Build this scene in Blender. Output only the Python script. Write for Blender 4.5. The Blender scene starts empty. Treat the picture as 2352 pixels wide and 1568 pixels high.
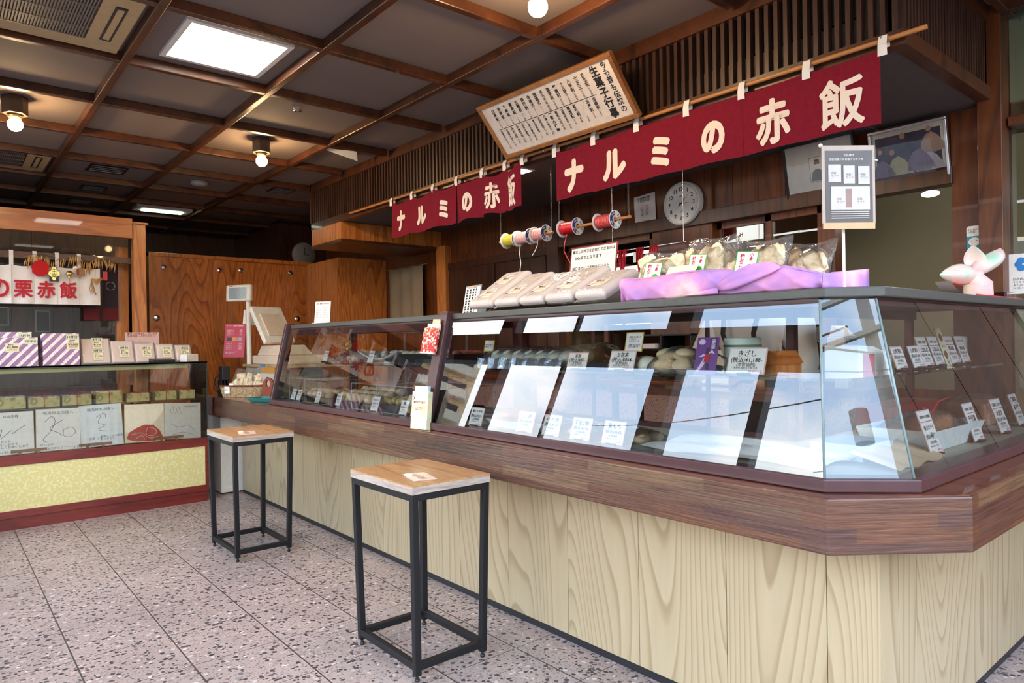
import bpy, bmesh, math, random
from mathutils import Vector, Matrix, Euler
D = bpy.data
SC = bpy.context.scene
COL = SC.collection
R = math.radians
rnd = random.Random(7)

# ---------------------------------------------------------------- camera
cam_data = D.cameras.new('camera')
cam = D.objects.new('camera', cam_data)
COL.objects.link(cam)
cam_data.sensor_width = 36.0
cam_data.lens = 1588.4 / 2352 * 36.0
cam_data.clip_start = 0.02
cam_data.clip_end = 500
YAW, PITCH, ROLL = 0.698387, 0.00018755, -0.0149271
fw = Vector((math.sin(YAW) * math.cos(PITCH), math.cos(YAW) * math.cos(PITCH), math.sin(PITCH)))
rt = fw.cross(Vector((0, 0, 1))).normalized()
up = rt.cross(fw)
rt2 = rt * math.cos(ROLL) + up * math.sin(ROLL)
up2 = up * math.cos(ROLL) - rt * math.sin(ROLL)
cam.matrix_world = Matrix(((rt2.x, up2.x, -fw.x, 0.0), (rt2.y, up2.y, -fw.y, 0.0), (rt2.z, up2.z, -fw.z, 1.2), (0, 0, 0, 1)))
SC.camera = cam

# ---------------------------------------------------------------- sky, exposure
SKY = 5.8
vs = SC.view_settings
vs.view_transform = 'Standard'
vs.look = 'None'
vs.gamma = 1.0
vs.use_curve_mapping = False
vs.exposure = 0.22
SC.cycles.use_denoising = True
SC.cycles.max_bounces = 10
SC.cycles.diffuse_bounces = 4
SC.cycles.glossy_bounces = 4
SC.cycles.transmission_bounces = 6
SC.cycles.transparent_max_bounces = 24
SC.cycles.sample_clamp_indirect = 6.0
SC.cycles.caustics_reflective = False
SC.cycles.caustics_refractive = False

W = D.worlds.new('sky')
SC.world = W
W.use_nodes = True
wt = W.node_tree
wt.nodes.clear()
w_out = wt.nodes.new('ShaderNodeOutputWorld')
w_bg = wt.nodes.new('ShaderNodeBackground')
w_co = wt.nodes.new('ShaderNodeTexCoord')
w_sep = wt.nodes.new('ShaderNodeSeparateXYZ')
w_ramp = wt.nodes.new('ShaderNodeValToRGB')
w_noise = wt.nodes.new('ShaderNodeTexNoise')
w_nramp = wt.nodes.new('ShaderNodeValToRGB')
w_mix = wt.nodes.new('ShaderNodeMixRGB')
wt.links.new(w_co.outputs['Generated'], w_sep.inputs[0])
wt.links.new(w_sep.outputs['Z'], w_ramp.inputs[0])
wt.links.new(w_co.outputs['Generated'], w_noise.inputs['Vector'])
wt.links.new(w_noise.outputs['Fac'], w_nramp.inputs[0])
wt.links.new(w_nramp.outputs[0], w_mix.inputs[0])
wt.links.new(w_ramp.outputs[0], w_mix.inputs[1])
wt.links.new(w_mix.outputs[0], w_bg.inputs[0])
wt.links.new(w_bg.outputs[0], w_out.inputs[0])
w_mix.inputs[2].default_value = (1.5, 1.47, 1.42, 1)
w_noise.inputs['Scale'].default_value = 3.2
w_noise.inputs['Detail'].default_value = 5
w_noise.inputs['Roughness'].default_value = 0.5
w_nramp.color_ramp.elements[0].position = 0.50
w_nramp.color_ramp.elements[0].color = (0, 0, 0, 1)
w_nramp.color_ramp.elements[1].position = 0.66
w_nramp.color_ramp.elements[1].color = (1, 1, 1, 1)
er = w_ramp.color_ramp.elements
er[0].position = 0.0
er[0].color = (0.80, 0.68, 0.56, 1)
er[1].position = 1.0
er[1].color = (0.36, 0.52, 0.88, 1)
e = er.new(0.10); e.color = (1.12, 1.0, 0.84, 1)
e = er.new(0.24); e.color = (0.66, 0.86, 1.12, 1)
e = er.new(0.5); e.color = (0.5, 0.74, 1.1, 1)
w_bg.inputs[1].default_value = SKY

# ---------------------------------------------------------------- mesh helpers
class MB:
    """collects shapes, built as ONE mesh object"""
    def __init__(self, M=None):
        self.v = []; self.f = []; self.mi = []; self.sm = []
        self.M = M or Matrix.Identity(4)
        self.cur = 0; self.smooth = False
    def _add(self, vs, fs):
        o = len(self.v)
        self.v += [tuple(self.M @ Vector(p)) for p in vs]
        for f in fs:
            self.f.append(tuple(i + o for i in f)); self.mi.append(self.cur); self.sm.append(self.smooth)
    def box(self, x0, y0, z0, x1, y1, z1):
        if x0 > x1: x0, x1 = x1, x0
        if y0 > y1: y0, y1 = y1, y0
        if z0 > z1: z0, z1 = z1, z0
        self._add([(x0, y0, z0), (x1, y0, z0), (x1, y1, z0), (x0, y1, z0), (x0, y0, z1), (x1, y0, z1), (x1, y1, z1), (x0, y1, z1)],
                  [(0, 3, 2, 1), (4, 5, 6, 7), (0, 1, 5, 4), (1, 2, 6, 5), (2, 3, 7, 6), (3, 0, 4, 7)])
        return self
    def cbox(self, c, sx, sy, sz):
        return self.box(c[0] - sx / 2, c[1] - sy / 2, c[2] - sz / 2, c[0] + sx / 2, c[1] + sy / 2, c[2] + sz / 2)
    def loft(self, rings, cap=True, closed=True):
        n = len(rings[0]); vs = [p for r in rings for p in r]; fs = []
        for k in range(len(rings) - 1):
            for i in range(n if closed else n - 1):
                j = (i + 1) % n
                fs.append((k * n + i, k * n + j, (k + 1) * n + j, (k + 1) * n + i))
        if cap:
            fs.append(tuple(reversed(range(n)))); fs.append(tuple((len(rings) - 1) * n + i for i in range(n)))
        self._add(vs, fs); return self
    def prism(self, poly, z0, z1):
        return self.loft([[(x, y, z0) for x, y in poly], [(x, y, z1) for x, y in poly]])
    def prism_y(self, poly, y0, y1):
        return self.loft([[(x, y0, z) for x, z in poly], [(x, y1, z) for x, z in poly]])
    def prism_x(self, poly, x0, x1):
        return self.loft([[(x0, y, z) for y, z in poly], [(x1, y, z) for y, z in poly]])
    def cyl(self, p0, p1, r0, r1=None, n=16, cap=True):
        r1 = r0 if r1 is None else r1
        p0 = Vector(p0); p1 = Vector(p1); d = (p1 - p0).normalized()
        a = d.orthogonal().normalized(); b = d.cross(a)
        s = self.smooth; self.smooth = True
        rings = [[tuple(p + (a * math.cos(t) + b * math.sin(t)) * r) for t in [2 * math.pi * i / n for i in range(n)]] for p, r in ((p0, r0), (p1, r1))]
        self.loft(rings, cap=False)
        self.smooth = s
        if cap:
            self._add(rings[0], [tuple(reversed(range(n)))]); self._add(rings[1], [tuple(range(n))])
        return self
    def tube(self, pts, r, n=8, cap=True):
        pts = [Vector(p) for p in pts]; rs = r if isinstance(r, (list, tuple)) else [r] * len(pts)
        rings = []; a = None
        for i, p in enumerate(pts):
            d = (pts[min(i + 1, len(pts) - 1)] - pts[max(i - 1, 0)]).normalized()
            if a is None: a = d.orthogonal().normalized()
            a = (a - d * a.dot(d)).normalized(); b = d.cross(a)
            rings.append([tuple(p + (a * math.cos(t) + b * math.sin(t)) * rs[i]) for t in [2 * math.pi * k / n for k in range(n)]])
        s = self.smooth; self.smooth = True
        self.loft(rings, cap=cap); self.smooth = s
        return self
    def lathe(self, prof, c=(0, 0, 0), n=24, axis='Z', a0=0, cap=False):
        s = self.smooth; self.smooth = True
        def P(r, z, t):
            x, y = r * math.cos(t), r * math.sin(t)
            if axis == 'Z': q = (x, y, z)
            elif axis == 'X': q = (z, x, y)
            else: q = (y, z, x)
            return (q[0] + c[0], q[1] + c[1], q[2] + c[2])
        self.loft([[P(r, z, a0 + 2 * math.pi * i / n) for i in range(n)] for r, z in prof], cap=cap)
        self.smooth = s; return self
    def ball(self, c, rx, ry=None, rz=None, n=16, m=10, top=False):
        ry = rx if ry is None else ry; rz = rx if rz is None else rz
        s = self.smooth; self.smooth = True
        rings = []
        for k in range(1, m):
            ph = -math.pi / 2 + math.pi * k / m
            if top: ph = math.pi / 2 * (k - 1) / (m - 1)
            rings.append([(c[0] + rx * math.cos(ph) * math.cos(2 * math.pi * i / n), c[1] + ry * math.cos(ph) * math.sin(2 * math.pi * i / n), c[2] + rz * math.sin(ph)) for i in range(n)])
        o = [(c[0], c[1], c[2] + (0 if top else -rz)), (c[0], c[1], c[2] + rz)]
        vs = [p for r in rings for p in r] + o; fs = []
        K = len(rings)
        for k in range(K - 1):
            for i in range(n):
                j = (i + 1) % n; fs.append((k * n + i, k * n + j, (k + 1) * n + j, (k + 1) * n + i))
        for i in range(n):
            j = (i + 1) % n
            fs.append((K * n, j, i)); fs.append((K * n + 1, (K - 1) * n + i, (K - 1) * n + j))
        self._add(vs, fs); self.smooth = s; return self
    def grid(self, fn, nu, nv, smooth=True, flip=False):
        vs = [fn(i / nu, j / nv) for j in range(nv + 1) for i in range(nu + 1)]
        fs = []
        for j in range(nv):
            for i in range(nu):
                a = j * (nu + 1) + i; q = (a, a + 1, a + nu + 2, a + nu + 1)
                fs.append(tuple(reversed(q)) if flip else q)
        s = self.smooth; self.smooth = smooth
        self._add(vs, fs); self.smooth = s; return self
    def quad(self, a, b, c, d):
        self._add([a, b, c, d], [(0, 1, 2, 3)]); return self
    def raw(self, vs, fs):
        self._add(vs, fs); return self
    def build(self, name, mats, parent=None, bevel=0, seg=2, solid=0, sub=0):
        me = D.meshes.new(name)
        me.from_pydata(self.v, [], self.f)
        for m in (mats if isinstance(mats, (list, tuple)) else [mats]): me.materials.append(m)
        me.polygons.foreach_set('material_index', self.mi)
        me.polygons.foreach_set('use_smooth', self.sm)
        me.update()
        o = D.objects.new(name, me); COL.objects.link(o)
        if parent is not None:
            o.parent = parent
            o.matrix_parent_inverse = Matrix.Identity(4)
            # meshes are written in world space: bring them to the parent's space
            inv = PW[parent.name].inverted()
            me.transform(inv)
            PW[o.name] = PW[parent.name]
        else:
            PW[o.name] = Matrix.Identity(4)
        if solid:
            md = o.modifiers.new('solid', 'SOLIDIFY'); md.thickness = solid; md.offset = 0
        if bevel:
            md = o.modifiers.new('bevel', 'BEVEL'); md.width = bevel; md.segments = seg; md.limit_method = 'ANGLE'; md.angle_limit = R(40)
        if sub:
            md = o.modifiers.new('sub', 'SUBSURF'); md.levels = sub; md.render_levels = sub
        return o
PW = {}     # world matrix of each thing, so parts can be written in world coordinates

def tag(o, label=None, cat=None, group=None, kind=None):
    if label: o['label'] = label
    if cat: o['category'] = cat
    if group: o['group'] = group
    if kind: o['kind'] = kind
    return o
def thing(name, label, cat, loc=(0, 0, 0), group=None, M=None):
    o = D.objects.new(name, None); COL.objects.link(o)
    o.empty_display_size = 0.05
    m = M if M is not None else Matrix.Translation(Vector(loc))
    o.matrix_world = m
    PW[o.name] = m.copy()
    return tag(o, label, cat, group)
def struct(name, mb, mats, **k):
    return tag(mb.build(name, mats, **k), kind='structure')
def frame(o, x, z):
    """matrix with local X along x, local Z along z (re-squared), origin o"""
    x = Vector(x).normalized(); z = Vector(z); z = (z - x * z.dot(x)).normalized(); y = z.cross(x)
    return Matrix(((x.x, y.x, z.x, o[0]), (x.y, y.y, z.y, o[1]), (x.z, y.z, z.z, o[2]), (0, 0, 0, 1)))
def T(x, y, z): return Matrix.Translation((x, y, z))
def RZ(a): return Matrix.Rotation(a, 4, 'Z')
def RX(a): return Matrix.Rotation(a, 4, 'X')
def RY(a): return Matrix.Rotation(a, 4, 'Y')
def copy_thing(root, M, label=None, group=None):
    r = root.copy(); COL.objects.link(r); r.matrix_world = M
    if label: r['label'] = label
    if group: r['group'] = group
    for ch in root.children:
        c = ch.copy(); COL.objects.link(c); c.parent = r
        for g in ch.children:
            d = g.copy(); COL.objects.link(d); d.parent = c
    return r

# ---------------------------------------------------------------- lettering
_tc = {}
def glyphs(body, bold=0.0, res=3, vert=False, lead=1.0):
    """text outline as a mesh in units of the character size, centred on the origin"""
    k = (body, bold, res, vert, lead)
    if k in _tc: return _tc[k]
    cu = D.curves.new('t', 'FONT')
    cu.body = '\n'.join(body) if vert else body
    cu.size = 1.0; cu.resolution_u = res; cu.offset = bold; cu.space_line = lead
    cu.align_x = 'CENTER' if vert else 'LEFT'
    ob = D.objects.new('t', cu)
    me = ob.to_mesh()
    vs = [tuple(v.co) for v in me.vertices]; fs = [tuple(p.vertices) for p in me.polygons]
    ob.to_mesh_clear(); D.objects.remove(ob); D.curves.remove(cu)
    if vs:
        x0 = min(v[0] for v in vs); x1 = max(v[0] for v in vs); y0 = min(v[1] for v in vs); y1 = max(v[1] for v in vs)
        vs = [(v[0] - (x0 + x1) / 2, v[1] - (y0 + y1) / 2, 0) for v in vs]
        _tc[k] = (vs, fs, x1 - x0, y1 - y0)
    else:
        _tc[k] = ([], [], 0, 0)
    return _tc[k]
def put_text(mb, body, x, y, h=None, w=None, bold=0.0, res=3, vert=False, lead=1.0, align='C', shear=0, size=None, rot=0, thick=0):
    """lay text on the local XY plane of mb.M; h / w = full height / width of the block (fit), or size = character size"""
    vs, fs, tw, th = glyphs(body, bold, res, vert, lead)
    if not vs: return
    if size: sx = sy = size
    elif h and w: sx = w / tw; sy = h / th
    elif h: sx = sy = h / th
    else: sx = sy = w / tw
    ox = 0 if align == 'C' else (tw * sx / 2 if align == 'L' else -tw * sx / 2)
    c, s = math.cos(rot), math.sin(rot)
    if thick:      # brush-like fat strokes: the outline repeated around a small circle
        for k in range(8):
            dx, dy = thick * math.cos(k * math.pi / 4), thick * math.sin(k * math.pi / 4)
            mb._add([(x + ox + (v[0] + dx) * sx, y + (v[1] + dy) * sy, k * 5e-5) for v in vs], fs)
    mb._add([(x + ox + (v[0] * c - v[1] * s) * sx + shear * v[1] * sy, y + (v[0] * s + v[1] * c) * sy, 5e-4 if thick else 0) for v in vs], fs)

# ---------------------------------------------------------------- materials
def nt(name):
    m = D.materials.new(name); m.use_nodes = True
    t = m.node_tree; t.nodes.clear()
    o = t.nodes.new('ShaderNodeOutputMaterial')
    return m, t, o
def N(t, kind, **kw):
    n = t.nodes.new('ShaderNode' + kind)
    for k, v in kw.items():
        if k.startswith('i_'): n.inputs[k[2:].replace('_', ' ')].default_value = v
        else: setattr(n, k, v)
    return n
def ramp(t, fac, stops, interp='LINEAR'):
    r = N(t, 'ValToRGB'); r.color_ramp.interpolation = interp
    es = r.color_ramp.elements
    while len(es) > 1: es.remove(es[-1])
    es[0].position = stops[0][0]; es[0].color = (*stops[0][1], 1)
    for p, c in stops[1:]:
        q = es.new(p); q.color = (*c, 1)
    if fac is not None: t.links.new(fac, r.inputs[0])
    return r
def srgb(r, g, b):
    f = lambda c: (c / 255 / 12.92) if c / 255 <= 0.04045 else ((c / 255 + 0.055) / 1.055) ** 2.4
    return (f(r), f(g), f(b))
def principled(t, o, col, rough=0.5, metal=0.0, coat=0.0, spec=0.5):
    b = N(t, 'BsdfPrincipled')
    if isinstance(col, tuple): b.inputs['Base Color'].default_value = (*col, 1)
    else: t.links.new(col, b.inputs['Base Color'])
    b.inputs['Roughness'].default_value = rough
    b.inputs['Metallic'].default_value = metal
    b.inputs['Coat Weight'].default_value = coat
    b.inputs['Specular IOR Level'].default_value = spec
    t.links.new(b.outputs[0], o.inputs[0])
    return b
def flat(name, col, rough=0.5, metal=0.0, coat=0.0, var=0.06, scale=30, spec=0.5, bump=0.0):
    m, t, o = nt(name)
    co = N(t, 'TexCoord'); n = N(t, 'TexNoise', i_Scale=scale, i_Detail=3.0)
    t.links.new(co.outputs['Object'], n.inputs['Vector'])
    a = tuple(max(0, c * (1 - var)) for c in col); b_ = tuple(min(1, c * (1 + var)) for c in col)
    r = ramp(t, n.outputs['Fac'], [(0.3, a), (0.7, b_)])
    b = principled(t, o, r.outputs[0], rough, metal, coat, spec)
    if bump:
        bp = N(t, 'Bump', i_Strength=bump, i_Distance=0.002)
        t.links.new(n.outputs['Fac'], bp.inputs['Height']); t.links.new(bp.outputs[0], b.inputs['Normal'])
    return m
def wood(name, c0, c1, dark, stretch=(14, 14, 1.2), rings=9, rough=0.4, coat=0.0, rand=0.0, fine=0.35):
    """contour-line wood grain running along the short-scaled axis"""
    m, t, o = nt(name)
    co = N(t, 'TexCoord'); mp = N(t, 'Mapping'); mp.inputs['Scale'].default_value = stretch
    if rand:
        g = N(t, 'NewGeometry')
        vm = N(t, 'VectorMath', operation='SCALE'); vm.inputs[0].default_value = (7.3, 3.1, 11.7)
        t.links.new(g.outputs['Random Per Island'], vm.inputs['Scale'])
        ad = N(t, 'VectorMath', operation='ADD')
        t.links.new(co.outputs['Object'], ad.inputs[0]); t.links.new(vm.outputs[0], ad.inputs[1])
        t.links.new(ad.outputs[0], mp.inputs['Vector'])
    else:
        t.links.new(co.outputs['Object'], mp.inputs['Vector'])
    n = N(t, 'TexNoise', i_Scale=0.55, i_Detail=1.0, i_Roughness=0.4)
    t.links.new(mp.outputs[0], n.inputs['Vector'])
    mu = N(t, 'Math', operation='MULTIPLY'); mu.inputs[1].default_value = rings
    t.links.new(n.outputs['Fac'], mu.inputs[0])
    fr = N(t, 'Math', operation='FRACT'); t.links.new(mu.outputs[0], fr.inputs[0])
    r = ramp(t, fr.outputs[0], [(0.0, c0), (0.66, c1), (0.88, dark), (0.93, dark), (1.0, c0)])
    n2 = N(t, 'TexNoise', i_Scale=9.0, i_Detail=3.0)
    t.links.new(mp.outputs[0], n2.inputs['Vector'])
    r2 = ramp(t, n2.outputs['Fac'], [(0.3, (1 - fine,) * 3), (0.7, (1, 1, 1))])
    mx = N(t, 'MixRGB', blend_type='MULTIPLY'); mx.inputs[0].default_value = 1
    t.links.new(r.outputs[0], mx.inputs[1]); t.links.new(r2.outputs[0], mx.inputs[2])
    last = mx.outputs[0]
    if rand:
        r3 = N(t, 'MapRange'); r3.inputs['To Min'].default_value = 1 - rand; r3.inputs['To Max'].default_value = 1 + rand * 0.3
        t.links.new(g.outputs['Random Per Island'], r3.inputs['Value'])
        m3 = N(t, 'VectorMath', operation='SCALE')
        t.links.new(last, m3.inputs[0]); t.links.new(r3.outputs[0], m3.inputs['Scale'])
        last = m3.outputs[0]
    b = principled(t, o, last, rough, 0, coat)
    bp = N(t, 'Bump', i_Strength=0.12, i_Distance=0.001)
    t.links.new(n2.outputs['Fac'], bp.inputs['Height']); t.links.new(bp.outputs[0], b.inputs['Normal'])
    return m
def glass(name, tint=(0.93, 0.97, 0.95), ior=1.5, rough=0.0):
    """thin clear sheet: mirror by Fresnel over a lightly tinted see-through"""
    m, t, o = nt(name)
    fr = N(t, 'Fresnel', i_IOR=ior)
    tr = N(t, 'BsdfTransparent'); tr.inputs[0].default_value = (*tint, 1)
    gl = N(t, 'BsdfGlossy', i_Roughness=rough); gl.inputs[0].default_value = (1, 1, 1, 1)
    mx = N(t, 'MixShader')
    t.links.new(fr.outputs[0], mx.inputs[0]); t.links.new(tr.outputs[0], mx.inputs[1]); t.links.new(gl.outputs[0], mx.inputs[2])
    t.links.new(mx.outputs[0], o.inputs[0])
    return m
def film(name, tint=(0.95, 0.93, 0.92), haze=0.12, hazecol=(0.9, 0.85, 0.82), crinkle=40, strength=0.6, ior=1.5):
    """crinkled clear wrapping: see-through, a little milky, sharp glints"""
    m, t, o = nt(name)
    co = N(t, 'TexCoord'); n = N(t, 'TexNoise', i_Scale=crinkle, i_Detail=2.0)
    t.links.new(co.outputs['Object'], n.inputs['Vector'])
    bp = N(t, 'Bump', i_Strength=strength, i_Distance=0.01)
    t.links.new(n.outputs['Fac'], bp.inputs['Height'])
    fr = N(t, 'Fresnel', i_IOR=ior); t.links.new(bp.outputs[0], fr.inputs['Normal'])
    tr = N(t, 'BsdfTransparent'); tr.inputs[0].default_value = (*tint, 1)
    df = N(t, 'BsdfDiffuse'); df.inputs[0].default_value = (*hazecol, 1)
    gl = N(t, 'BsdfGlossy', i_Roughness=0.06); t.links.new(bp.outputs[0], gl.inputs['Normal'])
    m1 = N(t, 'MixShader'); m1.inputs[0].default_value = haze
    t.links.new(tr.outputs[0], m1.inputs[1]); t.links.new(df.outputs[0], m1.inputs[2])
    m2 = N(t, 'MixShader')
    t.links.new(fr.outputs[0], m2.inputs[0]); t.links.new(m1.outputs[0], m2.inputs[1]); t.links.new(gl.outputs[0], m2.inputs[2])
    t.links.new(m2.outputs[0], o.inputs[0])
    return m
def emit(name, col, s):
    m, t, o = nt(name)
    e_ = N(t, 'Emission'); e_.inputs[0].default_value = (*col, 1); e_.inputs[1].default_value = s
    t.links.new(e_.outputs[0], o.inputs[0]); return m
def blotch(name, cols, scale, rough=0.6, sharp=False, coat=0.0, vor=False):
    m, t, o = nt(name)
    co = N(t, 'TexCoord')
    if vor:
        n = N(t, 'TexVoronoi', i_Scale=scale); src_ = n.outputs['Color']
    else:
        n = N(t, 'TexNoise', i_Scale=scale, i_Detail=4.0); src_ = n.outputs['Fac']
    t.links.new(co.outputs['Object'], n.inputs['Vector'])
    r = ramp(t, src_, cols, 'CONSTANT' if sharp else 'LINEAR')
    principled(t, o, r.outputs[0], rough, 0, coat); return m

M = {}
# floor: speckled terrazzo tiles with thin joints
def floor_mat():
    m, t, o = nt('terrazzo')
    co = N(t, 'TexCoord')
    v = N(t, 'TexVoronoi', i_Scale=62.0); t.links.new(co.outputs['Object'], v.inputs['Vector'])
    sx = N(t, 'SeparateColor'); t.links.new(v.outputs['Color'], sx.inputs[0])
    # a chip where a random cell is chosen and the point lies near its middle
    sz = N(t, 'MapRange'); sz.inputs['From Min'].default_value = 0.25; sz.inputs['To Min'].default_value = 0.0; sz.inputs['To Max'].default_value = 0.70
    t.links.new(sx.outputs[0], sz.inputs['Value'])
    lt = N(t, 'Math', operation='LESS_THAN'); t.links.new(v.outputs['Distance'], lt.inputs[0]); t.links.new(sz.outputs[0], lt.inputs[1])
    chip = ramp(t, sx.outputs[1], [(0, srgb(50, 48, 52)), (0.5, srgb(86, 80, 82)), (0.7, srgb(205, 190, 182)), (1, srgb(120, 84, 80))])
    n = N(t, 'TexNoise', i_Scale=2.2, i_Detail=4.0); t.links.new(co.outputs['Object'], n.inputs['Vector'])
    base = ramp(t, n.outputs['Fac'], [(0.3, srgb(156, 138, 130)), (0.7, srgb(178, 158, 148))])
    n2 = N(t, 'TexVoronoi', i_Scale=160.0); t.links.new(co.outputs['Object'], n2.inputs['Vector'])
    sp = N(t, 'SeparateColor'); t.links.new(n2.outputs['Color'], sp.inputs[0])
    sp2 = ramp(t, sp.outputs[0], [(0.0, (0.55, 0.52, 0.53)), (0.3, (1, 1, 1))])
    mb_ = N(t, 'MixRGB', blend_type='MULTIPLY'); mb_.inputs[0].default_value = 1
    t.links.new(base.outputs[0], mb_.inputs[1]); t.links.new(sp2.outputs[0], mb_.inputs[2])
    mx = N(t, 'MixRGB'); t.links.new(lt.outputs[0], mx.inputs[0]); t.links.new(mb_.outputs[0], mx.inputs[1]); t.links.new(chip.outputs[0], mx.inputs[2])
    mp = N(t, 'Mapping'); mp.inputs['Location'].default_value = (-0.407, -3.126, 0)
    t.links.new(co.outputs['Object'], mp.inputs['Vector'])
    s = N(t, 'SeparateXYZ'); t.links.new(mp.outputs[0], s.inputs[0])
    js = []
    for ax, pitch in (('X', 0.3333), ('Y', 0.35)):
        pp = N(t, 'Math', operation='PINGPONG'); pp.inputs[1].default_value = pitch / 2
        t.links.new(s.outputs[ax], pp.inputs[0])
        l = N(t, 'Math', operation='LESS_THAN'); l.inputs[1].default_value = 0.0030 if ax == 'X' else 0.0018
        t.links.new(pp.outputs[0], l.inputs[0]); js.append(l)
    mxx = N(t, 'Math', operation='MAXIMUM'); t.links.new(js[0].outputs[0], mxx.inputs[0]); t.links.new(js[1].outputs[0], mxx.inputs[1])
    fin = N(t, 'MixRGB'); t.links.new(mxx.outputs[0], fin.inputs[0]); t.links.new(mx.outputs[0], fin.inputs[1]); fin.inputs[2].default_value = (*srgb(74, 66, 62), 1)
    principled(t, o, fin.outputs[0], 0.38, 0, 0, 0.4); return m
M['floor'] = floor_mat()
def block_mat():
    """butcher-block edge: staggered strips of brown wood"""
    m, t, o = nt('block_wood')
    co = N(t, 'TexCoord'); s = N(t, 'SeparateXYZ'); t.links.new(co.outputs['Object'], s.inputs[0])
    u = N(t, 'Math', operation='SUBTRACT'); t.links.new(s.outputs['Y'], u.inputs[0]); t.links.new(s.outputs['X'], u.inputs[1])
    cb = N(t, 'CombineXYZ'); t.links.new(u.outputs[0], cb.inputs[0]); t.links.new(s.outputs['Z'], cb.inputs[1])
    br = N(t, 'TexBrick', offset=0.37, squash=1.0)
    br.inputs['Color1'].default_value = (0, 0, 0, 1); br.inputs['Color2'].default_value = (1, 1, 1, 1); br.inputs['Mortar'].default_value = (0.5, 0.5, 0.5, 1)
    br.inputs['Scale'].default_value = 1; br.inputs['Mortar Size'].default_value = 0.0006; br.inputs['Brick Width'].default_value = 0.46; br.inputs['Row Height'].default_value = 0.038
    t.links.new(cb.outputs[0], br.inputs['Vector'])
    col = ramp(t, br.outputs['Color'], [(0, srgb(68, 48, 40)), (0.3, srgb(100, 62, 40)), (0.6, srgb(82, 52, 42)), (1, srgb(108, 80, 56))])
    mp = N(t, 'Mapping'); mp.inputs['Scale'].default_value = (5, 130, 1); t.links.new(cb.outputs[0], mp.inputs['Vector'])
    n = N(t, 'TexNoise', i_Scale=1.0, i_Detail=5.0, i_Roughness=0.6); t.links.new(mp.outputs[0], n.inputs['Vector'])
    r2 = ramp(t, n.outputs['Fac'], [(0.30, (0.45, 0.42, 0.4)), (0.52, (1, 1, 1)), (0.70, (1.3, 1.27, 1.24))])
    mx = N(t, 'MixRGB', blend_type='MULTIPLY'); mx.inputs[0].default_value = 1
    t.links.new(col.outputs[0], mx.inputs[1]); t.links.new(r2.outputs[0], mx.inputs[2])
    b = principled(t, o, mx.outputs[0], 0.32, 0, 0.15)
    bp = N(t, 'Bump', i_Strength=0.7, i_Distance=0.003); t.links.new(n.outputs['Fac'], bp.inputs['Height']); t.links.new(bp.outputs[0], b.inputs['Normal'])
    return m
M['block'] = block_mat()
M['ledge_top'] = wood('ledge_top_wood', srgb(112, 60, 40), srgb(126, 70, 46), srgb(92, 46, 30), (8, 0.8, 8), 7, 0.22, 0.5)
M['panel'] = wood('pale_panel_wood', srgb(178, 160, 128), srgb(174, 155, 121), srgb(156, 135, 102), (4.2, 4.2, 0.55), 38, 0.4, 0.05, 0.05, 0.06)
M['dark_wood'] = wood('dark_brown_wood', srgb(66, 34, 18), srgb(76, 40, 20), srgb(50, 25, 13), (10, 10, 1.0), 8, 0.38, 0.1)
M['beam'] = wood('beam_wood', srgb(84, 46, 26), srgb(94, 53, 30), srgb(66, 36, 20), (3, 3, 3), 6, 0.35, 0.15)
M['orange_wood'] = wood('orange_wood', srgb(222, 140, 70), srgb(214, 132, 62), srgb(186, 106, 46), (9, 9, 0.9), 9, 0.3, 0.2)
M['orange_wood_x'] = wood('orange_wood_level', srgb(206, 122, 58), srgb(198, 112, 50), srgb(176, 96, 40), (0.9, 9, 9), 6, 0.3, 0.2)
M['door_wood'] = wood('sliding_door_wood', srgb(224, 138, 66), srgb(216, 128, 60), srgb(180, 98, 44), (5, 5, 1.0), 26, 0.3, 0.25)
M['board_wood'] = wood('wall_board_wood', srgb(104, 52, 18), srgb(116, 60, 20), srgb(84, 40, 11), (9, 7, 0.7), 10, 0.4, 0.1, 0.2)
M['frame_wood'] = wood('light_frame_wood', srgb(176, 120, 66), srgb(166, 110, 58), srgb(140, 90, 46), (2, 2, 2), 5, 0.4)
M['seat_top'] = wood('stool_seat_wood', srgb(206, 156, 106), srgb(200, 148, 98), srgb(186, 132, 84), (10, 1.0, 10), 6, 0.35)
M['seat_edge'] = wood('stool_edge_wood', srgb(202, 186, 172), srgb(192, 174, 160), srgb(176, 158, 146), (2, 2, 40), 8, 0.5)
M['lattice'] = wood('lattice_wood', srgb(74, 48, 36), srgb(80, 52, 40), srgb(64, 40, 30), (12, 12, 1), 6, 0.4)
M['black_metal'] = flat('black_metal', (0.009, 0.009, 0.010), 0.5, 0.0, 0, 0.06, 30, 0.3)
M['steel'] = flat('steel', (0.62, 0.62, 0.62), 0.25, 1.0)
M['brass'] = flat('brass', (0.75, 0.55, 0.2), 0.3, 1.0)
M['gold'] = flat('gold', (0.95, 0.72, 0.25), 0.22, 1.0)
M['case_paint'] = flat('maroon_brown_paint', srgb(76, 47, 48), 0.35, 0, 0.1, 0.12, 12)
M['slab'] = flat('dark_grey_slab', srgb(76, 76, 71), 0.45, 0, 0, 0.08, 60)
M['glass'] = glass('case_glass')
M['green_glass'] = glass('shelf_glass', (0.80, 0.92, 0.86))
M['acrylic'] = glass('clear_acrylic', (0.96, 0.96, 0.96), 1.49)
M['acryl_edge'] = flat('acrylic_edge', srgb(206, 200, 194), 0.25)
M['ceiling'] = flat('ceiling_paper', srgb(128, 114, 106), 0.8, 0, 0, 0.05, 220, 0.2, 0.4)
M['white'] = flat('white_plastic', srgb(236, 232, 222), 0.4)
M['paper'] = flat('white_paper', srgb(244, 240, 232), 0.7, 0, 0, 0.02, 60)
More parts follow.
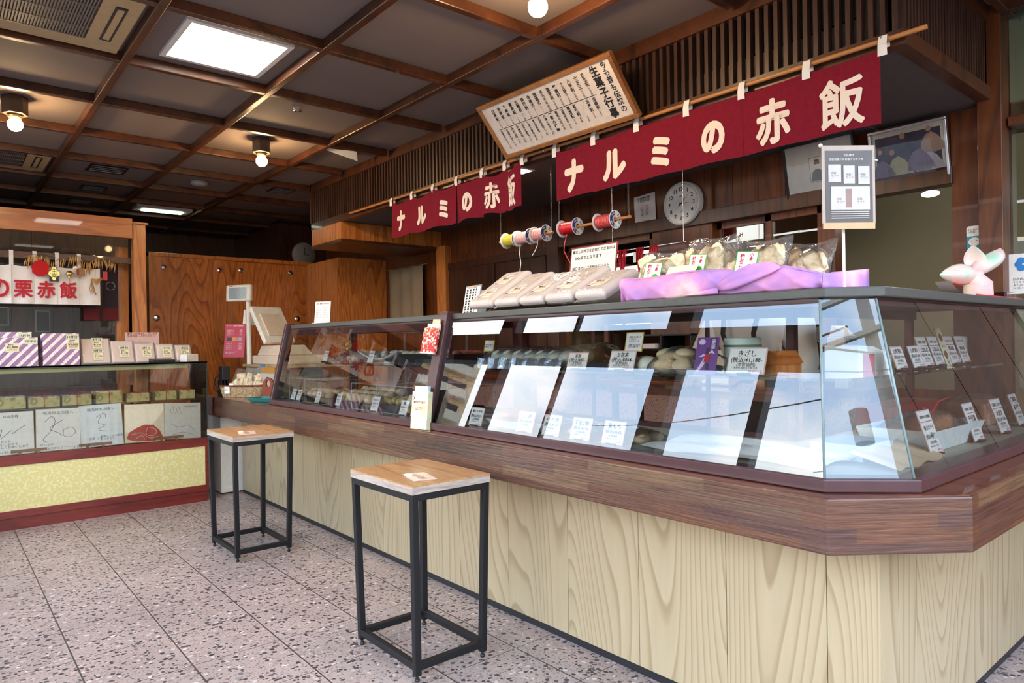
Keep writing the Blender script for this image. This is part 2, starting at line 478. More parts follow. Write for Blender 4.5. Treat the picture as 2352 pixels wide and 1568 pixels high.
M['cream'] = flat('cream_paper', srgb(238, 226, 186), 0.7, 0, 0, 0.03)
M['ink'] = flat('black_ink', (0.012, 0.012, 0.014), 0.6)
M['blue_ink'] = flat('blue_ink', srgb(44, 52, 92), 0.6)
M['red_ink'] = flat('red_ink', srgb(196, 22, 44), 0.6)
M['maroon_ink'] = flat('maroon_ink', srgb(140, 40, 44), 0.6)
M['noren_red'] = flat('maroon_cloth', srgb(120, 20, 38), 0.9, 0, 0, 0.1, 60, 0.2, 0.3)
M['noren_print'] = flat('cloth_print_cream', srgb(238, 218, 200), 0.9, 0, 0, 0.03)
M['noren_white'] = flat('white_cloth', srgb(240, 234, 228), 0.9, 0, 0, 0.04, 20, 0.2)
M['bamboo'] = flat('bamboo', srgb(190, 128, 72), 0.4, 0, 0, 0.15, 18)
M['chain'] = flat('chain_metal', srgb(120, 112, 100), 0.45, 0.8)
M['yellow_panel'] = blotch('mottled_yellow_laminate', [(0.3, srgb(222, 204, 132)), (0.5, srgb(214, 206, 138)), (0.62, srgb(230, 222, 172)), (0.75, srgb(226, 210, 152))], 55, 0.35)
M['red_wood'] = wood('mahogany_red', srgb(122, 38, 30), srgb(130, 42, 32), srgb(108, 32, 26), (1, 8, 8), 5, 0.35, 0.1)
M['black_tray'] = flat('black_lacquer_tray', srgb(44, 44, 46), 0.4)
M['bun'] = blotch('baked_bun', [(0.35, srgb(238, 216, 176)), (0.6, srgb(222, 176, 116))], 9, 0.45)
M['mochi'] = flat('pale_mochi', srgb(228, 228, 206), 0.5, 0, 0, 0.05, 8)
M['mochi_warm'] = flat('warm_mochi', srgb(232, 206, 160), 0.5, 0, 0, 0.06, 8)
M['pink'] = flat('pink_mochi', srgb(222, 132, 150), 0.5, 0, 0, 0.08, 12)
M['brown_bun'] = flat('brown_glazed_bun', srgb(150, 84, 50), 0.3, 0, 0.3, 0.12, 14)
M['glaze'] = flat('golden_glazed_dumpling', srgb(196, 160, 72), 0.2, 0, 0.5, 0.2, 20)
M['cracker'] = blotch('rice_cracker', [(0.3, srgb(232, 196, 142)), (0.5, srgb(250, 230, 188)), (0.75, srgb(255, 246, 222))], 60, 0.7)
M['film'] = film('clear_wrap', (0.98, 0.97, 0.96), 0.07, (1.0, 0.96, 0.92), 36, 0.6, 1.36)
M['pack_film'] = film('pack_wrap', (0.98, 0.93, 0.9), 0.62, (1.0, 0.90, 0.82), 22, 0.9, 1.45)
M['pack_rice'] = blotch('packed_rice', [(0.3, srgb(196, 120, 92)), (0.42, srgb(238, 184, 150)), (0.6, srgb(252, 222, 196)), (0.75, srgb(240, 190, 160))], 75, 0.6)
M['purple_cloth'] = blotch('dyed_wrapping_cloth', [(0.35, srgb(176, 136, 206)), (0.5, srgb(216, 150, 200)), (0.62, srgb(240, 196, 200)), (0.72, srgb(222, 200, 206))], 5, 0.8)
M['pink_cloth'] = blotch('pink_wrapping_cloth', [(0.35, srgb(188, 226, 196)), (0.48, srgb(240, 226, 210)), (0.65, srgb(242, 188, 186))], 8, 0.8)
M['chiyogami'] = blotch('flowered_red_paper', [(0.0, srgb(206, 30, 34)), (0.45, srgb(240, 226, 190)), (0.62, srgb(206, 40, 40)), (0.8, srgb(150, 160, 90)), (0.88, srgb(240, 150, 150))], 115, 0.5, True, 0, True)
M['pastel_paper'] = blotch('pastel_marbled_paper', [(0.35, srgb(246, 214, 160)), (0.5, srgb(244, 236, 190)), (0.62, srgb(206, 230, 190)), (0.75, srgb(246, 206, 180))], 16, 0.5)
M['basket'] = blotch('woven_seagrass', [(0.3, srgb(120, 92, 62)), (0.6, srgb(190, 164, 124))], 90, 0.8)
M['basket_rim'] = flat('basket_rim', srgb(120, 58, 30), 0.5)
M['teal'] = flat('teal_plastic', srgb(48, 120, 116), 0.4)
M['black_plastic'] = flat('black_plastic', srgb(30, 30, 32), 0.4)
M['grey_plastic'] = flat('grey_plastic', srgb(150, 150, 148), 0.5)
M['screen'] = flat('lcd_screen', srgb(150, 168, 172), 0.15)
M['red_card'] = flat('crimson_card', srgb(186, 20, 54), 0.35)
M['foil'] = flat('crumpled_foil_wrap', srgb(170, 176, 180), 0.15, 0.7, 0, 0.3, 40, 0.5, 1.0)
M['bulb'] = emit('warm_bulb', (1.0, 0.66, 0.32), 260)
M['panel_light'] = emit('light_panel', (1.0, 0.90, 0.76), 42)
M['tube_light'] = emit('tube_light', (0.85, 1.0, 0.8), 12)
M['spot_light'] = emit('spot_glow', (1.0, 0.9, 0.76), 90)
M['room_lamp'] = emit('room_lamp_glow', (1.0, 0.92, 0.78), 260)
M['beige'] = flat('beige_plastic', srgb(196, 168, 124), 0.5)
M['cream_wall'] = flat('cream_wall_paint', srgb(170, 164, 138), 0.8, 0, 0, 0.03, 4)
M['pink_granite'] = blotch('pink_speckled_stone', [(0.35, srgb(120, 84, 84)), (0.5, srgb(184, 150, 146)), (0.65, srgb(150, 116, 112))], 120, 0.6)
M['skin'] = flat('skin', srgb(214, 160, 128), 0.5)
M['hair'] = flat('black_hair', (0.01, 0.009, 0.009), 0.5)
M['shirt'] = flat('white_shirt_cloth', srgb(232, 228, 224), 0.85, 0, 0, 0.04, 12)
M['apron'] = flat('black_apron_cloth', srgb(36, 28, 26), 0.9)

# ================================================================ the setting
CZ = 2.60
b = MB(); b.box(-0.3, -0.6, -0.06, 4.8, 9.2, 0.0)
struct('floor', b, M['floor'])
b = MB(); b.box(-40, -40, -0.3, 40, 60, -0.07)
struct('floor_street', b, flat('asphalt', srgb(112, 108, 104), 0.9, 0, 0, 0.1, 3))
b = MB(); b.box(-0.35, -0.35, CZ, 4.8, 9.2, CZ + 0.08)
struct('ceiling', b, M['ceiling'])
# coffer beams
XB = [0.01 + 0.69 * k for k in range(4)]
YB = [0.16 + 0.704 * k for k in range(13)]
k_tr = 0
for x in XB:
    k_tr += 1
    b = MB(); b.box(x, -0.3, 2.55, x + 0.036, 9.1, CZ)
    struct('trim_%d' % k_tr, b, M['beam'], bevel=0.004)
for y in YB:
    k_tr += 1
    b = MB(); b.box(-0.3, y, 2.552, 2.53 if 0.95 < y < 5.79 else 3.55, y + 0.036, CZ)
    struct('trim_%d' % k_tr, b, M['beam'], bevel=0.004)
for x in (2.77, 3.46):
    k_tr += 1
    b = MB(); b.box(x, -0.3, 2.55, x + 0.036, 0.90, CZ)
    struct('trim_%d' % k_tr, b, M['beam'], bevel=0.004)

# lattice soffit over the counter
SX, SY0, SY1, SZ = 2.56, 0.935, 5.78, 2.20
vent_black = flat('vent_black', (0.012, 0.012, 0.012), 0.6)
b = MB()
b.box(SX + 0.07, SY0 + 0.07, SZ + 0.05, SX + 0.09, SY1 - 0.02, CZ)          # backing
b.box(SX + 0.07, SY0 + 0.07, SZ + 0.05, 3.54, SY0 + 0.09, CZ)
y = SY0 + 0.03
b.cur = 1
while y < SY1 - 0.02:
    b.box(SX + 0.012, y, SZ + 0.05, SX + 0.042, y + 0.017, CZ - 0.03); y += 0.040
x = SX + 0.03
while x < 3.53:
    b.box(x, SY0 + 0.012, SZ + 0.05, x + 0.014, SY0 + 0.042, CZ - 0.03); x += 0.030
b.cur = 2
b.box(SX, SY0, SZ, SX + 0.05, SY1, SZ + 0.055)
b.box(SX + 0.05, SY0, SZ, 3.55, SY0 + 0.05, SZ + 0.055)
b.box(SX, SY0, CZ - 0.07, SX + 0.05, SY1, CZ)
b.box(SX + 0.05, SY0, CZ - 0.07, 3.55, SY0 + 0.05, CZ)
b.box(SX, SY1 - 0.02, SZ, 3.55, SY1, CZ)
b.cur = 3
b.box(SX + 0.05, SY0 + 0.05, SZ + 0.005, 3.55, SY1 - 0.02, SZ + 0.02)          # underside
b.cur = 4
b.box(SX + 0.05, 1.10, 2.37, SX + 0.071, 2.06, 2.545)                      # vent behind the slats
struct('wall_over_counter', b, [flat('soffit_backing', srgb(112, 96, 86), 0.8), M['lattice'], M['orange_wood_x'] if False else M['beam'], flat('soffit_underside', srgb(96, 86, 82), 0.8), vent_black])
# boarded bulkhead at the far end of the soffit
b = MB()
yy = 5.20
while yy < 5.74:
    b.box(SX + 0.005, yy, 2.06, SX + 0.03, min(yy + 0.098, 5.76), 2.2); yy += 0.10
xx = SX + 0.03
while xx < 3.5:
    b.box(xx, 5.20, 2.06, min(xx + 0.118, 3.55), 5.225, 2.2); xx += 0.12
b.cur = 1
b.box(SX, 5.19, 2.035, 3.55, 5.77, 2.06)
struct('wall_bulkhead', b, [M['orange_wood'], M['beam']])

# back wall behind the counter (boards, lintel, posts, openings)
WX = 3.55
def boards(b, y0, y1, z0, z1, w=0.16, x=WX):
    y = y0
    while y < y1 - 0.005:
        e_ = min(y + w - 0.003, y1); b.box(x, y, z0, x + 0.03, e_, z1); y += w
b = MB()
boards(b, 1.11, 6.1, 1.96, 2.25)            # above the lintel
boards(b, 3.70, 6.1, 0.0, 1.96)             # left part down to the floor
boards(b, -2.0, 0.72, 0.0, 2.6, 0.22)
boards(b, 1.11, 3.70, 0.0, 0.95, 0.2)
boards(b, 0.90, 1.11, 0.0, 2.2, 0.21, WX - 0.02)
boards(b, 6.1, 7.6, 0.0, 2.6, 0.18)
b.cur = 1
b.box(WX + 0.03, -2.0, 2.2, WX + 0.06, 0.9, 2.6)
struct('wall_back', b, [M['board_wood'], M['cream_wall']])
def trim(bx, mat=None, bevel=0.003):
    global k_tr
    k_tr += 1
    b = MB(); b.box(*bx)
    return struct('trim_%d' % k_tr, b, mat or M['dark_wood'], bevel=bevel)
trim((WX - 0.04, 1.10, 1.88, WX + 0.04, 3.70, 1.96))            # lintel
trim((WX - 0.03, 1.63, 0.95, WX + 0.05, 1.70, 1.88), M['board_wood'])
trim((WX - 0.02, 2.355, 0.95, WX + 0.04, 2.80, 2.25), M['board_wood'])     # clock pillar
trim((WX - 0.05, 3.64, 0.0, WX + 0.04, 3.76, 2.2))
trim((WX - 0.06, 5.06, 0.0, WX + 0.03, 5.20, 2.06), M['orange_wood'])
trim((WX - 0.09, 0.895, 0.0, WX + 0.05, 0.985, 2.62), M['board_wood'])      # corner post on the right
trim((WX - 0.04, 3.77, 1.84, WX, 5.05, 1.90))
trim((WX - 0.03, -1.0, 2.085, WX + 0.05, 0.89, 2.125), M['board_wood'])
trim((WX - 0.03, 0.70, 0.9, WX + 0.05, 0.74, 2.09), M['board_wood'])
# dark sliding cupboard doors in the back wall
b = MB()
b.box(WX - 0.02, 3.80, 0.95, WX - 0.005, 4.42, 1.84); b.box(WX - 0.035, 4.40, 0.95, WX - 0.02, 5.04, 1.84)
b.cur = 1; b.cyl((WX - 0.036, 4.46, 1.45), (WX - 0.034, 4.46, 1.45), 0.02)
struct('door_1', b, [M['dark_wood'], M['steel']])
# sliding windows in the two openings
def sash(name, y0, y1, z0, z1, xs):
    b = MB(); w = 0.035
    b.box(xs, y0, z0, xs + 0.025, y0 + w, z1); b.box(xs, y1 - w, z0, xs + 0.025, y1, z1)
    b.box(xs, y0, z0, xs + 0.025, y1, z0 + w); b.box(xs, y0, z1 - w, xs + 0.025, y1, z1)
    b.box(xs + 0.004, y0, (z0 + z1) / 2 - 0.012, xs + 0.02, y1, (z0 + z1) / 2 + 0.012)
    b.cur = 1; b.box(xs + 0.010, y0 + w, z0 + w, xs + 0.014, y1 - w, z1 - w)
    struct(name, b, [M['board_wood'], M['glass']])
sash('window_1', 1.70, 2.03, 0.97, 1.88, WX)
sash('window_2', 2.00, 2.36, 0.97, 1.88, WX + 0.03)
sash('window_3', 2.80, 3.24, 0.97, 1.88, WX)
sash('window_4', 3.20, 3.64, 0.97, 1.88, WX + 0.03)
b = MB(); b.box(WX + 0.01, -1.0, 2.13, WX + 0.014, 0.89, 2.6); b.box(WX + 0.01, 0.74, 0.9, WX + 0.014, 0.895, 2.085)
struct('window_5', b, M['glass'])
# plain room behind the openings, with daylight holes in its far wall
b = MB()
RRX, ry0, ry1, rz1 = 5.2, -1.2, 6.3, 2.45
holes = [(2.46, 2.70, 1.80, 2.02), (3.75, 4.65, 1.74, 1.92)]
ys = sorted({ry0, ry1, 2.42} | {h for q in holes for h in q[:2]})
for a_, c_ in zip(ys[:-1], ys[1:]):
    b.cur = 1 if a_ > 2.4 else 0
    hh = [q for q in holes if q[0] <= a_ and q[1] >= c_]
    if hh:
        b.box(RRX, a_, 0, RRX + 0.05, c_, hh[0][2]); b.box(RRX, a_, hh[0][3], RRX + 0.05, c_, rz1)
    else:
        b.box(RRX, a_, 0, RRX + 0.05, c_, rz1)
b.box(WX + 0.25, 2.39, 0, RRX, 2.42, rz1)
b.box(WX + 0.04, ry1, 0, RRX, ry1 + 0.05, rz1); b.box(WX + 0.04, ry0 - 0.05, 0, RRX, ry0, rz1)
b.box(WX + 0.05, ry0, -0.05, RRX, ry1, 0.0)
b.cur = 1
b.box(WX + 0.04, ry0, rz1, RRX, ry1, rz1 + 0.05)
struct('wall_rear_room', b, [M['cream_wall'], M['dark_wood']])
b = MB(); b.box(RRX - 0.02, 2.60, 1.5, RRX, 4.8, 1.62)
struct('trim_90', b, M['dark_wood'])
# wainscot and worktop along the back wall
t = thing('work_counter', 'long brown wooden worktop along the back wall, seen through the case glass', 'counter', (3.3, 2.9, 0))
b = MB(); b.box(3.12, 1.33, 0.93, 3.485, 5.0, 0.965); b.build('worktop', M['ledge_top'], t, bevel=0.004)
b = MB(); b.box(3.17, 1.33, 0.0, 3.19, 5.0, 0.93); o = b.build('front_panel', M['pink_granite'], t); o['label'] = 'pinkish speckled front panel'

# far walls
b = MB(); b.box(-0.35, 9.1, 0, 4.8, 9.2, 2.65)
struct('wall_far', b, M['dark_wood'])
b = MB(); b.box(3.0, 7.62, 0, 3.6, 9.1, 2.65)
struct('wall_far_right', b, M['dark_wood'])
# shop front on the street side: sill wall, posts, header, transom
b = MB(); b.box(-0.36, 2.42, 0, -0.26, 9.1, 0.5)
b.box(-0.36, 5.05, 0, -0.26, 5.27, 2.6); b.box(-0.36, 3.05, 0, -0.26, 3.26, 2.6)
b.box(-0.34, 4.27, 0.5, -0.30, 4.30, 2.6); b.box(-0.36, 2.34, 0, -0.28, 2.42, 2.07)
b.box(-0.36, -0.3, 2.07, -0.26, 9.1, 2.36); b.box(-0.36, -0.35, 2.57, -0.26, 9.1, 2.65)
b.box(-0.36, 6.6, 0, -0.26, 9.1, 2.6)
struct('wall_street_front', b, M['dark_wood'])
# street-facing glass of the left room is behind the seller's booth

# wall beside the open corner entrance, and what stands across the street
b = MB(); b.box(3.56, -0.42, 0, 4.8, -0.35, 2.65); b.box(4.74, 6.4, 0, 4.8, 9.1, 2.65)
struct('wall_entrance_side', b, M['board_wood'])
ab = thing('apartment_building', 'beige apartment block with rows of balconies, mirrored in the left end of the case glass', 'building', (-38.5, 68.5, 0))
Mo = T(-38.5, 68.5, 0) @ RZ(R(33))
BW = flat('beige_render', srgb(206, 186, 148), 0.8); BB = flat('balcony_grey', srgb(176, 176, 160), 0.8)
b = MB(Mo); b.box(-5, 0, -0.3, 5, 12, 22.5); b.build('wall', BW, ab)
for f_ in range(7):
    for s_ in range(2):
        b = MB(Mo); b.box(-4.8 + s_ * 4.8, -1.6, 1.6 + f_ * 2.8, -0.2 + s_ * 4.8, 0, 1.75 + f_ * 2.8); b.box(-4.8 + s_ * 4.8, -1.6, 1.6 + f_ * 2.8, -0.2 + s_ * 4.8, -1.5, 2.8 + f_ * 2.8); b.build('balcony', BB, ab)
        b = MB(Mo); b.box(-4.2 + s_ * 4.8, -0.06, 1.8 + f_ * 2.8, -1.0 + s_ * 4.8, 0.02, 3.8 + f_ * 2.8); b.build('window', M['black_plastic'], ab)
up = thing('utility_pole', 'grey concrete utility pole with transformer and wires, mirrored in the cut corner glass', 'utility pole', (-0.95, -7.3, 0))
GC = flat('concrete_grey', srgb(206, 202, 192), 0.8)
b = MB(); b.cyl((-0.95, -7.3, -0.07), (-0.95, -7.3, 7.0), 0.115, 0.09, 16); b.build('post', GC, up)
for z in (6.2, 5.5):
    b = MB(); b.box(-1.9, -7.2, z, 0.0, -7.12, z + 0.08); arm = b.build('cross_arm', GC, up)
    for k in range(4):
        b = MB(); b.cyl((-1.8 + k * 0.56, -7.16, z + .08), (-1.8 + k * 0.56, -7.16, z + 0.24), 0.04, 0.025, 10); b.build('insulator', M['white'], arm)
b = MB(); b.cyl((-0.55, -7.15, 4.5), (-0.55, -7.15, 5.1), 0.19, n=18); b.build('transformer', GC, up)
b = MB(); b.cyl((-1.35, -7.2, 3.9), (-1.35, -7.2, 4.4), 0.13, n=18); b.build('transformer', GC, up)
for (a_, c_) in (((-1.8, -7.16, 6.45), (-30, -7, 7.2)), ((0.0, -7.16, 6.45), (-24, 14, 8.0)), ((-0.95, -7.2, 5.2), (-26, 30, 9.5)), ((-1.2, -7.16, 5.75), (-30, -3, 6.2)), ((-0.1, -7.16, 5.75), (20, -7, 6.6))):
    b = MB(); A, C_ = Vector(a_), Vector(c_)
    b.tube([tuple(A + (C_ - A) * k / 12 - Vector((0, 0, 0.9 * math.sin(math.pi * k / 12)))) for k in range(13)], 0.018, 5); b.build('wire', M['black_plastic'], up)
rr = random.Random(8)
for i, (x, y, w, d, h, lab) in enumerate(((-9, -16, 9, 5, 4.2, 'low grey house across the street to the left of the utility pole'), (3, -17, 10, 5, 4.6, 'low grey house across the street behind the utility pole'), (-18, 8, 5, 12, 4.0, 'long low grey house facing the shop front'))):
    hs = thing('street_house', lab, 'house', (x, y, 0), 'houses across the street')
    b = MB(); b.box(x - w / 2, y - d / 2, -0.08, x + w / 2, y + d / 2, h * .7); b.build('wall', flat('house_wall_%d' % i, srgb(150, 140, 126), 0.8), hs)
    b = MB()
    if w > d: b.prism_x([(y - d / 2 - .4, h * .7), (y + d / 2 + .4, h * .7), (y, h)], x - w / 2 - .3, x + w / 2 + .3)
    else: b.prism_y([(x - w / 2 - .4, h * .7), (x + w / 2 + .4, h * .7), (x, h)], y - d / 2 - .3, y + d / 2 + .3)
    b.build('roof', flat('roof_tile_%d' % i, srgb(84, 82, 84), 0.7), hs)

# ================================================================ the counter
LX, LY, LZ0, LZ1 = 1.70, 0.587, 0.655, 0.80       # ledge front, right side, heights
CB, CR = 1.935, 0.79                              # base front / right side
t = thing('sales_counter', 'long L-shaped shop counter with pale wood-grain panels and thick brown butcher-block ledge', 'counter', (CB, 2.5, 0))
b = MB()
b.box(CB + 0.02, CR + 0.02, 0.0, CB + 0.46, 5.75, LZ0)
b.box(CB + 0.02, CR + 0.02, 0.0, 3.525, CR + 0.46, LZ0)
b.build('carcass', M['dark_wood'], t)
ys = [0.79, 0.935, 1.259, 1.617, 1.978, 2.35, 2.717, 3.09, 3.455, 3.829, 4.19, 4.55, 4.92, 5.29, 5.66, 5.75]
b = MB()
for a_, c_ in zip(ys[:-1], ys[1:]): b.box(CB, a_ + 0.0012, 0.03, CB + 0.02, c_ - 0.0012, LZ0)
b.build('front_panel', M['panel'], t)
xs = [1.936, 2.055, 2.185, 2.515, 2.845, 3.176, 3.51, 3.526]
b = MB()
for a_, c_ in zip(xs[:-1], xs[1:]): b.box(a_ + 0.0012, CR, 0.03, c_ - 0.0012, CR + 0.019, LZ0)
b.build('side_panel', M['panel'], t)
b = MB(); b.box(CB + 0.004, CR + 0.004, 0.0, CB + 0.03, 5.75, 0.03); b.box(CB + 0.004, CR + 0.004, 0.0, 3.525, CR + 0.03, 0.03)
b.build('kick_strip', M['black_plastic'], t)
# ledge: front edge segment, cut corner, right edge, glossy top
def ledge_poly(i):
    return [(LX + i, 5.73), (LX + i, 0.815 + i * 0.41), (1.985 + i * 0.41, LY + i), (3.525, LY + i), (3.525, 1.30), (2.42, 1.30), (2.42, 5.73)]
b = MB(); b.prism(ledge_poly(0.0), LZ0, LZ1 - 0.003); b.build('ledge', M['block'], t, bevel=0.005)
b = MB(); b.prism(ledge_poly(0.006), LZ1 - 0.003, LZ1); b.build('ledge_top', M['ledge_top'], t)

# ---------------------------------------------------------------- glass display cases on the ledge
GB, GT, ZB, ZT = 1.768, 1.88, 0.834, 1.303        # glass foot and head (x), heights
RB, RT = 0.698, 0.81                              # the same for the right-hand side (y)
SF, SRY = 1.895, 0.79                             # slab front and right edge
PY = 2.73                                         # post between the two cases
def gx(z): return GB + (GT - GB) * (z - ZB) / (ZT - ZB)
# corner points of the cut corner, foot and head
CF, CH = (GB, 0.855), (GT, 0.915)
DF, DH = (1.925, RB), (1.985, RT)
dcase = thing('display_case', 'long glass display case with sloping front and cut corner, dark slab on top', 'display case', (2.1, 1.5, LZ1))
b = MB()
b.prism([(GB - 0.02, PY - 0.036), (GB - 0.02, 0.845), (1.917, RB - 0.02), (3.5, RB - 0.02), (3.5, RB + 0.05), (1.95, RB + 0.05), (GB + 0.05, 0.88), (GB + 0.05, PY - 0.036)], LZ1 + 0.001, ZB)
b.build('base_frame', M['case_paint'], dcase, bevel=0.003)
b = MB()
b.prism([(SF, PY - 0.036), (SF, 0.905), (1.995, SRY), (3.52, SRY), (3.52, 1.27), (2.40, 1.27), (2.40, PY - 0.036)], ZT + 0.006, ZT + 0.034)
b.build('top_slab', M['slab'], dcase, bevel=0.004)
b = MB()
b.box(1.905, 0.93, ZT - 0.016, 1.93, PY - 0.036, ZT + 0.006); b.box(2.0, 0.815, ZT - 0.016, 3.5, 0.835, ZT + 0.006)
b.box(2.37, 1.27, ZT - 0.03, 2.40, PY - 0.036, ZT + 0.006)
for y in (1.25, 2.66): b.box(2.37, y, ZB, 2.40, y + 0.03, ZT)
b.box(2.37, 1.25, LZ1 + 0.001, 2.40, PY - 0.036, ZB + 0.01); b.box(2.40, 1.25, LZ1 + 0.001, 3.5, 1.28, ZB + 0.01)
b.box(3.44, 1.25, ZB, 3.47, 1.28, ZT); b.box(2.40, 1.25, ZT - 0.03, 3.5, 1.28, ZT + 0.006)
for y in (1.62, 2.25): b.box(2.385, y, ZB, 2.40, y + 0.012, ZT)
b.build('rear_frame', M['case_paint'], dcase)
def pane(name, q, parent, th=0.005, mat=None):
    q = [Vector(p) for p in q]; n = (q[1] - q[0]).cross(q[3] - q[0]).normalized() * th
    b = MB(); b.loft([[tuple(p) for p in q], [tuple(p - n) for p in q]]); return b.build(name, mat or M['glass'], parent)
EDGE = flat('ground_glass_edge', srgb(120, 140, 138), 0.2)
def pane1(name, q, parent): 
    b = MB(); b.quad(*q); return b.build(name, M['glass2'], parent)
M['glass2'] = glass('case_sheet_glass', (0.95, 0.975, 0.96), 1.9)
pane1('front_glass', [(GB, PY - 0.04, ZB), (GB, CF[1], ZB), (GT, CH[1], ZT), (GT, PY - 0.04, ZT)], dcase)
pane1('corner_glass', [(*CF, ZB), (*DF, ZB), (*DH, ZT), (*CH, ZT)], dcase)
pane1('side_glass', [(*DF, ZB), (3.5, RB, ZB), (3.5, RT, ZT), (*DH, ZT)], dcase)
b = MB()
b.tube([(*CF, ZB), (*CH, ZT)], 0.0035, 6); b.tube([(*DF, ZB), (*DH, ZT)], 0.0035, 6)
b.build('glass_edge', EDGE, dcase)
SHZ = 1.079
b = MB()
b.prism([(1.965, 0.97), (1.965, PY - 0.06), (2.36, PY - 0.06), (2.36, 1.24), (3.47, 1.24), (3.47, 0.90), (2.03, 0.90)], SHZ - 0.008, SHZ)
b.build('shelf', M['green_glass'], dcase)
b = MB(); b.prism([(1.80, 0.88), (1.80, PY - 0.05), (2.37, PY - 0.05), (2.37, 1.25), (3.5, 1.25), (3.5, 0.74), (1.94, 0.74)], LZ1 + 0.001, LZ1 + 0.025)
b.build('case_floor', flat('pale_case_floor', srgb(170, 168, 150), 0.5), dcase)
b = MB()
for y in (1.0, 1.75, 2.45): b.box(2.30, y, SHZ - 0.045, 2.37, y + 0.01, SHZ - 0.008)
for x in (2.15, 2.9): b.box(x, 1.15, SHZ - 0.045, x + 0.01, 1.24, SHZ - 0.008)
b.build('shelf_bracket', M['black_metal'], dcase)

lcase = thing('display_case', 'shorter brown-framed glass display case at the till end of the counter', 'display case', (2.1, 3.7, LZ1))
LE = 4.63
b = MB(); b.box(GB - 0.02, PY + 0.041, LZ1 + 0.001, GB + 0.05, LE, ZB); b.build('base_frame', M['case_paint'], lcase, bevel=0.003)
b = MB(); b.box(SF, PY + 0.041, ZT + 0.006, 2.40, LE - 0.005, ZT + 0.034); b.build('top_slab', M['slab'], lcase, bevel=0.004)
def side_panel(y0, y1, name, parent, d=2.40, lift=0.04):
    b = MB(); b.prism_y([(GB - 0.022, LZ1 + 0.001), (d, LZ1 + 0.001), (d, ZT + lift), (GT - 0.012, ZT + lift)], y0, y1); return b.build(name, M['case_paint'], parent, bevel=0.003)
b = MB(); b.prism_y([(GB - 0.022, LZ1 + 0.001), (GB + 0.05, LZ1 + 0.001), (GT + 0.055, ZT + 0.04), (GT - 0.012, ZT + 0.04)], LE, LE + 0.03)
b.build('end_post', M['case_paint'], lcase, bevel=0.003)
b = MB(); b.box(2.35, LE, LZ1 + 0.001, 2.40, LE + 0.03, ZT + 0.03); b.build('end_post', M['case_paint'], lcase)
b = MB()
b.prism_y([(GB - 0.022, LZ1 + 0.001), (GB + 0.05, LZ1 + 0.001), (GT + 0.055, ZT + 0.045), (GT - 0.012, ZT + 0.045)], PY - 0.035, PY - 0.002)
b.build('middle_post', M['case_paint'], lcase, bevel=0.002)
b = MB()
b.prism_y([(GB - 0.018, LZ1 + 0.001), (GB + 0.05, LZ1 + 0.001), (GT + 0.055, ZT + 0.045), (GT - 0.008, ZT + 0.045)], PY + 0.002, PY + 0.04)
b.build('middle_post', M['case_paint'], lcase, bevel=0.002)
b = MB(); b.box(2.33, PY - 0.035, LZ1 + 0.001, 2.40, PY + 0.04, ZT + 0.005); b.build('rear_post', M['case_paint'], lcase)
b = MB()
b.box(1.905, PY + 0.04, ZT - 0.04, 1.93, LE, ZT + 0.006); b.box(2.37, PY + 0.04, ZT - 0.03, 2.40, LE, ZT + 0.006); b.box(2.37, PY + 0.04, LZ1 + 0.001, 2.40, LE, ZB)
b.cur = 1
for y in (3.26, 3.95): b.box(2.39, y, ZB, 2.40, y + 0.012, ZT)
b.build('rear_frame', [M['case_paint'], M['steel']], lcase)
pane1('front_glass', [(GB, LE, ZB), (GB, PY + 0.04, ZB), (GT, PY + 0.04, ZT), (GT, LE, ZT)], lcase)
pane1('end_glass', [(2.35, LE + 0.01, ZB), (GB + 0.05, LE + 0.01, ZB), (GT + 0.05, LE + 0.01, ZT), (2.35, LE + 0.01, ZT)], lcase)
b = MB(); b.box(1.965, PY + 0.05, SHZ - 0.008, 2.36, LE - 0.01, SHZ); b.build('shelf', M['green_glass'], lcase)
b = MB(); b.box(1.83, PY + 0.05, LZ1 + 0.001, 2.37, LE - 0.005, LZ1 + 0.025); b.build('case_floor', flat('dark_case_floor', srgb(86, 92, 88), 0.4), lcase)

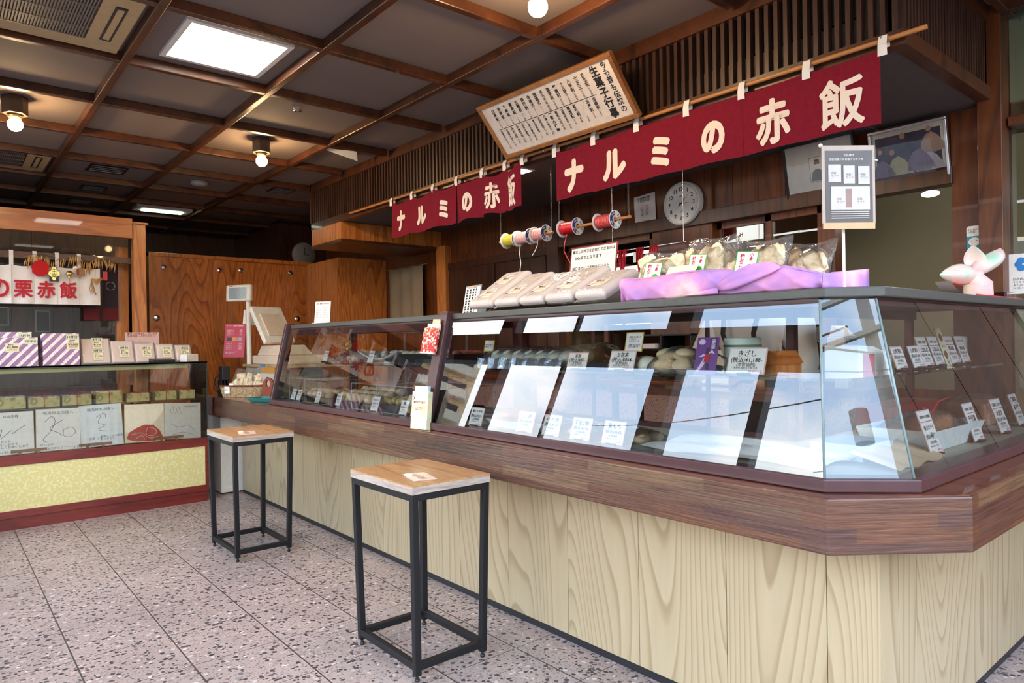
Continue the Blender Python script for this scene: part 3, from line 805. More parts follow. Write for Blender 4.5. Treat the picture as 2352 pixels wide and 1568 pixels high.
# ---------------------------------------------------------------- two stools
def stool(x, y, label):
    t = thing('bar_stool', label, 'stool', (x, y, 0), 'square bar stools in front of the counter', T(x, y, 0))
    sx, sy, zt = 0.345, 0.465, 0.70
    Mo = T(x, y, 0)
    b = MB(Mo); b.box(-sx / 2, -sy / 2, zt - 0.006, sx / 2, sy / 2, zt)
    b.cur = 1; b.box(-sx / 2, -sy / 2, zt - 0.032, sx / 2, sy / 2, zt - 0.006)
    b.build('seat', [M['seat_top'], M['seat_edge']], t)
    r = 0.0125
    ax, ay, bx, by = 0.158, 0.218, 0.146, 0.204
    for i, j in ((-1, -1), (1, -1), (1, 1), (-1, 1)):
        b = MB(Mo)
        def ring(cx, cy, z): return [(cx - r, cy - r, z), (cx + r, cy - r, z), (cx + r, cy + r, z), (cx - r, cy + r, z)]
        b.loft([ring(i * bx, j * by, 0.022), ring(i * ax, j * ay, zt - 0.032)])
        leg = b.build('leg', M['black_metal'], t, bevel=0.002)
        b = MB(Mo); b.cyl((i * bx, j * by, 0.010), (i * bx, j * by, 0.024), 0.005); b.lathe([(0.0, 0), (0.008, 0.0), (0.010, 0.006), (0.008, 0.011), (0, 0.012)], (i * bx, j * by, 0.0), 12)
        b.build('glide_foot', M['black_plastic'], leg)
    b = MB(Mo)
    for z, ex, ey in ((zt - 0.045, ax, ay), (0.055, bx, by)):
        pass
    z0, z1 = zt - 0.057, zt - 0.032
    b.box(-ax, -ay - r, z0, ax, -ay + r, z1); b.box(-ax, ay - r, z0, ax, ay + r, z1)
    b.box(-ax - r, -ay, z0, -ax + r, ay, z1); b.box(ax - r, -ay, z0, ax + r, ay, z1)
    b.build('apron_frame', M['black_metal'], t, bevel=0.002)
    b = MB(Mo)
    z0, z1 = 0.040, 0.065
    b.box(-bx, -by - r, z0, bx, -by + r, z1); b.box(-bx, by - r, z0, bx, by + r, z1)
    b.box(-bx - r, -by, z0, -bx + r, by, z1); b.box(bx - r, -by, z0, bx + r, by, z1)
    b.build('stretcher_frame', M['black_metal'], t, bevel=0.002)
    return t
stool(1.452, 2.31, 'nearer square stool with black metal frame and pale wood seat')
stool(1.435, 4.135, 'farther square stool with black metal frame, by the yellow display case')
def seat_note(x, y, rz, label):
    Mo = T(x, y, 0.7005) @ RZ(rz)
    t = thing('seat_note', label, 'note', M=Mo)
    b = MB(Mo); b.box(-0.075, -0.045, 0, 0.075, 0.045, 0.0012); b.build('laminated_sheet', flat('pinkish_sheet', srgb(236, 206, 184), 0.25), t)
    b = MB(Mo @ T(0, 0, 0.0016)); put_text(b, 'お食事がお済みになりましたら\n席をお譲りくださいますよう\nご協力お願いします', 0, 0, w=0.12, bold=0.01, res=2); b.build('lettering', M['maroon_ink'], t)
    b = MB(Mo); b.lathe([(0, 0.0012), (0.017, 0.0012), (0.017, 0.006), (0.014, 0.008), (0, 0.008)], (0.035, 0.03, 0), 18); b.build('white_disc', M['white'], t)
    return t
seat_note(1.392, 2.21, R(75), 'pinkish laminated note with a white disc on the nearer stool seat')
seat_note(1.38, 4.02, R(75), 'pinkish laminated note with a white disc on the farther stool seat')

# ================================================================ yellow showcase on the left
YF = 5.64
sc = thing('glass_showcase', 'glass showcase with mottled yellow front panel in a red-brown frame', 'display case', (0.7, 5.9, 0))
x0, x1, yb = -0.22, 1.640, 6.10
b = MB(); b.box(x0 + 0.01, YF + 0.012, 0, x1 - 0.012, yb, 0.08); b.build('plinth', M['red_wood'], sc)
b = MB()
b.box(x0, YF, 0.08, x1, YF + 0.03, 0.128); b.box(x0, YF, 0.427, x1, YF + 0.03, 0.493)
b.box(x0, YF, 0.128, x0 + 0.03, YF + 0.03, 0.427); b.box(x1 - 0.024, YF, 0.128, x1, YF + 0.03, 0.427)
b.box(x1 - 0.02, YF + 0.03, 0.08, x1, yb, 0.493); b.box(x0, YF + 0.03, 0.48, x1, yb, 0.493); b.box(x0, yb - 0.02, 0.08, x1, yb, 0.48)
b.build('frame', M['red_wood'], sc, bevel=0.002)
b = MB(); b.box(x0 + 0.03, YF + 0.008, 0.128, x1 - 0.024, YF + 0.02, 0.427); b.build('yellow_panel', M['yellow_panel'], sc)
M['glass3'] = glass('showcase_glass', (0.93, 0.96, 0.93))
b = MB(); b.quad((x0, YF + 0.006, 0.493), (x1 - 0.004, YF + 0.006, 0.493), (x1 - 0.004, YF + 0.006, 1.072), (x0, YF + 0.006, 1.072)); b.build('front_glass', M['glass3'], sc)
b = MB(); b.quad((x1 - 0.004, YF + 0.006, 0.493), (x1 - 0.004, yb, 0.493), (x1 - 0.004, yb, 1.072), (x1 - 0.004, YF + 0.006, 1.072)); b.build('end_glass', M['glass3'], sc)
b = MB(); b.box(x0, YF, 1.072, x1, yb, 1.082); b.build('top_glass', flat('dark_glass_top', srgb(34, 36, 34), 0.1), sc)
b = MB(); b.box(x1 - 0.007, YF, 0.493, x1 - 0.001, YF + 0.008, 1.072); b.box(x0, YF, 1.069, x1, YF + 0.004, 1.083)
b.box(x1 - 0.006, yb - 0.005, 0.493, x1 - 0.001, yb, 1.07); b.build('edge_strip', flat('dark_green_edge', srgb(48, 58, 52), 0.3), sc)
b = MB(); b.box(x0, YF + 0.05, 1.036, x1 - 0.13, YF + 0.075, 1.066); b.build('lamp_cover', flat('yellow_strip', srgb(214, 206, 140), 0.5), sc)
b = MB(); b.box(x0, YF + 0.10, 0.783, x1 - 0.05, yb - 0.02, 0.791); b.build('shelf', M['green_glass'], sc)
# wrapped boxes on its shelf
WRAP = blotch('printed_yellow_wrap', [(0.3, srgb(216, 204, 142)), (0.55, srgb(206, 190, 120)), (0.66, srgb(150, 130, 80)), (0.74, srgb(216, 204, 142))], 22, 0.6)
WRAPW = blotch('printed_white_wrap', [(0.45, srgb(240, 236, 226)), (0.56, srgb(120, 116, 104)), (0.6, srgb(240, 236, 226))], 26, 0.6)
def wrapped(x, w, d, h, rz, white, label, y=5.86, cord=True):
    Mo = T(x, y, 0.7915) @ RZ(rz)
    t = thing('wrapped_box', label, 'gift box', M=Mo, group='wrapped boxes on the showcase shelf')
    b = MB(Mo); b.box(-w / 2, -d / 2, 0, w / 2, d / 2, h); b.build('box', WRAP, t, bevel=0.004)
    b = MB(Mo); b.box(-w / 2 * 0.96, -d / 2 * 0.96, h, w / 2 * 0.96, d / 2 * 0.96, h + 0.003); b.build('printed_top', WRAPW if white else WRAP, t)
    if cord:
        b = MB(Mo); b.box(-0.002, -d / 2 - 0.001, 0, 0.002, d / 2 + 0.001, h + 0.0045); b.box(-w / 2 - 0.001, -0.002, 0.002, w / 2 + 0.001, 0.002, h + 0.0045)
        for s in (-1, 1):
            b.tube([(0, 0, h + 0.004), (s * 0.02, 0.004, h + 0.02), (s * 0.045, -0.004, h + 0.022), (s * 0.05, 0.0, h + 0.008)], 0.0016, 6)
        b.build('cord_bow', M['red_ink'], t)
    return t
wrapped(0.22, 0.20, 0.15, 0.075, 0.0, True, 'wrapped box with white printed top at the left edge of the showcase shelf', cord=False)
wrapped(0.41, 0.165, 0.15, 0.08, 0.0, True, 'brown-sided wrapped box with white top, second from the left edge on the showcase shelf', cord=False)
wrapped(0.595, 0.185, 0.15, 0.07, 0.04, True, 'yellow wrapped box with long red cord bow, just left of the shelf middle')
wrapped(0.795, 0.18, 0.15, 0.07, -0.03, True, 'yellow wrapped box with looped cord bow, left of the tallest box on the shelf')
wrapped(0.99, 0.17, 0.15, 0.088, 0.06, True, 'tallest wrapped box with white top on the showcase shelf')
wrapped(1.185, 0.155, 0.14, 0.062, 0.0, False, 'low yellow wrapped box with red cord, right of the tallest box')
wrapped(1.375, 0.155, 0.14, 0.066, 0.05, False, 'yellow wrapped box with white and red bow, second from the right end of the shelf')
wrapped(1.53, 0.115, 0.14, 0.066, 0.0, False, 'small yellow wrapped box at the right end of the showcase shelf')
# autograph boards leaning in its lower part
BOARD_EDGE = flat('board_gilt_edge', srgb(206, 184, 140), 0.5)
def board(x, w, h, lean, roll, face, label, y=5.665):
    Mo = T(x, y, 0.4975) @ RX(R(-lean)) @ RY(R(roll))
    t = thing('autograph_board', label, 'signed board', M=Mo, group='autograph boards in the showcase')
    b = MB(Mo); b.box(-w / 2, 0.0, 0.0, w / 2, 0.003, h); b.cur = 1
    b.box(-w / 2 + 0.003, -0.0006, 0.003, w / 2 - 0.003, 0.0, h - 0.003); b.build('board', [BOARD_EDGE, face], t)
    return t, Mo @ T(0, -0.0012, 0) @ RX(R(90))
def scribble(mb_, pts, r=0.0014):
    # smooth pen stroke through 2-D points
    out = []
    n = len(pts)
    for i in range(n - 1):
        p0, p1, p2, p3 = pts[max(i - 1, 0)], pts[i], pts[i + 1], pts[min(i + 2, n - 1)]
        for k in range(6):
            s = k / 6
            out.append(tuple(0.5 * ((2 * p1[j]) + (-p0[j] + p2[j]) * s + (2 * p0[j] - 5 * p1[j] + 4 * p2[j] - p3[j]) * s * s + (-p0[j] + 3 * p1[j] - 3 * p2[j] + p3[j]) * s ** 3) for j in (0, 1)) + (0,))
    out.append((*pts[-1], 0)); mb_.tube(out, r, 5)
PAPERW = flat('board_paper', srgb(236, 228, 218), 0.5, 0, 0.3)
PAPERB = flat('board_paper_bluish', srgb(214, 218, 222), 0.4, 0, 0.4)
GREYI = flat('grey_ink', srgb(96, 92, 92), 0.6)
t, Q = board(0.40, 0.255, 0.285, 10, 0, PAPERW, 'signed white board with slanting signature at the left edge of the showcase')
b = MB(Q); put_text(b, '餅本店様', 0.0, 0.255, size=0.022, res=2)
scribble(b, [(-0.10, 0.12), (-0.05, 0.17), (-0.06, 0.11), (0.0, 0.16), (0.01, 0.14), (0.04, 0.165), (0.08, 0.19)])
put_text(b, 'これからも\nおいしいお餅を\nよろしくお願いします', 0.0, 0.07, h=0.055, res=2); put_text(b, '2022.4.6', -0.05, 0.02, size=0.02); b.build('handwriting', M['ink'], t)
t, Q = board(0.665, 0.262, 0.29, 10, 1, PAPERW, 'signed white board with a large letter K signature, dated 2022.6.19')
b = MB(Q); put_text(b, '鳴海餅本店様へ', 0, 0.26, size=0.026, res=2)
scribble(b, [(-0.08, 0.20), (-0.04, 0.235), (-0.02, 0.20), (-0.05, 0.13), (-0.09, 0.08), (-0.06, 0.06)], 0.0016); scribble(b, [(0.03, 0.21), (-0.05, 0.155), (0.0, 0.12), (0.02, 0.10)], 0.0016)
scribble(b, [(0.03, 0.14), (0.075, 0.155), (0.10, 0.12), (0.07, 0.09), (0.03, 0.10), (0.03, 0.14)])
put_text(b, '2022.6.19', -0.07, 0.045, size=0.02); put_text(b, 'いつもありがとうございます', 0, 0.018, w=0.235, res=2); b.build('handwriting', GREYI, t)
t, Q = board(0.93, 0.268, 0.30, 10, -1, PAPERB, 'bluish signed board under clear wrap, middle of the five boards')
b = MB(Q); put_text(b, '鳴海餅本店様へ', 0, 0.265, size=0.024, res=2)
scribble(b, [(-0.03, 0.21), (0.02, 0.235), (0.03, 0.2)]); scribble(b, [(0.0, 0.22), (-0.02, 0.17), (0.02, 0.15), (-0.02, 0.12), (0.03, 0.105)])
put_text(b, '京都 山本', -0.04, 0.06, size=0.02, res=2); put_text(b, '素晴らしいお餅を\nありがとう', 0.06, 0.06, h=0.035, res=2); b.build('handwriting', M['blue_ink'], t)
t, Q = board(1.20, 0.268, 0.285, 10, 2, flat('golden_wrapped_paper', srgb(240, 214, 176), 0.3, 0, 0.5), 'board with a big red painted round shape, second from the right')
b = MB(Q)
pts = [(-0.12, 0.03), (-0.105, 0.075), (-0.05, 0.11), (0.0, 0.13), (0.06, 0.125), (0.1, 0.085), (0.125, 0.03), (0.06, 0.005), (-0.06, 0.01)]
b.raw([(x, y, 0) for x, y in pts], [tuple(reversed(range(len(pts))))]); b.build('red_painting', flat('vermilion_paint', srgb(206, 58, 34), 0.5), t)
b = MB(Q @ T(0, 0, 0.001)); scribble(b, [(0.02, 0.11), (0.06, 0.1), (0.08, 0.07), (0.05, 0.045), (0.01, 0.06), (0.02, 0.11)], 0.002); scribble(b, [(-0.09, 0.06), (-0.02, 0.07), (0.03, 0.03), (0.1, 0.04)], 0.002)
scribble(b, [(-0.06, 0.03), (-0.02, 0.05), (0.0, 0.02)], 0.002); b.build('white_strokes', M['paper'], t)
t, Q = board(1.462, 0.262, 0.275, 10, 3, PAPERW, 'cream board with faint pencil sketch strokes, rightmost of the five')
b = MB(Q); put_text(b, '鳴海餅本店様', 0.06, 0.245, size=0.016, res=2)
for k in range(4):
    scribble(b, [(-0.09 + k * 0.02, 0.25), (-0.085 + k * 0.022, 0.21), (-0.07 + k * 0.02, 0.19)], 0.001)
scribble(b, [(-0.09, 0.12), (-0.03, 0.09), (0.04, 0.10), (0.08, 0.06)], 0.001); scribble(b, [(-0.08, 0.03), (0.0, 0.05), (0.09, 0.02)], 0.001); b.build('pencil_sketch', GREYI, t)
for i, (x, lab) in enumerate(((0.495, 'wooden ledge stand under the two leftmost boards'), (0.882, 'wooden ledge stand below the bluish middle board'), (1.362, 'wooden ledge stand below the two rightmost boards'))):
    t = thing('board_stand', lab, 'stand', (x, 5.655, 0.494), 'wooden stands for the boards')
    b = MB(); b.box(x - 0.1, 5.648, 0.51, x + 0.1, 5.656, 0.528); b.build('bar', M['frame_wood'], t)
    for s in (-0.05, 0.05):
        b = MB(); b.box(x + s - 0.008, 5.648, 0.494, x + s + 0.008, 5.66, 0.511); b.build('foot', M['frame_wood'], t)

# boxes and packs standing on its top
def stripes():
    m, t, o = nt('striped_purple_paper')
    co = N(t, 'TexCoord'); s = N(t, 'SeparateXYZ'); t.links.new(co.outputs['Object'], s.inputs[0])
    a = N(t, 'Math', operation='SUBTRACT'); t.links.new(s.outputs['X'], a.inputs[0])
    zz = N(t, 'Math', operation='MULTIPLY'); zz.inputs[1].default_value = 0.9; t.links.new(s.outputs['Z'], zz.inputs[0]); t.links.new(zz.outputs[0], a.inputs[1])
    p = N(t, 'Math', operation='PINGPONG'); p.inputs[1].default_value = 0.03; t.links.new(a.outputs[0], p.inputs[0])
    r = ramp(t, None, [(0, srgb(240, 230, 224)), (0.42, srgb(156, 118, 154))], 'CONSTANT')
    dv = N(t, 'Math', operation='DIVIDE'); dv.inputs[1].default_value = 0.03; t.links.new(p.outputs[0], dv.inputs[0]); t.links.new(dv.outputs[0], r.inputs[0])
    n = N(t, 'TexVoronoi', i_Scale=60.0); t.links.new(co.outputs['Object'], n.inputs['Vector'])
    r2 = ramp(t, n.outputs['Distance'], [(0.2, (0.82, 0.8, 0.84)), (0.5, (1.1, 1.08, 1.1))])
    mx = N(t, 'MixRGB', blend_type='MULTIPLY'); mx.inputs[0].default_value = 1
    t.links.new(r.outputs[0], mx.inputs[1]); t.links.new(r2.outputs[0], mx.inputs[2])
    principled(t, o, mx.outputs[0], 0.5); return m
M['stripes'] = stripes()
GREENP = flat('pale_green_card', srgb(222, 224, 190), 0.6)
def label_card(t, Mo, x, z, w, h, big, name='price_label'):
    b = MB(Mo); b.box(x - w / 2, -0.0012, z, x + w / 2, 0, z + h); o = b.build(name, M['cream'], t)
    b = MB(Mo @ T(0, -0.0018, 0) @ RX(R(90)))
    put_text(b, '栗赤飯', x - w * 0.1, z + h * 0.82, h=h * 0.17, bold=0.02, res=2)
    put_text(b, big, x, z + h * 0.52, w=w * 0.8, bold=0.02, res=2); put_text(b, '消費税込価格', x, z + h * 0.25, w=w * 0.7, res=2)
    b.build('label_lettering', M['ink'], o)
def pattern_box(x, w, h, d, lean, name, num, label, y, z=1.083):
    Mo = T(x, y, z) @ RX(R(-lean))
    t = thing('patterned_box', label, 'gift box', M=Mo, group='purple striped boxes on the showcase')
    b = MB(Mo); b.box(-w / 2, 0, 0, w / 2, d, h); b.cur = 1; b.box(-w / 2, -0.0005, h, w / 2, d, h + 0.001); b.build('box', [M['stripes'], flat('box_lid_cream', srgb(226, 216, 204), 0.6) if 'box_lid_cream' not in D.materials else D.materials['box_lid_cream']], t, bevel=0.002)
    label_card(t, Mo, name, h * 0.5, 0.075, 0.06, '¥3,888')
    b = MB(Mo); b.box(w / 2 - 0.078, -0.002, h - 0.045, w / 2 - 0.002, -0.0006, h - 0.005); o = b.build('size_card', GREENP, t)
    b = MB(Mo @ T(0, -0.0026, 0) @ RX(R(90))); put_text(b, num, w / 2 - 0.04, h - 0.025, w=0.062, bold=0.02, res=2); b.build('card_lettering', M['ink'], o)
pattern_box(0.44, 0.20, 0.235, 0.10, 6, 0.02, '15杯分', 'tall purple striped box, leaning behind the one marked 7', 5.86)
pattern_box(0.447, 0.228, 0.195, 0.10, 6, -0.03, '7杯半分', 'purple striped box marked 7, at the left edge on the showcase', 5.73)
pattern_box(0.697, 0.216, 0.222, 0.12, 5, 0.07, '10杯分', 'purple striped box marked 10, beside the clear rice packs', 5.73)
PACKG = film('pack_wrap_pale', (0.98, 0.95, 0.93), 0.42, (1.0, 0.95, 0.91), 25, 0.8, 1.42)
def rice_pack(x, w, h, lean, num, label, y=5.74, z=1.083, group='clear rice packs on the showcase', nlab=1):
    Mo = T(x, y, z) @ RX(R(-lean))
    t = thing('rice_pack', label, 'food pack', M=Mo, group=group)
    d = 0.045
    b = MB(Mo); b.loft([[(-w / 2 + .008, d - .004, .008), (w / 2 - .008, d - .004, .008), (w / 2 - .008, d - .004, h - .008), (-w / 2 + .008, d - .004, h - .008)], [(-w / 2 + .014, .008, .014), (w / 2 - .014, .008, .014), (w / 2 - .014, .008, h - .014), (-w / 2 + .014, .008, h - .014)]])
    b.build('packed_rice', M['pack_rice'], t, bevel=0.008)
    b = MB(Mo); b.loft([[(-w / 2, d, 0), (w / 2, d, 0), (w / 2, d, h), (-w / 2, d, h)], [(-w / 2, d * .55, 0), (w / 2, d * .55, 0), (w / 2, d * .55, h), (-w / 2, d * .55, h)], [(-w / 2 + .012, 0, .012), (w / 2 - .012, 0, .012), (w / 2 - .012, 0, h - .012), (-w / 2 + .012, 0, h - .012)]])
    b.build('clear_pack', PACKG, t, bevel=0.006, seg=3)
    for k in range(nlab):
        zz = h * (0.26 if nlab == 1 else 0.14 + 0.42 * k)
        label_card(t, Mo @ T(0, -0.002, 0), 0.01, zz, 0.06, 0.058, '¥1,296')
        b = MB(Mo); b.box(-0.025, -0.004, zz + 0.06, 0.045, -0.002, zz + 0.085); o = b.build('size_card', GREENP, t)
        b = MB(Mo @ T(0, -0.0046, 0) @ RX(R(90))); put_text(b, num if k == 0 else '4杯分', 0.01, zz + 0.073, w=0.055, bold=0.02, res=2); b.build('card_lettering', M['ink'], o)
rice_pack(0.915, 0.195, 0.215, 24, '5杯分', 'big clear rice pack with two labels, next to the box marked 10', nlab=2)
rice_pack(1.085, 0.165, 0.195, 24, '3杯分', 'clear rice pack labelled 3, right of the double-labelled pack')
rice_pack(1.235, 0.15, 0.175, 24, '2杯分', 'clear rice pack labelled 2 on the showcase')
rice_pack(1.375, 0.14, 0.165, 24, '1杯半分', 'clear rice pack labelled 1 and a half on the showcase')
rice_pack(1.505, 0.13, 0.155, 24, '1杯分', 'smallest clear rice pack, rightmost on the showcase')
t = thing('notice_strip', 'pinkish lettered strip card behind the packs on the showcase', 'sign', (1.26, 5.88, 1.083))
b = MB(); b.box(1.14, 5.98, 1.083, 1.38, 5.984, 1.315); b.build('card', flat('pink_card', srgb(226, 190, 180), 0.6), t)
b = MB(T(1.26, 5.979, 1.296) @ RX(R(90))); put_text(b, '栗なしの赤飯もございます\n当日お召し上がり下さい', 0, 0, w=0.21, bold=0.02, res=2); b.build('lettering', M['maroon_ink'], t)
t = thing('card_terminal', 'flat black device lying at the front of the showcase top', 'device', (1.335, 5.70, 1.083))
b = MB(T(1.335, 5.715, 1.083) @ RZ(0.1)); b.prism_x([(-0.05, 0), (0.05, 0), (0.05, 0.03), (-0.05, 0.018)], -0.08, 0.08); b.build('body', M['black_plastic'], t, bevel=0.004)
t = thing('tissue_box', 'small open white and peach box at the right end of the showcase top', 'box', (1.53, 5.72, 1.083))
Mo = T(1.53, 5.72, 1.083) @ RZ(0.5)
b = MB(Mo)
for a in ((-0.055, -0.035, 0.055, -0.032), (-0.055, 0.032, 0.055, 0.035), (-0.055, -0.035, -0.052, 0.035), (0.052, -0.035, 0.055, 0.035)): b.box(a[0], a[1], 0, a[2], a[3], 0.055)
b.box(-0.055, -0.035, 0, 0.055, 0.035, 0.003); b.build('box', M['white'], t)
b = MB(Mo @ T(0.055, 0, 0.055) @ RY(R(-30))); b.box(-0.11, -0.035, 0, 0.0, 0.035, 0.003); b.build('lid_flap', flat('peach_card', srgb(232, 200, 174), 0.6), t)
b = MB(Mo); b.box(-0.045, -0.028, 0.004, 0.045, 0.028, 0.05); b.build('coloured_slips', blotch('coloured_slips', [(0.4, srgb(240, 236, 230)), (0.55, srgb(90, 180, 120)), (0.62, srgb(230, 90, 80))], 40, 0.6), t)

# ================================================================ seller's booth behind it
bo = thing('seller_booth', 'timber booth frame with orange-brown posts and a deep top beam', 'booth frame', (0.8, 6.2, 0))
b = MB(); b.box(1.245, 6.17, 0, 1.335, 6.26, 2.185); b.prism_x([(6.15, 2.185), (6.28, 2.185), (6.28, 2.21), (6.15, 2.20)], 1.235, 1.35); b.build('post', M['orange_wood'], bo, bevel=0.002)
b = MB(); b.box(1.17, 6.44, 0, 1.26, 6.53, 2.03); b.build('post', M['orange_wood'], bo, bevel=0.002)
b = MB(); b.box(-0.22, 6.14, 2.065, 1.235, 6.19, 2.222); b.build('beam', M['orange_wood_x'], bo, bevel=0.003)
b = MB(); b.box(-0.22, 6.27, 1.875, 1.26, 6.31, 1.925); b.build('rail', M['beam'], bo)
b = MB(); b.box(1.19, 6.20, 0.9, 1.245, 6.22, 1.26); b.build('low_board', M['orange_wood'], bo)
t = thing('booth_partition', 'dark reflecting glass partition behind the booth curtain', 'partition', (0.5, 6.6, 0))
b = MB(); b.quad((-0.22, 6.48, 0.9), (1.17, 6.48, 0.9), (1.17, 6.48, 2.0), (-0.22, 6.48, 2.0)); b.build('glass_pane', M['glass'], t)
b = MB(); b.box(-0.22, 6.46, 0.0, 1.17, 6.50, 0.9); b.build('lower_panel', M['dark_wood'], t)
t = thing('booth_back', 'dark boarded back of the booth', 'panel', (0.5, 7.3, 0))
b = MB(); boards_x = -0.22
while boards_x < 1.35:
    b.box(boards_x, 7.3, 0, boards_x + 0.148, 7.33, 2.3); boards_x += 0.15
b.build('boards', M['dark_wood'], t)
for (x, z, w, h, lab) in ((0.40, 1.48, 0.22, 0.16, 'wide dark picture frame on the booth back, left edge of view'), (0.75, 1.44, 0.11, 0.19, 'narrow dark picture frame on the booth back, below the curtain')):
    t = thing('picture_frame', lab, 'picture frame', (x, 7.28, z), 'dark frames on the booth back')
    b = MB(); b.box(x - w / 2, 7.285, z - h / 2, x + w / 2, 7.30, z + h / 2); b.build('frame', M['grey_plastic'], t)
    b = MB(); b.box(x - w / 2 + .01, 7.282, z - h / 2 + .01, x + w / 2 - .01, 7.286, z + h / 2 - .01); b.build('picture', M['black_plastic'], t)
for (x, lab) in ((0.985, 'left of the two dark hanging banners with maroon foot'), (1.12, 'right of the two dark hanging banners with maroon foot, by the booth post')):
    t = thing('hanging_banner', lab, 'banner', (x, 6.40, 1.9), 'dark banners behind the booth curtain')
    b = MB(); b.box(x - 0.055, 6.40, 1.52, x + 0.055, 6.404, 1.88); b.build('cloth', flat('dark_banner_cloth', srgb(48, 38, 46), 0.9) if 'dark_banner_cloth' not in D.materials else D.materials['dark_banner_cloth'], t)
    b = MB(); b.box(x - 0.055, 6.399, 1.42, x + 0.055, 6.405, 1.52); b.build('maroon_foot', flat('dull_maroon', srgb(92, 22, 28), 0.9) if 'dull_maroon' not in D.materials else D.materials['dull_maroon'], t)
    b = MB(T(x, 6.3985, 1.70) @ RX(R(90))); b.lathe([(0.03, 0), (0.034, 0.0005)], (0, 0, 0), 24); b.cur = 0; b.build('ring_mark', M['grey_plastic'], t)
# white booth curtain
wn = thing('shop_curtain', 'white cloth shop curtain with red brush characters in the booth', 'curtain', (0.5, 6.26, 1.9))
cell = 0.142
for k in range(-3, 4):
    xa = 0.455 + cell * k; xb = xa + cell
    ph = rnd.random() * 6
    b = MB(); b.grid(lambda u, v: (xa + (xb - xa) * u, 6.255 + 0.006 * math.sin(u * 6 + ph) * (1 - v * 0.5), 1.535 + (1.825 - 0.012 * math.sin(math.pi * u) - 1.535) * v), 8, 8)
    p = b.build('cloth_panel', M['noren_white'], wn)
    ch = {-1: 'の', 0: '栗', 1: '赤', 2: '飯'}.get(k)
    if ch:
        b = MB(T((xa + xb) / 2, 6.246, 1.645) @ RX(R(90))); put_text(b, ch, 0, 0, h=0.122, w=0.108, thick=0.03, res=4); b.build('brush_character', M['red_ink'], p)
    b = MB(); b.box(xa - 0.012, 6.252, 1.82, xa + 0.014, 6.256, 1.93); b.box(xa - 0.012, 6.256, 1.926, xa + 0.014, 6.315, 1.93); b.build('strap', M['noren_white'], wn)
# rice-ear garland and charms hanging from the rail
g = thing('rice_ear_garland', 'dried rice-ear garland hung along the booth rail', 'garland', (0.8, 6.24, 1.9))
b = MB()
for s in range(3):
    b.tube([(0.52 + s * 0.21 + k * 0.05, 6.235 + 0.004 * k, 1.87 + 0.045 * math.sin(math.pi * k / 5) - 0.006 * s) for k in range(6)], 0.002, 6)
b.build('stems', flat('straw_stem', srgb(150, 116, 66), 0.7), g)
b = MB(); rr = random.Random(3)
for k in range(95):
    x = 0.53 + 0.60 * rr.random(); z = 1.865 + 0.045 * abs(math.sin((x - 0.52) / 0.21 * math.pi)) - rr.random() * 0.03
    l = 0.035 + 0.04 * rr.random(); dx = (rr.random() - 0.6) * 0.025; y = 6.225 + 0.03 * rr.random()
    b.tube([(x, y, z), (x + dx * .6, y, z - l * .5), (x + dx, y, z - l)], [0.002, 0.0048, 0.001], 5)
o = b.build('rice_ears', flat('rice_husk', srgb(206, 160, 96), 0.6), g); o['kind'] = 'stuff'
def charm(name, label, cat, loc): return thing(name, label, cat, loc, 'charms hanging from the garland')
t = charm('red_charm_bag', 'scalloped red felt charm hanging left on the rice garland', 'charm', (0.63, 6.23, 1.8))
b = MB(T(0.63, 6.225, 1.80) @ RX(R(90)))
pts = [(0.055 * math.cos(a) * (1 + 0.05 * math.sin(9 * a)), 0.062 * math.sin(a) * (1 + 0.04 * math.sin(9 * a))) for a in [2 * math.pi * k / 60 for k in range(60)]]
b.prism(pts, 0, 0.012); b.build('felt', flat('red_felt', srgb(200, 16, 24), 0.8), t)
t = charm('gold_plaque', 'gold four-lobed plaque lettered in black on the rice garland', 'charm', (0.715, 6.22, 1.76))
b = MB(T(0.715, 6.218, 1.76)); b.box(-0.03, 0, -0.055, 0.03, 0.004, 0.03); b.build('backing', M['black_plastic'], t)
b = MB(T(0.715, 6.2165, 1.765) @ RX(R(90))); pts = [((0.03 + 0.006 * math.cos(4 * a)) * math.cos(a), (0.045 + 0.008 * math.cos(4 * a)) * math.sin(a)) for a in [2 * math.pi * k / 48 for k in range(48)]]
b.prism(pts, 0, 0.003); b.build('gold_face', M['gold'], t)
b = MB(T(0.715, 6.2125, 1.765) @ RX(R(90))); put_text(b, '千両', 0, 0, h=0.068, bold=0.02, vert=True, lead=0.9); b.build('lettering', M['ink'], t)
t = charm('gold_bell', 'round gold bell with red tassel on the rice garland', 'charm', (0.815, 6.215, 1.77))
b = MB(); b.ball((0.815, 6.215, 1.77), 0.026, 0.026, 0.022); b.cyl((0.815, 6.215, 1.735), (0.815, 6.215, 1.75), 0.012, 0.016); b.lathe([(0.027, -0.003), (0.029, 0), (0.027, 0.003)], (0.815, 6.215, 1.77), 20); b.build('bell', M['gold'], t)
b = MB(); b.cyl((0.815, 6.215, 1.735), (0.815, 6.215, 1.66), 0.0015); b.cyl((0.815, 6.215, 1.66), (0.815, 6.215, 1.61), 0.004, 0.010); b.build('tassel', M['red_ink'], t)
t = charm('wooden_plaque', 'small wooden prayer plaque hanging on the rice garland', 'charm', (0.885, 6.22, 1.78))
b = MB(T(0.885, 6.218, 1.785) @ RX(R(90))); b.prism([(-0.03, -0.03), (0.03, -0.03), (0.03, 0.02), (0, 0.035), (-0.03, 0.02)], 0, 0.005); b.build('plaque', M['frame_wood'], t)
b = MB(T(0.87, 6.212, 1.785)); b.box(-0.006, 0, -0.022, 0.006, 0.001, 0.02); b.build('printed_picture', M['maroon_ink'], t)
t = charm('straw_charm', 'straw boat-shaped charm at the right end of the garland', 'charm', (0.99, 6.22, 1.73))
b = MB()
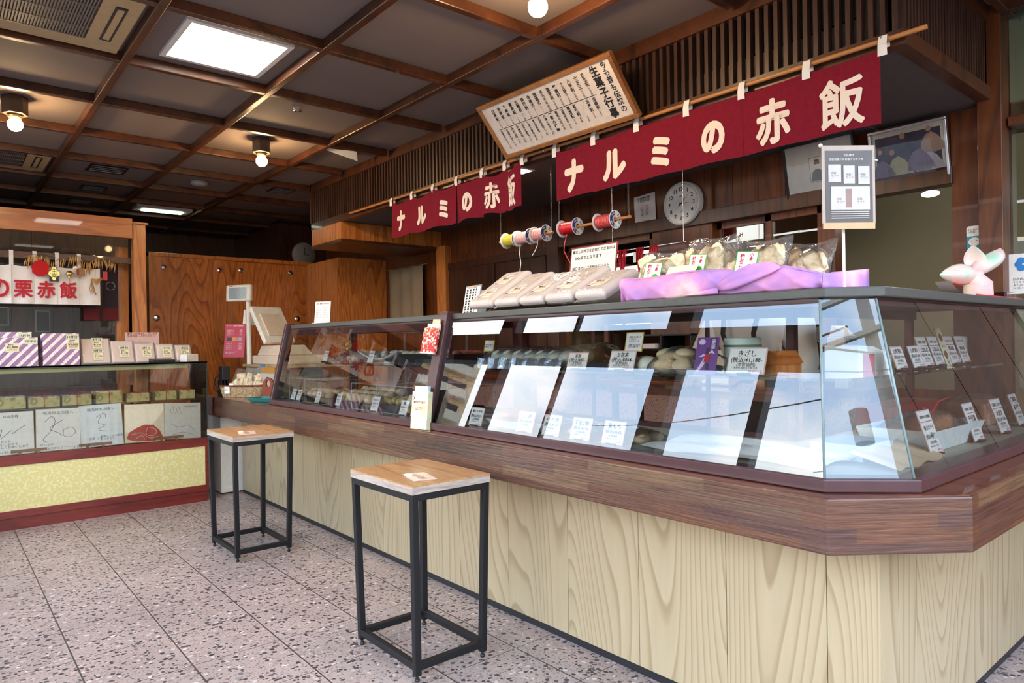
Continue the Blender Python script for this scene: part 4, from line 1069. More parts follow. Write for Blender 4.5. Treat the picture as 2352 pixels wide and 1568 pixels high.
for k in range(14):
    a = -0.03 + 0.004 * k
    b.tube([(0.965 + a * .4, 6.215, 1.735 + 0.004 * math.sin(k)), (0.99 + a * .2, 6.212, 1.715 + 0.002 * k * math.sin(k)), (1.03 + a * .3, 6.215, 1.745)], 0.003, 5)
b.tube([(0.985, 6.22, 1.75), (0.99, 6.225, 1.86)], 0.001, 5)
for k in range(5): b.tube([(0.96, 6.215, 1.73), (0.945 + .01 * k, 6.21, 1.66 - .012 * k), (0.955 + .012 * k, 6.21, 1.60 + .01 * k)], [0.002, 0.003, 0.0008], 5)
b.build('straw', flat('straw_gold', srgb(186, 140, 76), 0.6), t)
t = charm('red_tag', 'small red paper tag at the right end of the rice garland', 'charm', (1.055, 6.23, 1.77))
b = MB(); b.box(1.04, 6.23, 1.73, 1.07, 6.232, 1.80); b.build('tag', M['red_card'], t)

# ================================================================ cupboards at the back
cu = thing('sliding_door_cupboard', 'wide orange-brown cupboard with two sliding doors behind the till', 'cupboard', (2.3, 7.0, 0))
b = MB(); b.box(1.535, 7.0, 0, 1.57, 7.5, 2.075); b.box(3.06, 7.0, 0, 3.10, 7.5, 2.075); b.box(1.535, 6.995, 2.04, 3.10, 7.5, 2.075); b.box(1.57, 7.45, 0, 3.06, 7.5, 2.04)
b.build('frame', M['orange_wood'], cu, bevel=0.002)
for x_a, x_b, yy, kn in ((1.572, 2.262, 7.012, ((1.666, 1.942), (2.166, 1.941), (1.60, 1.467))), (2.25, 3.06, 7.032, ((2.379, 1.953), (2.889, 1.954), (2.957, 1.473)))):
    b = MB(); b.box(x_a, yy, 0.05, x_b, yy + 0.018, 2.04); d_ = b.build('door', M['door_wood'], cu)
    for i, (kx, kz) in enumerate(kn):
        b = MB(); b.lathe([(0, -0.004), (0.026 if i == 2 else 0.02, -0.004), (0.03 if i == 2 else 0.024, 0)], (kx, yy, kz), 24, 'Y', cap=False); b.build('round_pull', M['steel'], d_)
tc = thing('tall_cabinet', 'tall orange-brown cabinet standing in front of the sliding-door cupboard', 'cabinet', (3.28, 6.5, 0))
b = MB()
for k in range(4): b.box(3.012, 6.205 + 0.17 * k, 0, 3.03, 6.372 + 0.17 * k, 2.035)
b.box(3.03, 6.21, 2.02, 3.54, 6.88, 2.035); b.build('side_boards', M['orange_wood'], tc)
b = MB(); b.box(3.015, 6.19, 0, 3.545, 6.205, 2.04); b.build('front_door', M['door_wood'], tc, bevel=0.002)
t = thing('wall_clock', 'dim round clock on the dark wall above the cupboards', 'clock', (3.3, 7.6, 2.2))
b = MB(); b.lathe([(0, -0.03), (0.13, -0.03), (0.14, -0.015), (0.14, 0)], (3.28, 7.6, 2.23), 28, 'Y'); b.build('case', M['grey_plastic'], t)
b = MB(); b.box(3.277, 7.566, 2.23, 3.283, 7.569, 2.31); b.box(3.28, 7.566, 2.225, 3.33, 7.569, 2.231); b.build('hands', M['ink'], t)
t = thing('hanging_cloth', 'plain dim linen cloth hanging from a rod beside the tall cabinet', 'curtain', (3.5, 5.75, 1.94))
b = MB(); b.grid(lambda u, v: (3.49 + 0.01 * math.sin(u * 20), 5.43 + 0.62 * u, 1.30 + 0.62 * v), 24, 4); b.build('cloth', flat('linen', srgb(150, 132, 106), 0.9), t, solid=0.003)
b = MB(); b.cyl((3.5, 5.36, 1.93), (3.5, 6.08, 1.93), 0.006); b.build('rod', M['steel'], t)

# ================================================================ ceiling fittings
cl = thing('ceiling_light', 'square flush ceiling light with bright panel in one coffer', 'ceiling light', (1.08, 3.34, 2.6))
b = MB()
for a in ((0.845, 3.11, 1.315, 3.135), (0.845, 3.56, 1.315, 3.585), (0.845, 3.135, 0.87, 3.56), (1.29, 3.135, 1.315, 3.56)): b.box(a[0], a[1], 2.585, a[2], a[3], 2.5995)
b.build('frame', M['white'], cl)
b = MB(); b.box(0.87, 3.135, 2.589, 1.29, 3.56, 2.598); b.build('diffuser', M['panel_light'], cl)
HEXM = flat('dark_bronze', srgb(62, 46, 34), 0.5)
def bulb(x, y, label):
    t = thing('ceiling_bulb', label, 'ceiling lamp', (x, y, CZ), 'bare bulbs on hexagonal bases')
    b = MB(); P6 = lambda r: [(x + r * math.cos(2 * math.pi * k / 6), y + r * math.sin(2 * math.pi * k / 6)) for k in range(6)]
    b.prism(P6(0.062), 2.50, CZ - 0.0005); b.build('hexagonal_base', HEXM, t, bevel=0.003)
    b = MB(); b.lathe([(0.03, 2.50), (0.036, 2.485), (0.03, 2.48)], (x, y, 0), 18); b.build('socket_ring', M['brass'], t)
    b = MB(); b.ball((x, y, 2.445), 0.037, n=20, m=14); b.build('bulb', M['bulb'], t)
bulb(0.37, 4.70, 'bare round bulb on a hexagonal base at the left edge of the ceiling')
bulb(1.725, 4.66, 'bare round bulb on a hexagonal base above the till end of the counter')
bulb(1.745, 1.90, 'bare round bulb cut by the top edge of the view')
def aircon(x0, y0, x1, y1, label):
    t = thing('air_conditioner', label, 'air conditioner', ((x0 + x1) / 2, (y0 + y1) / 2, CZ), 'ceiling air conditioners')
    b = MB(); b.box(x0, y0, 2.572, x1, y1, CZ - 0.0005); b.build('panel', M['beige'], t, bevel=0.006)
    b = MB()
    gx1 = x1 - 0.15; n = int((gx1 - x0 - 0.03) / 0.011)
    for k in range(n): b.box(x0 + 0.03 + k * 0.011, y0 + 0.05, 2.566, x0 + 0.036 + k * 0.011, y1 - 0.12, 2.571)
    for k in range(5): b.box(x0 + 0.03, y0 + 0.05 + k * (y1 - y0 - 0.18) / 4, 2.565, gx1, y0 + 0.056 + k * (y1 - y0 - 0.18) / 4, 2.569)
    b.cur = 1; b.box(x0 + 0.025, y0 + 0.045, 2.5705, gx1 + 0.005, y1 - 0.115, 2.5719)
    b.build('intake_grille', [flat('grille_grey', srgb(118, 106, 96), 0.5) if 'grille_grey' not in D.materials else D.materials['grille_grey'], M['black_plastic']], t)
    b = MB(); b.box(x1 - 0.095, y0 + 0.12, 2.569, x1 - 0.05, y1 - 0.14, 2.5715); b.cur = 1; b.box(x1 - 0.085, y0 + 0.14, 2.567, x1 - 0.06, y1 - 0.16, 2.5695)
    b.build('air_outlet', [M['black_plastic'], M['beige']], t)
aircon(0.06, 3.02, 0.68, 3.66, 'beige ceiling air conditioner at the top left corner of the view')
aircon(0.06, 5.84, 0.68, 6.46, 'dim ceiling air conditioner farther back over the booth')
def vent(x, y, w, d, label):
    t = thing('ceiling_vent', label, 'vent', (x, y, CZ), 'dark vents in the far ceiling')
    b = MB(); b.box(x - w / 2, y - d / 2, CZ - 0.006, x + w / 2, y + d / 2, CZ - 0.0005); b.build('plate', M['black_plastic'], t)
    b = MB()
    for k in range(4): b.box(x - w / 2 + 0.02, y - d / 2 + d * (k + 0.5) / 4.5, CZ - 0.009, x + w / 2 - 0.02, y - d / 2 + d * (k + 0.5) / 4.5 + 0.008, CZ - 0.006)
    b.build('louvre', M['grey_plastic'], t)
vent(1.07, 6.18, 0.26, 0.26, 'largest dark ceiling vent, in front of the other far vents')
vent(1.10, 6.98, 0.2, 0.2, 'dark ceiling vent behind the largest one')
vent(1.10, 7.68, 0.2, 0.2, 'dark ceiling vent nearest the booth beam')
vent(2.44, 6.12, 0.2, 0.2, 'dark ceiling vent beyond the end of the lattice soffit')
t = thing('smoke_detector', 'round smoke detector in a far ceiling coffer', 'detector', (1.76, 6.22, CZ))
b = MB(); b.lathe([(0.07, CZ - 0.001), (0.07, CZ - 0.02), (0.05, CZ - 0.035), (0, CZ - 0.037)], (1.76, 6.2, 0), 24); b.build('housing', M['grey_plastic'], t)
t = thing('sprinkler_cover', 'small clear glass cap hanging from a ceiling coffer', 'ceiling fitting', (1.66, 3.9, CZ))
b = MB(); b.lathe([(0.03, CZ - 0.001), (0.034, CZ - 0.012), (0.024, CZ - 0.03), (0, CZ - 0.032)], (1.66, 3.9, 0), 16); b.build('cap', M['acrylic'], t)
t = thing('paper_flap', 'loose pale paper flap hanging from the ceiling by the soffit', 'paper', (2.26, 4.62, CZ))
b = MB(); b.raw([(2.10, 4.60, 2.592), (2.36, 4.52, 2.585), (2.42, 4.62, 2.545), (2.20, 4.66, 2.596)], [(0, 1, 2, 3)]); b.build('sheet', M['paper'], t)
t = thing('tube_fitting', 'long white tube light at the far end of the ceiling', 'ceiling light', (1.8, 7.62, CZ))
b = MB(); b.box(1.55, 7.50, 2.57, 2.06, 7.74, CZ - 0.0005); b.build('tray', M['white'], t)
b = MB(); b.box(1.62, 7.57, 2.562, 1.99, 7.67, 2.5695); b.build('tube', M['tube_light'], t)
t = thing('recessed_light', 'small square recessed light in the soffit underside', 'ceiling light', (2.66, 3.06, SZ))
b = MB(); b.box(2.60, 3.02, SZ + 0.001, 2.71, 3.11, SZ + 0.0045); b.build('lens', M['spot_light'], t)
b = MB()
for a in ((2.59, 3.01, 2.72, 3.02), (2.59, 3.11, 2.72, 3.12), (2.59, 3.02, 2.60, 3.11), (2.71, 3.02, 2.72, 3.11)): b.box(a[0], a[1], SZ - 0.002, a[2], a[3], SZ + 0.0045)
b.build('trim_ring', M['white'], t)
t = thing('recessed_light', 'added square light in the soffit underside, unseen behind the right maroon curtain, brightening the back wall', 'ceiling light', (3.0, 1.75, SZ))  # unseen extra light, added to brighten the back wall under the soffit
b = MB(); b.box(2.94, 1.70, SZ + 0.001, 3.05, 1.80, SZ + 0.0045); b.build('lens', M['spot_light'], t)
t = thing('wall_spot_lamp', 'small bright lamp under the ceiling of the rear room', 'lamp', (4.2, 1.42, 1.98))
b = MB(); b.ball((4.2, 1.42, 1.975), 0.035, 0.045, 0.016); b.build('lamp_glass', M['room_lamp'], t)
b = MB(); b.cyl((4.2, 1.42, 1.99), (4.2, 1.42, 2.45), 0.006); b.build('stem', M['black_metal'], t)

# ================================================================ curtains under the soffit
t = thing('curtain_rod', 'long bamboo rod carrying the two maroon curtains under the soffit', 'rod', (2.53, 3.0, 2.225))
b = MB(); b.cyl((2.535, 0.86, 2.222), (2.535, 4.98, 2.228), 0.0085, 0.0075, 12)
for k in range(13): b.lathe([(0.0085, -0.003), (0.0096, 0), (0.0085, 0.003)], (2.535, 1.0 + k * 0.31, 2.2225), 12, 'Y')
b.build('bamboo', M['bamboo'], t)
for y in (1.0, 2.72, 4.6):
    b = MB(); b.tube([(2.562, y, 2.245), (2.54, y, 2.245), (2.524, y, 2.232), (2.524, y, 2.216), (2.535, y, 2.208)], 0.002, 6); b.build('hook', M['brass'], t)
def noren(tabs, zt, zb, sags, amp, label, seed, chars):
    cu_ = thing('shop_curtain', label, 'curtain', (2.52, sum(tabs) / len(tabs), 2.22), 'maroon shop curtains lettered in white')
    rr = random.Random(seed)
    for k, ch in enumerate(chars):
        ya, yb2 = tabs[k], tabs[k + 1]
        ph = rr.random() * 6; sg = sags[k]; am = amp[k]
        def X(u, v):   # folds: the cloth bulges between its straps
            return 2.522 - am * (0.5 * math.sin(u * math.pi * 2 + ph) * (0.4 + 0.6 * (1 - v)) + 0.9 * math.sin(u * math.pi) * (0.35 + 0.65 * v))
        def fn(u, v):
            top = zt - sg * (4 * u * (1 - u)) ** 0.8
            return (X(u, v) - 0.0006 * (k % 2), ya + 0.003 - (ya - yb2 + 0.006) * u, zb + am * 0.3 * math.sin(u * 5 + ph) + (top - zb) * v)
        b = MB(); b.grid(fn, 18, 8); p = b.build('cloth_panel', M['noren_red'], cu_)
        ym, zm = (ya + yb2) / 2, zb + 0.105
        hh, ww = {'ナ': (.145, .12), 'ル': (.125, .13), 'ミ': (.122, .09), 'の': (.118, .096), '赤': (.165, .135), '飯': (.172, .152)}[ch]
        if abs(yb2 - ya) < 0.2: ww = abs(yb2 - ya) * 0.55
        elif am > 0.01: hh *= .85; ww *= .85
        # letter mesh draped on the panel
        lt = MB(); put_text(lt, ch, 0, 0, h=hh, w=ww, thick={'飯': 0.026, '赤': 0.036}.get(ch, 0.065), res=4)
        vs = []
        for v in lt.v:
            y = ym - v[0]; z = zm + v[1]
            u = (y - ya) / (yb2 - ya); vv = (z - zb) / (zt - zb)
            vs.append((X(u, vv) - 0.003 - v[2], y, z))
        b = MB(); b.raw(vs, lt.f); b.build('brush_character', M['noren_print'], p)
    for k, y in enumerate(tabs):
        y2 = y + (0.012 if k == 0 else (-0.012 if k == len(tabs) - 1 else 0))
        b = MB()
        b.raw([(2.518, y2 - .016, zt - .028), (2.518, y2 + .016, zt - .026), (2.516, y2 + .015, zt + 0.01), (2.525, y2 + .014, 2.236), (2.545, y2 + .014, 2.236), (2.548, y2 + .014, 2.2), (2.548, y2 - .014, 2.2), (2.545, y2 - .014, 2.236), (2.525, y2 - .014, 2.236), (2.516, y2 - .015, zt + 0.01)],
              [(0, 9, 2, 1), (9, 8, 3, 2), (8, 7, 4, 3), (7, 6, 5, 4)])
        b.build('strap', M['noren_white'], cu_)
noren([2.62, 2.354, 2.080, 1.803, 1.536, 1.265, 1.006], 2.192, 1.937, [0.012] * 6, [0.006] * 6,
      'maroon shop curtain with six white brush characters, hanging flat above the clock', 5, 'ナルミの赤飯')
noren([4.307, 4.045, 3.788, 3.523, 3.26, 3.045, 2.905], 2.205, 1.948, [0.03, 0.034, 0.032, 0.04, 0.05, 0.04], [0.012, 0.014, 0.018, 0.02, 0.026, 0.022],
      'maroon shop curtain with drooping top edge, bunched toward the framed price board', 9, 'ナルミの赤飯')

# ================================================================ framed board leaning out from the soffit
P0, P1 = Vector((2.495, 2.990, 2.232)), Vector((2.495, 2.030, 2.222))      # lower corners, left and right in the view
Ptop = Vector((2.285, 2.990, 2.475))
w_, h_ = (P1 - P0).length, (Ptop - P0).length
MS = frame(P0, P1 - P0, Ptop - P0)       # local x along the board, z up the board, -y... toward the viewer
sb = thing('framed_sign_board', 'long wood-framed sign board of handwritten characters leaning out from the soffit', 'sign', M=MS)
fwd = -1
b = MB(MS)
for a in ((0, 0, w_, 0.022), (0, h_ - 0.022, w_, h_), (0, 0.022, 0.022, h_ - 0.022), (w_ - 0.022, 0.022, w_, h_ - 0.022)): b.box(a[0], -0.014, a[1], a[2], 0.014, a[3])
b.build('frame', M['frame_wood'], sb, bevel=0.003)
b = MB(MS); b.box(0.02, -0.004, 0.02, w_ - 0.02, 0.008, h_ - 0.02); b.build('paper', flat('sign_paper', srgb(226, 216, 206), 0.8), sb)
b = MB(MS @ T(0, -0.0055, 0) @ RX(R(90)))
put_text(b, '今も昔も伝統の', w_ - 0.065, h_ * 0.53, h=h_ * 0.78, vert=True, lead=1.0, bold=0.02, res=2)
put_text(b, '生菓子行事', w_ - 0.127, h_ * 0.50, h=h_ * 0.80, vert=True, lead=1.0, thick=0.03, res=3)
up_row = ['誕生祝', '七五三', '入学祝', '十三詣り', '卒業祝', '進学祝', '成人の日', '銀婚式', '金婚式', '還暦祝', '古稀祝', '喜寿祝', '傘寿祝', '米寿祝', '白寿祝']
up_sub = ['お赤飯', 'お赤飯', 'お赤飯', 'お赤飯', 'お赤飯', 'お赤飯', '赤飯', '結婚二十五年', '結婚五十年', '六十一歳', '七十歳', '七十七歳', '八十歳', '八十八歳', '九十九歳']
lo_row = ['結婚祝', '出産祝', '本復内祝', '新築祝', '開店祝', '結婚記念日', '敬老の日', '一年の行事', '万緑の鏡餅', '正月祝餅', '春秋彼岸供養', '雛祭り節句', '五月の節句', '氏神祭祝', 'みな月', '土用入餅', '月見だんご']
lo_sub = ['引菓子', '紅白万寿', '三宝飾', '赤飯', '祝万寿', '赤飯', '赤飯', '', '一月', '一月', 'おはぎ', '菱餅', 'ちまき', '赤飯', '六月', '七月', '九月']
n_ = len(up_row)
for k in range(n_):
    x = w_ - 0.195 - k * 0.0475
    hh = h_ * 0.21 * (len(up_row[k]) / 3) ** 0.35
    put_text(b, up_row[k], x, h_ * 0.87 - hh / 2, h=hh, vert=True, lead=1.0, bold=0.025, res=1)
    put_text(b, up_sub[k], x, h_ * 0.87 - hh - h_ * 0.075, h=h_ * 0.12, vert=True, lead=1.0, res=1)
for k in range(len(lo_row)):
    x = w_ - 0.20 - k * 0.0425
    big = k == 7
    hh = h_ * (0.34 if big else 0.20 * (len(lo_row[k]) / 3) ** 0.35)
    put_text(b, lo_row[k], x, h_ * 0.49 - hh / 2, h=hh, vert=True, lead=1.0, bold=0.035 if big else 0.025, res=1)
    if lo_sub[k]: put_text(b, lo_sub[k], x, h_ * 0.49 - hh - h_ * 0.06, h=h_ * 0.09, vert=True, lead=1.0, res=1)
b.build('brush_lettering', M['ink'], sb)
b = MB(MS); b.box(0.07, -0.0055, h_ * 0.505, w_ - 0.175, -0.004, h_ * 0.513); b.build('ruled_line', M['ink'], sb)

# ================================================================ ribbon reels on hanging rods
def bar_set(ya, yb2, z, label, xr=2.70):
    t = thing('hanging_rod', label, 'rod', (xr, (ya + yb2) / 2, z), 'wooden rods hung on chains')
    b = MB(); b.cyl((xr, ya, z), (xr, yb2, z), 0.008, n=12); b.build('wooden_rod', M['bamboo'], t)
    for y in (ya - 0.01 if ya > yb2 else ya + 0.01, yb2 + 0.012):
        b = MB(); n = int((SZ - z) / 0.022)
        for k in range(n + 1):
            z0 = z + 0.006 + k * 0.022
            o_ = (0.004, 0) if k % 2 else (0, 0.004)
            b.tube([(xr + o_[0] * math.cos(a), y + o_[1] * math.cos(a), z0 + 0.011 + 0.014 * math.sin(a)) for a in [2 * math.pi * i / 8 for i in range(9)]], 0.0013, 4, cap=False)
        b.build('chain', M['chain'], t)
bar_set(3.32, 2.84, 1.815, 'left wooden rod on chains, holding three ribbon reels')
bar_set(2.80, 2.275, 1.82, 'right wooden rod on chains, holding two ribbon reels')
REELW = flat('reel_white', srgb(232, 230, 228), 0.4)
NAVY = flat('navy_print', srgb(38, 54, 124), 0.4)
def reel(y, z, r, w, col, label, stripes2=None, tail=None, xr=2.70):
    t = thing('ribbon_reel', label, 'reel', (xr, y, z), 'ribbon reels on the hanging rods')
    prof = []; n = 22 if stripes2 else 10
    b = MB(); b.smooth = True
    ys_ = [y + w / 2 - w * k / n for k in range(n + 1)]
    for k in range(n):
        b.cur = k % 2 if stripes2 else 0
        b.lathe([(r * 0.72, -w / n / 2), (r * 0.75, 0), (r * 0.72, w / n / 2)], (xr, (ys_[k] + ys_[k + 1]) / 2, z), 28, 'Y')
    b.build('wound_ribbon', [col, stripes2] if stripes2 else col, t)
    for s in (-1, 1):
        b = MB(); y0 = y + s * (w / 2 + 0.001)
        b.lathe([(0.012, s * 0.0), (r, 0.0), (r + 0.001, s * 0.001), (r, s * 0.002), (0.012, s * 0.002), (0.012, 0)], (xr, y0, z), 32, 'Y')
        fl = b.build('flange', REELW, t)
        if s == -1:
            Mo = T(xr, y0 - 0.0028, z) @ RX(R(90))
            b = MB(Mo)
            seg = [( (0.50 * r) * math.cos(a), (0.50 * r) * math.sin(a), 0) for a in [R(95) + R(150) * k / 16 for k in range(17)]] + [((0.92 * r) * math.cos(a), (0.92 * r) * math.sin(a), 0) for a in [R(245) - R(150) * k / 16 for k in range(17)]]
            b.raw(seg, [tuple(range(34))])
            for k, c_ in enumerate('OS.TAPE'):
                a = R(-110 + k * 27)
                b2 = MB(Mo @ T(0.71 * r * math.cos(a), 0.71 * r * math.sin(a), 0) @ RZ(a + R(90)))
                put_text(b2, c_, 0, 0, size=0.42 * r, bold=0.03, res=2); b.v += b2.v; o0 = len(b.v) - len(b2.v); b.f += [tuple(i + o0 for i in f_) for f_ in b2.f]; b.mi += b2.mi; b.sm += b2.sm
            b.build('printed_mark', NAVY, fl)
            b = MB(Mo @ T(0, 0, 0.0003))
            for k, a in enumerate((R(125), R(215))):
                b2 = MB(Mo @ T(0.71 * r * math.cos(a), 0.71 * r * math.sin(a), 0.0003) @ RZ(a - R(90))); [b2.box(-0.26 * r + 0.13 * r * j, -0.07 * r, 0, -0.18 * r + 0.13 * r * j, 0.07 * r, 0.0002) for j in range(4)]
                o0 = len(b.v); b.v += b2.v; b.f += [tuple(i + o0 for i in f_) for f_ in b2.f]; b.mi += b2.mi; b.sm += b2.sm
            if b.v: b.build('white_print', REELW, fl)
    if tail:
        b = MB(); pts = tail
        b.grid(lambda u, v: tuple(Vector(pts[int(u * (len(pts) - 1) + 1e-6)]) + Vector((0, 0.0035 * (v - .5) * 2, 0))), len(pts) - 1, 1); b.build('loose_end', stripes2 or col, t)
YEL = flat('yellow_ribbon', srgb(214, 198, 66), 0.4); RED = flat('red_ribbon', srgb(206, 16, 34), 0.35); WHT = flat('white_ribbon', srgb(238, 222, 216), 0.4); PNK = flat('pink_ribbon', srgb(226, 120, 116), 0.4)
def curl(x, y, z, pts): return [(x + a, y + c, z - d) for a, c, d in pts]
reel(3.205, 1.815, 0.047, 0.10, YEL, 'yellow ribbon reel, leftmost on the left rod')
reel(3.085, 1.815, 0.047, 0.105, PNK, 'pink and white striped ribbon reel, middle of the left rod', WHT, curl(2.66, 3.08, 1.77, [(0, 0, 0), (0, .008, .05), (0, -.004, .11), (0, .01, .17)]))
reel(2.945, 1.818, 0.047, 0.095, RED, 'bold red and white striped ribbon reel, right end of the left rod', WHT, curl(2.66, 2.93, 1.78, [(0, 0, 0), (0, 0, .03), (0, .02, .06), (0, .045, .085)]))
reel(2.705, 1.822, 0.047, 0.115, RED, 'plain glossy red ribbon reel, left on the right rod', None, curl(2.66, 2.69, 1.78, [(0, 0, 0), (0, .02, .05), (0, .024, .09), (0, -.01, .14), (0, -.04, .18)]))
reel(2.435, 1.820, 0.047, 0.115, RED, 'red and pink striped ribbon reel, right end of the right rod', PNK)

# ================================================================ things on the back wall
ck = thing('wall_clock', 'round white wall clock with black numerals on the wooden pillar', 'clock', (3.53, 2.545, 2.023))
b = MB(); b.lathe([(0.133, 0.03), (0.133, 0.0), (0.128, -0.012), (0.120, -0.014), (0.118, -0.006)], (3.5, 2.545, 2.023), 48, 'X'); b.build('rim', flat('clock_rim', srgb(206, 206, 206), 0.3), ck)
b = MB(); b.lathe([(0, -0.005), (0.12, -0.005)], (3.5, 2.545, 2.023), 48, 'X'); b.build('dial', flat('clock_dial', srgb(222, 222, 220), 0.4), ck)
MC = T(3.494, 2.545, 2.023) @ RZ(R(-90)) @ RX(R(90))
b = MB(MC)
for k in range(1, 13):
    a = R(90 - 30 * k); put_text(b, str(k), 0.088 * math.cos(a), 0.088 * math.sin(a), size=0.034, bold=0.02, res=2)
b.box(-0.013, 0.043, 0, 0.013, 0.047, 0.0003); b.box(-0.006, -0.05, 0, 0.006, -0.048, 0.0003); b.build('numerals', M['ink'], ck)
b = MB(MC @ T(0, 0, 0.003))
def hand(a, l, w):
    b.raw([(-w * math.sin(a) - l * .2 * math.cos(a), w * math.cos(a) - l * .2 * math.sin(a), 0), (w * math.sin(a) - l * .2 * math.cos(a), -w * math.cos(a) - l * .2 * math.sin(a), 0), (l * math.cos(a), l * math.sin(a), 0)], [(0, 1, 2)])
hand(R(-2), 0.06, 0.004); hand(R(44), 0.09, 0.003); hand(R(215), 0.07, 0.001); b.build('hands', M['ink'], ck)
t = thing('shrine_paper', 'white printed paper with a shrine drawing pinned left of the clock', 'paper', (3.52, 2.84, 2.0))
MP = T(3.523, 2.845, 2.01) @ RZ(R(-90)) @ RX(R(90)) @ Matrix.Rotation(R(3), 4, 'Z')
b = MB(MP); b.grid(lambda u, v: (-0.085 + 0.17 * u, -0.122 + 0.244 * v, 0.004 * math.sin(u * 7 + v * 3)), 8, 8); b.build('sheet', flat('soft_paper', srgb(214, 210, 210), 0.8), t)
b = MB(MP @ T(0, 0, 0.006))
put_text(b, '八百神', -0.022, 0.02, h=0.075, vert=True, res=2); put_text(b, '大太神', 0.02, 0.02, h=0.075, vert=True, res=2)
for k in range(7): b.box(-0.045 + k * 0.014, 0.075, 0, -0.042 + k * 0.014, 0.105, 0.0004)
b.box(-0.05, 0.1, 0, 0.05, 0.105, 0.0004)
scribble(b, [(-0.05, -0.06), (-0.02, -0.045), (0.03, -0.05), (0.055, -0.065), (0.03, -0.1), (-0.03, -0.105), (-0.05, -0.06)], 0.0012); scribble(b, [(-0.04, -0.08), (0, -0.07), (0.04, -0.08)], 0.0012)
b.build('ink_drawing', GREYI, t)
def photo_frame(O, w, h, lean, fmat, name, label):
    """O = lower left corner on the wall; the frame leans out at the top"""
    Mo = T(*O) @ RZ(R(-90)) @ RX(R(90 - 0)) @ RX(R(lean))
    t = thing('picture_frame', label, 'picture frame', M=Mo)
    f = 0.012
    b = MB(Mo)
    for a in ((0, 0, w, f), (0, h - f, w, h), (0, f, f, h - f), (w - f, f, w, h - f)): b.box(a[0], a[1], 0, a[2], a[3], 0.022)
    b.build('frame', fmat, t, bevel=0.002)
    b = MB(Mo); b.box(f, f, 0.004, w - f, h - f, 0.010); b.build('mount', flat('mount_card', srgb(236, 228, 204), 0.6) if name == 'colour' else flat('mount_grey', srgb(186, 182, 178), 0.6), t)
    b = MB(Mo); b.quad((f, f, 0.017), (w - f, f, 0.017), (w - f, h - f, 0.017), (f, h - f, 0.017)); b.build('glass_sheet', M['acrylic'], t)
    return t, Mo
t, Mo = photo_frame((3.535, 1.440, 1.912), 0.335, 0.272, 12, M['steel'], 'colour', 'metal-framed colour photograph of robed people crouching, right of the hanging menu')
b = MB(Mo @ T(0, 0, 0.0105)); b.box(0.028, 0.036, 0, 0.307, 0.236, 0.001); b.build('photograph', blotch('dark_photo', [(0.3, srgb(40, 38, 56)), (0.55, srgb(70, 66, 84)), (0.75, srgb(92, 84, 96))], 14, 0.4), t)
b = MB(Mo @ T(0, 0, 0.012)); b.box(0.028, 0.036, 0, 0.307, 0.075, 0.0006); b.build('violet_ground', flat('violet_ground', srgb(92, 70, 110), 0.5), t)
def robe(cx, cy, s, mat, hd):
    b = MB(Mo @ T(cx, cy, 0.0128)); pts = [(-.5, -.4), (-.45, .0), (-.25, .35), (.0, .45), (.25, .25), (.45, -.05), (.6, -.4), (.1, -.48)]
    b.raw([(x * s, y * s, 0) for x, y in pts], [tuple(reversed(range(8)))]); b.build('robed_figure', mat, t)
    b = MB(Mo @ T(cx + hd[0] * s, cy + hd[1] * s, 0.0134)); b.raw([(0.11 * s * math.cos(a), 0.13 * s * math.sin(a), 0) for a in [2 * math.pi * k / 12 for k in range(12)]], [tuple(range(12))]); b.build('head_shape', M['skin'], t)
ROBW = flat('robe_white', srgb(206, 198, 204), 0.6); ROBC = flat('robe_cream', srgb(206, 200, 158), 0.6); ROBP = flat('robe_lilac', srgb(150, 130, 160), 0.6)
robe(0.055, 0.09, 0.09, ROBP, (-0.1, 0.9)); robe(0.215, 0.105, 0.11, ROBP, (-0.6, 1.1)); robe(0.27, 0.175, 0.10, flat('robe_tan', srgb(190, 160, 140), 0.6), (-0.1, 0.6)); robe(0.125, 0.092, 0.105, ROBC, (-0.25, 0.65)); robe(0.255, 0.085, 0.12, ROBW, (0.1, 0.9))
t, Mo = photo_frame((3.535, 1.878, 1.925), 0.37, 0.29, 12, M['black_metal'], 'grey', 'dark-framed pale picture with a small portrait print, behind the hanging menu')
b = MB(Mo @ T(0, 0, 0.0105)); b.box(0.135, 0.08, 0, 0.215, 0.205, 0.001); b.build('print_border', M['ink'], t)
b = MB(Mo @ T(0, 0, 0.012)); b.box(0.137, 0.082, 0, 0.213, 0.203, 0.0004); b.build('print', flat('print_grey', srgb(196, 192, 188), 0.6), t)
b = MB(Mo @ T(0.175, 0.12, 0.0128)); b.raw([(-0.034, -0.035, 0), (0.034, -0.035, 0), (0.026, 0.01, 0), (0.008, 0.025, 0), (-0.008, 0.025, 0), (-0.026, 0.01, 0)], [(0, 1, 2, 3, 4, 5)]); b.build('portrait_robe', flat('portrait_green', srgb(96, 104, 96), 0.6), t)
b = MB(Mo @ T(0.175, 0.158, 0.0132)); b.raw([(0.012 * math.cos(a), 0.016 * math.sin(a), 0) for a in [2 * math.pi * k / 14 for k in range(14)]], [tuple(range(14))]); b.build('portrait_face', flat('portrait_face', srgb(206, 192, 180), 0.6), t)
b = MB(Mo @ T(0.175, 0.172, 0.0136)); b.raw([(-0.016, -0.004, 0), (0.016, -0.004, 0), (0.012, 0.02, 0), (-0.012, 0.02, 0)], [(0, 1, 2, 3)]); b.build('portrait_hat', flat('portrait_hat', srgb(90, 70, 62), 0.6), t)
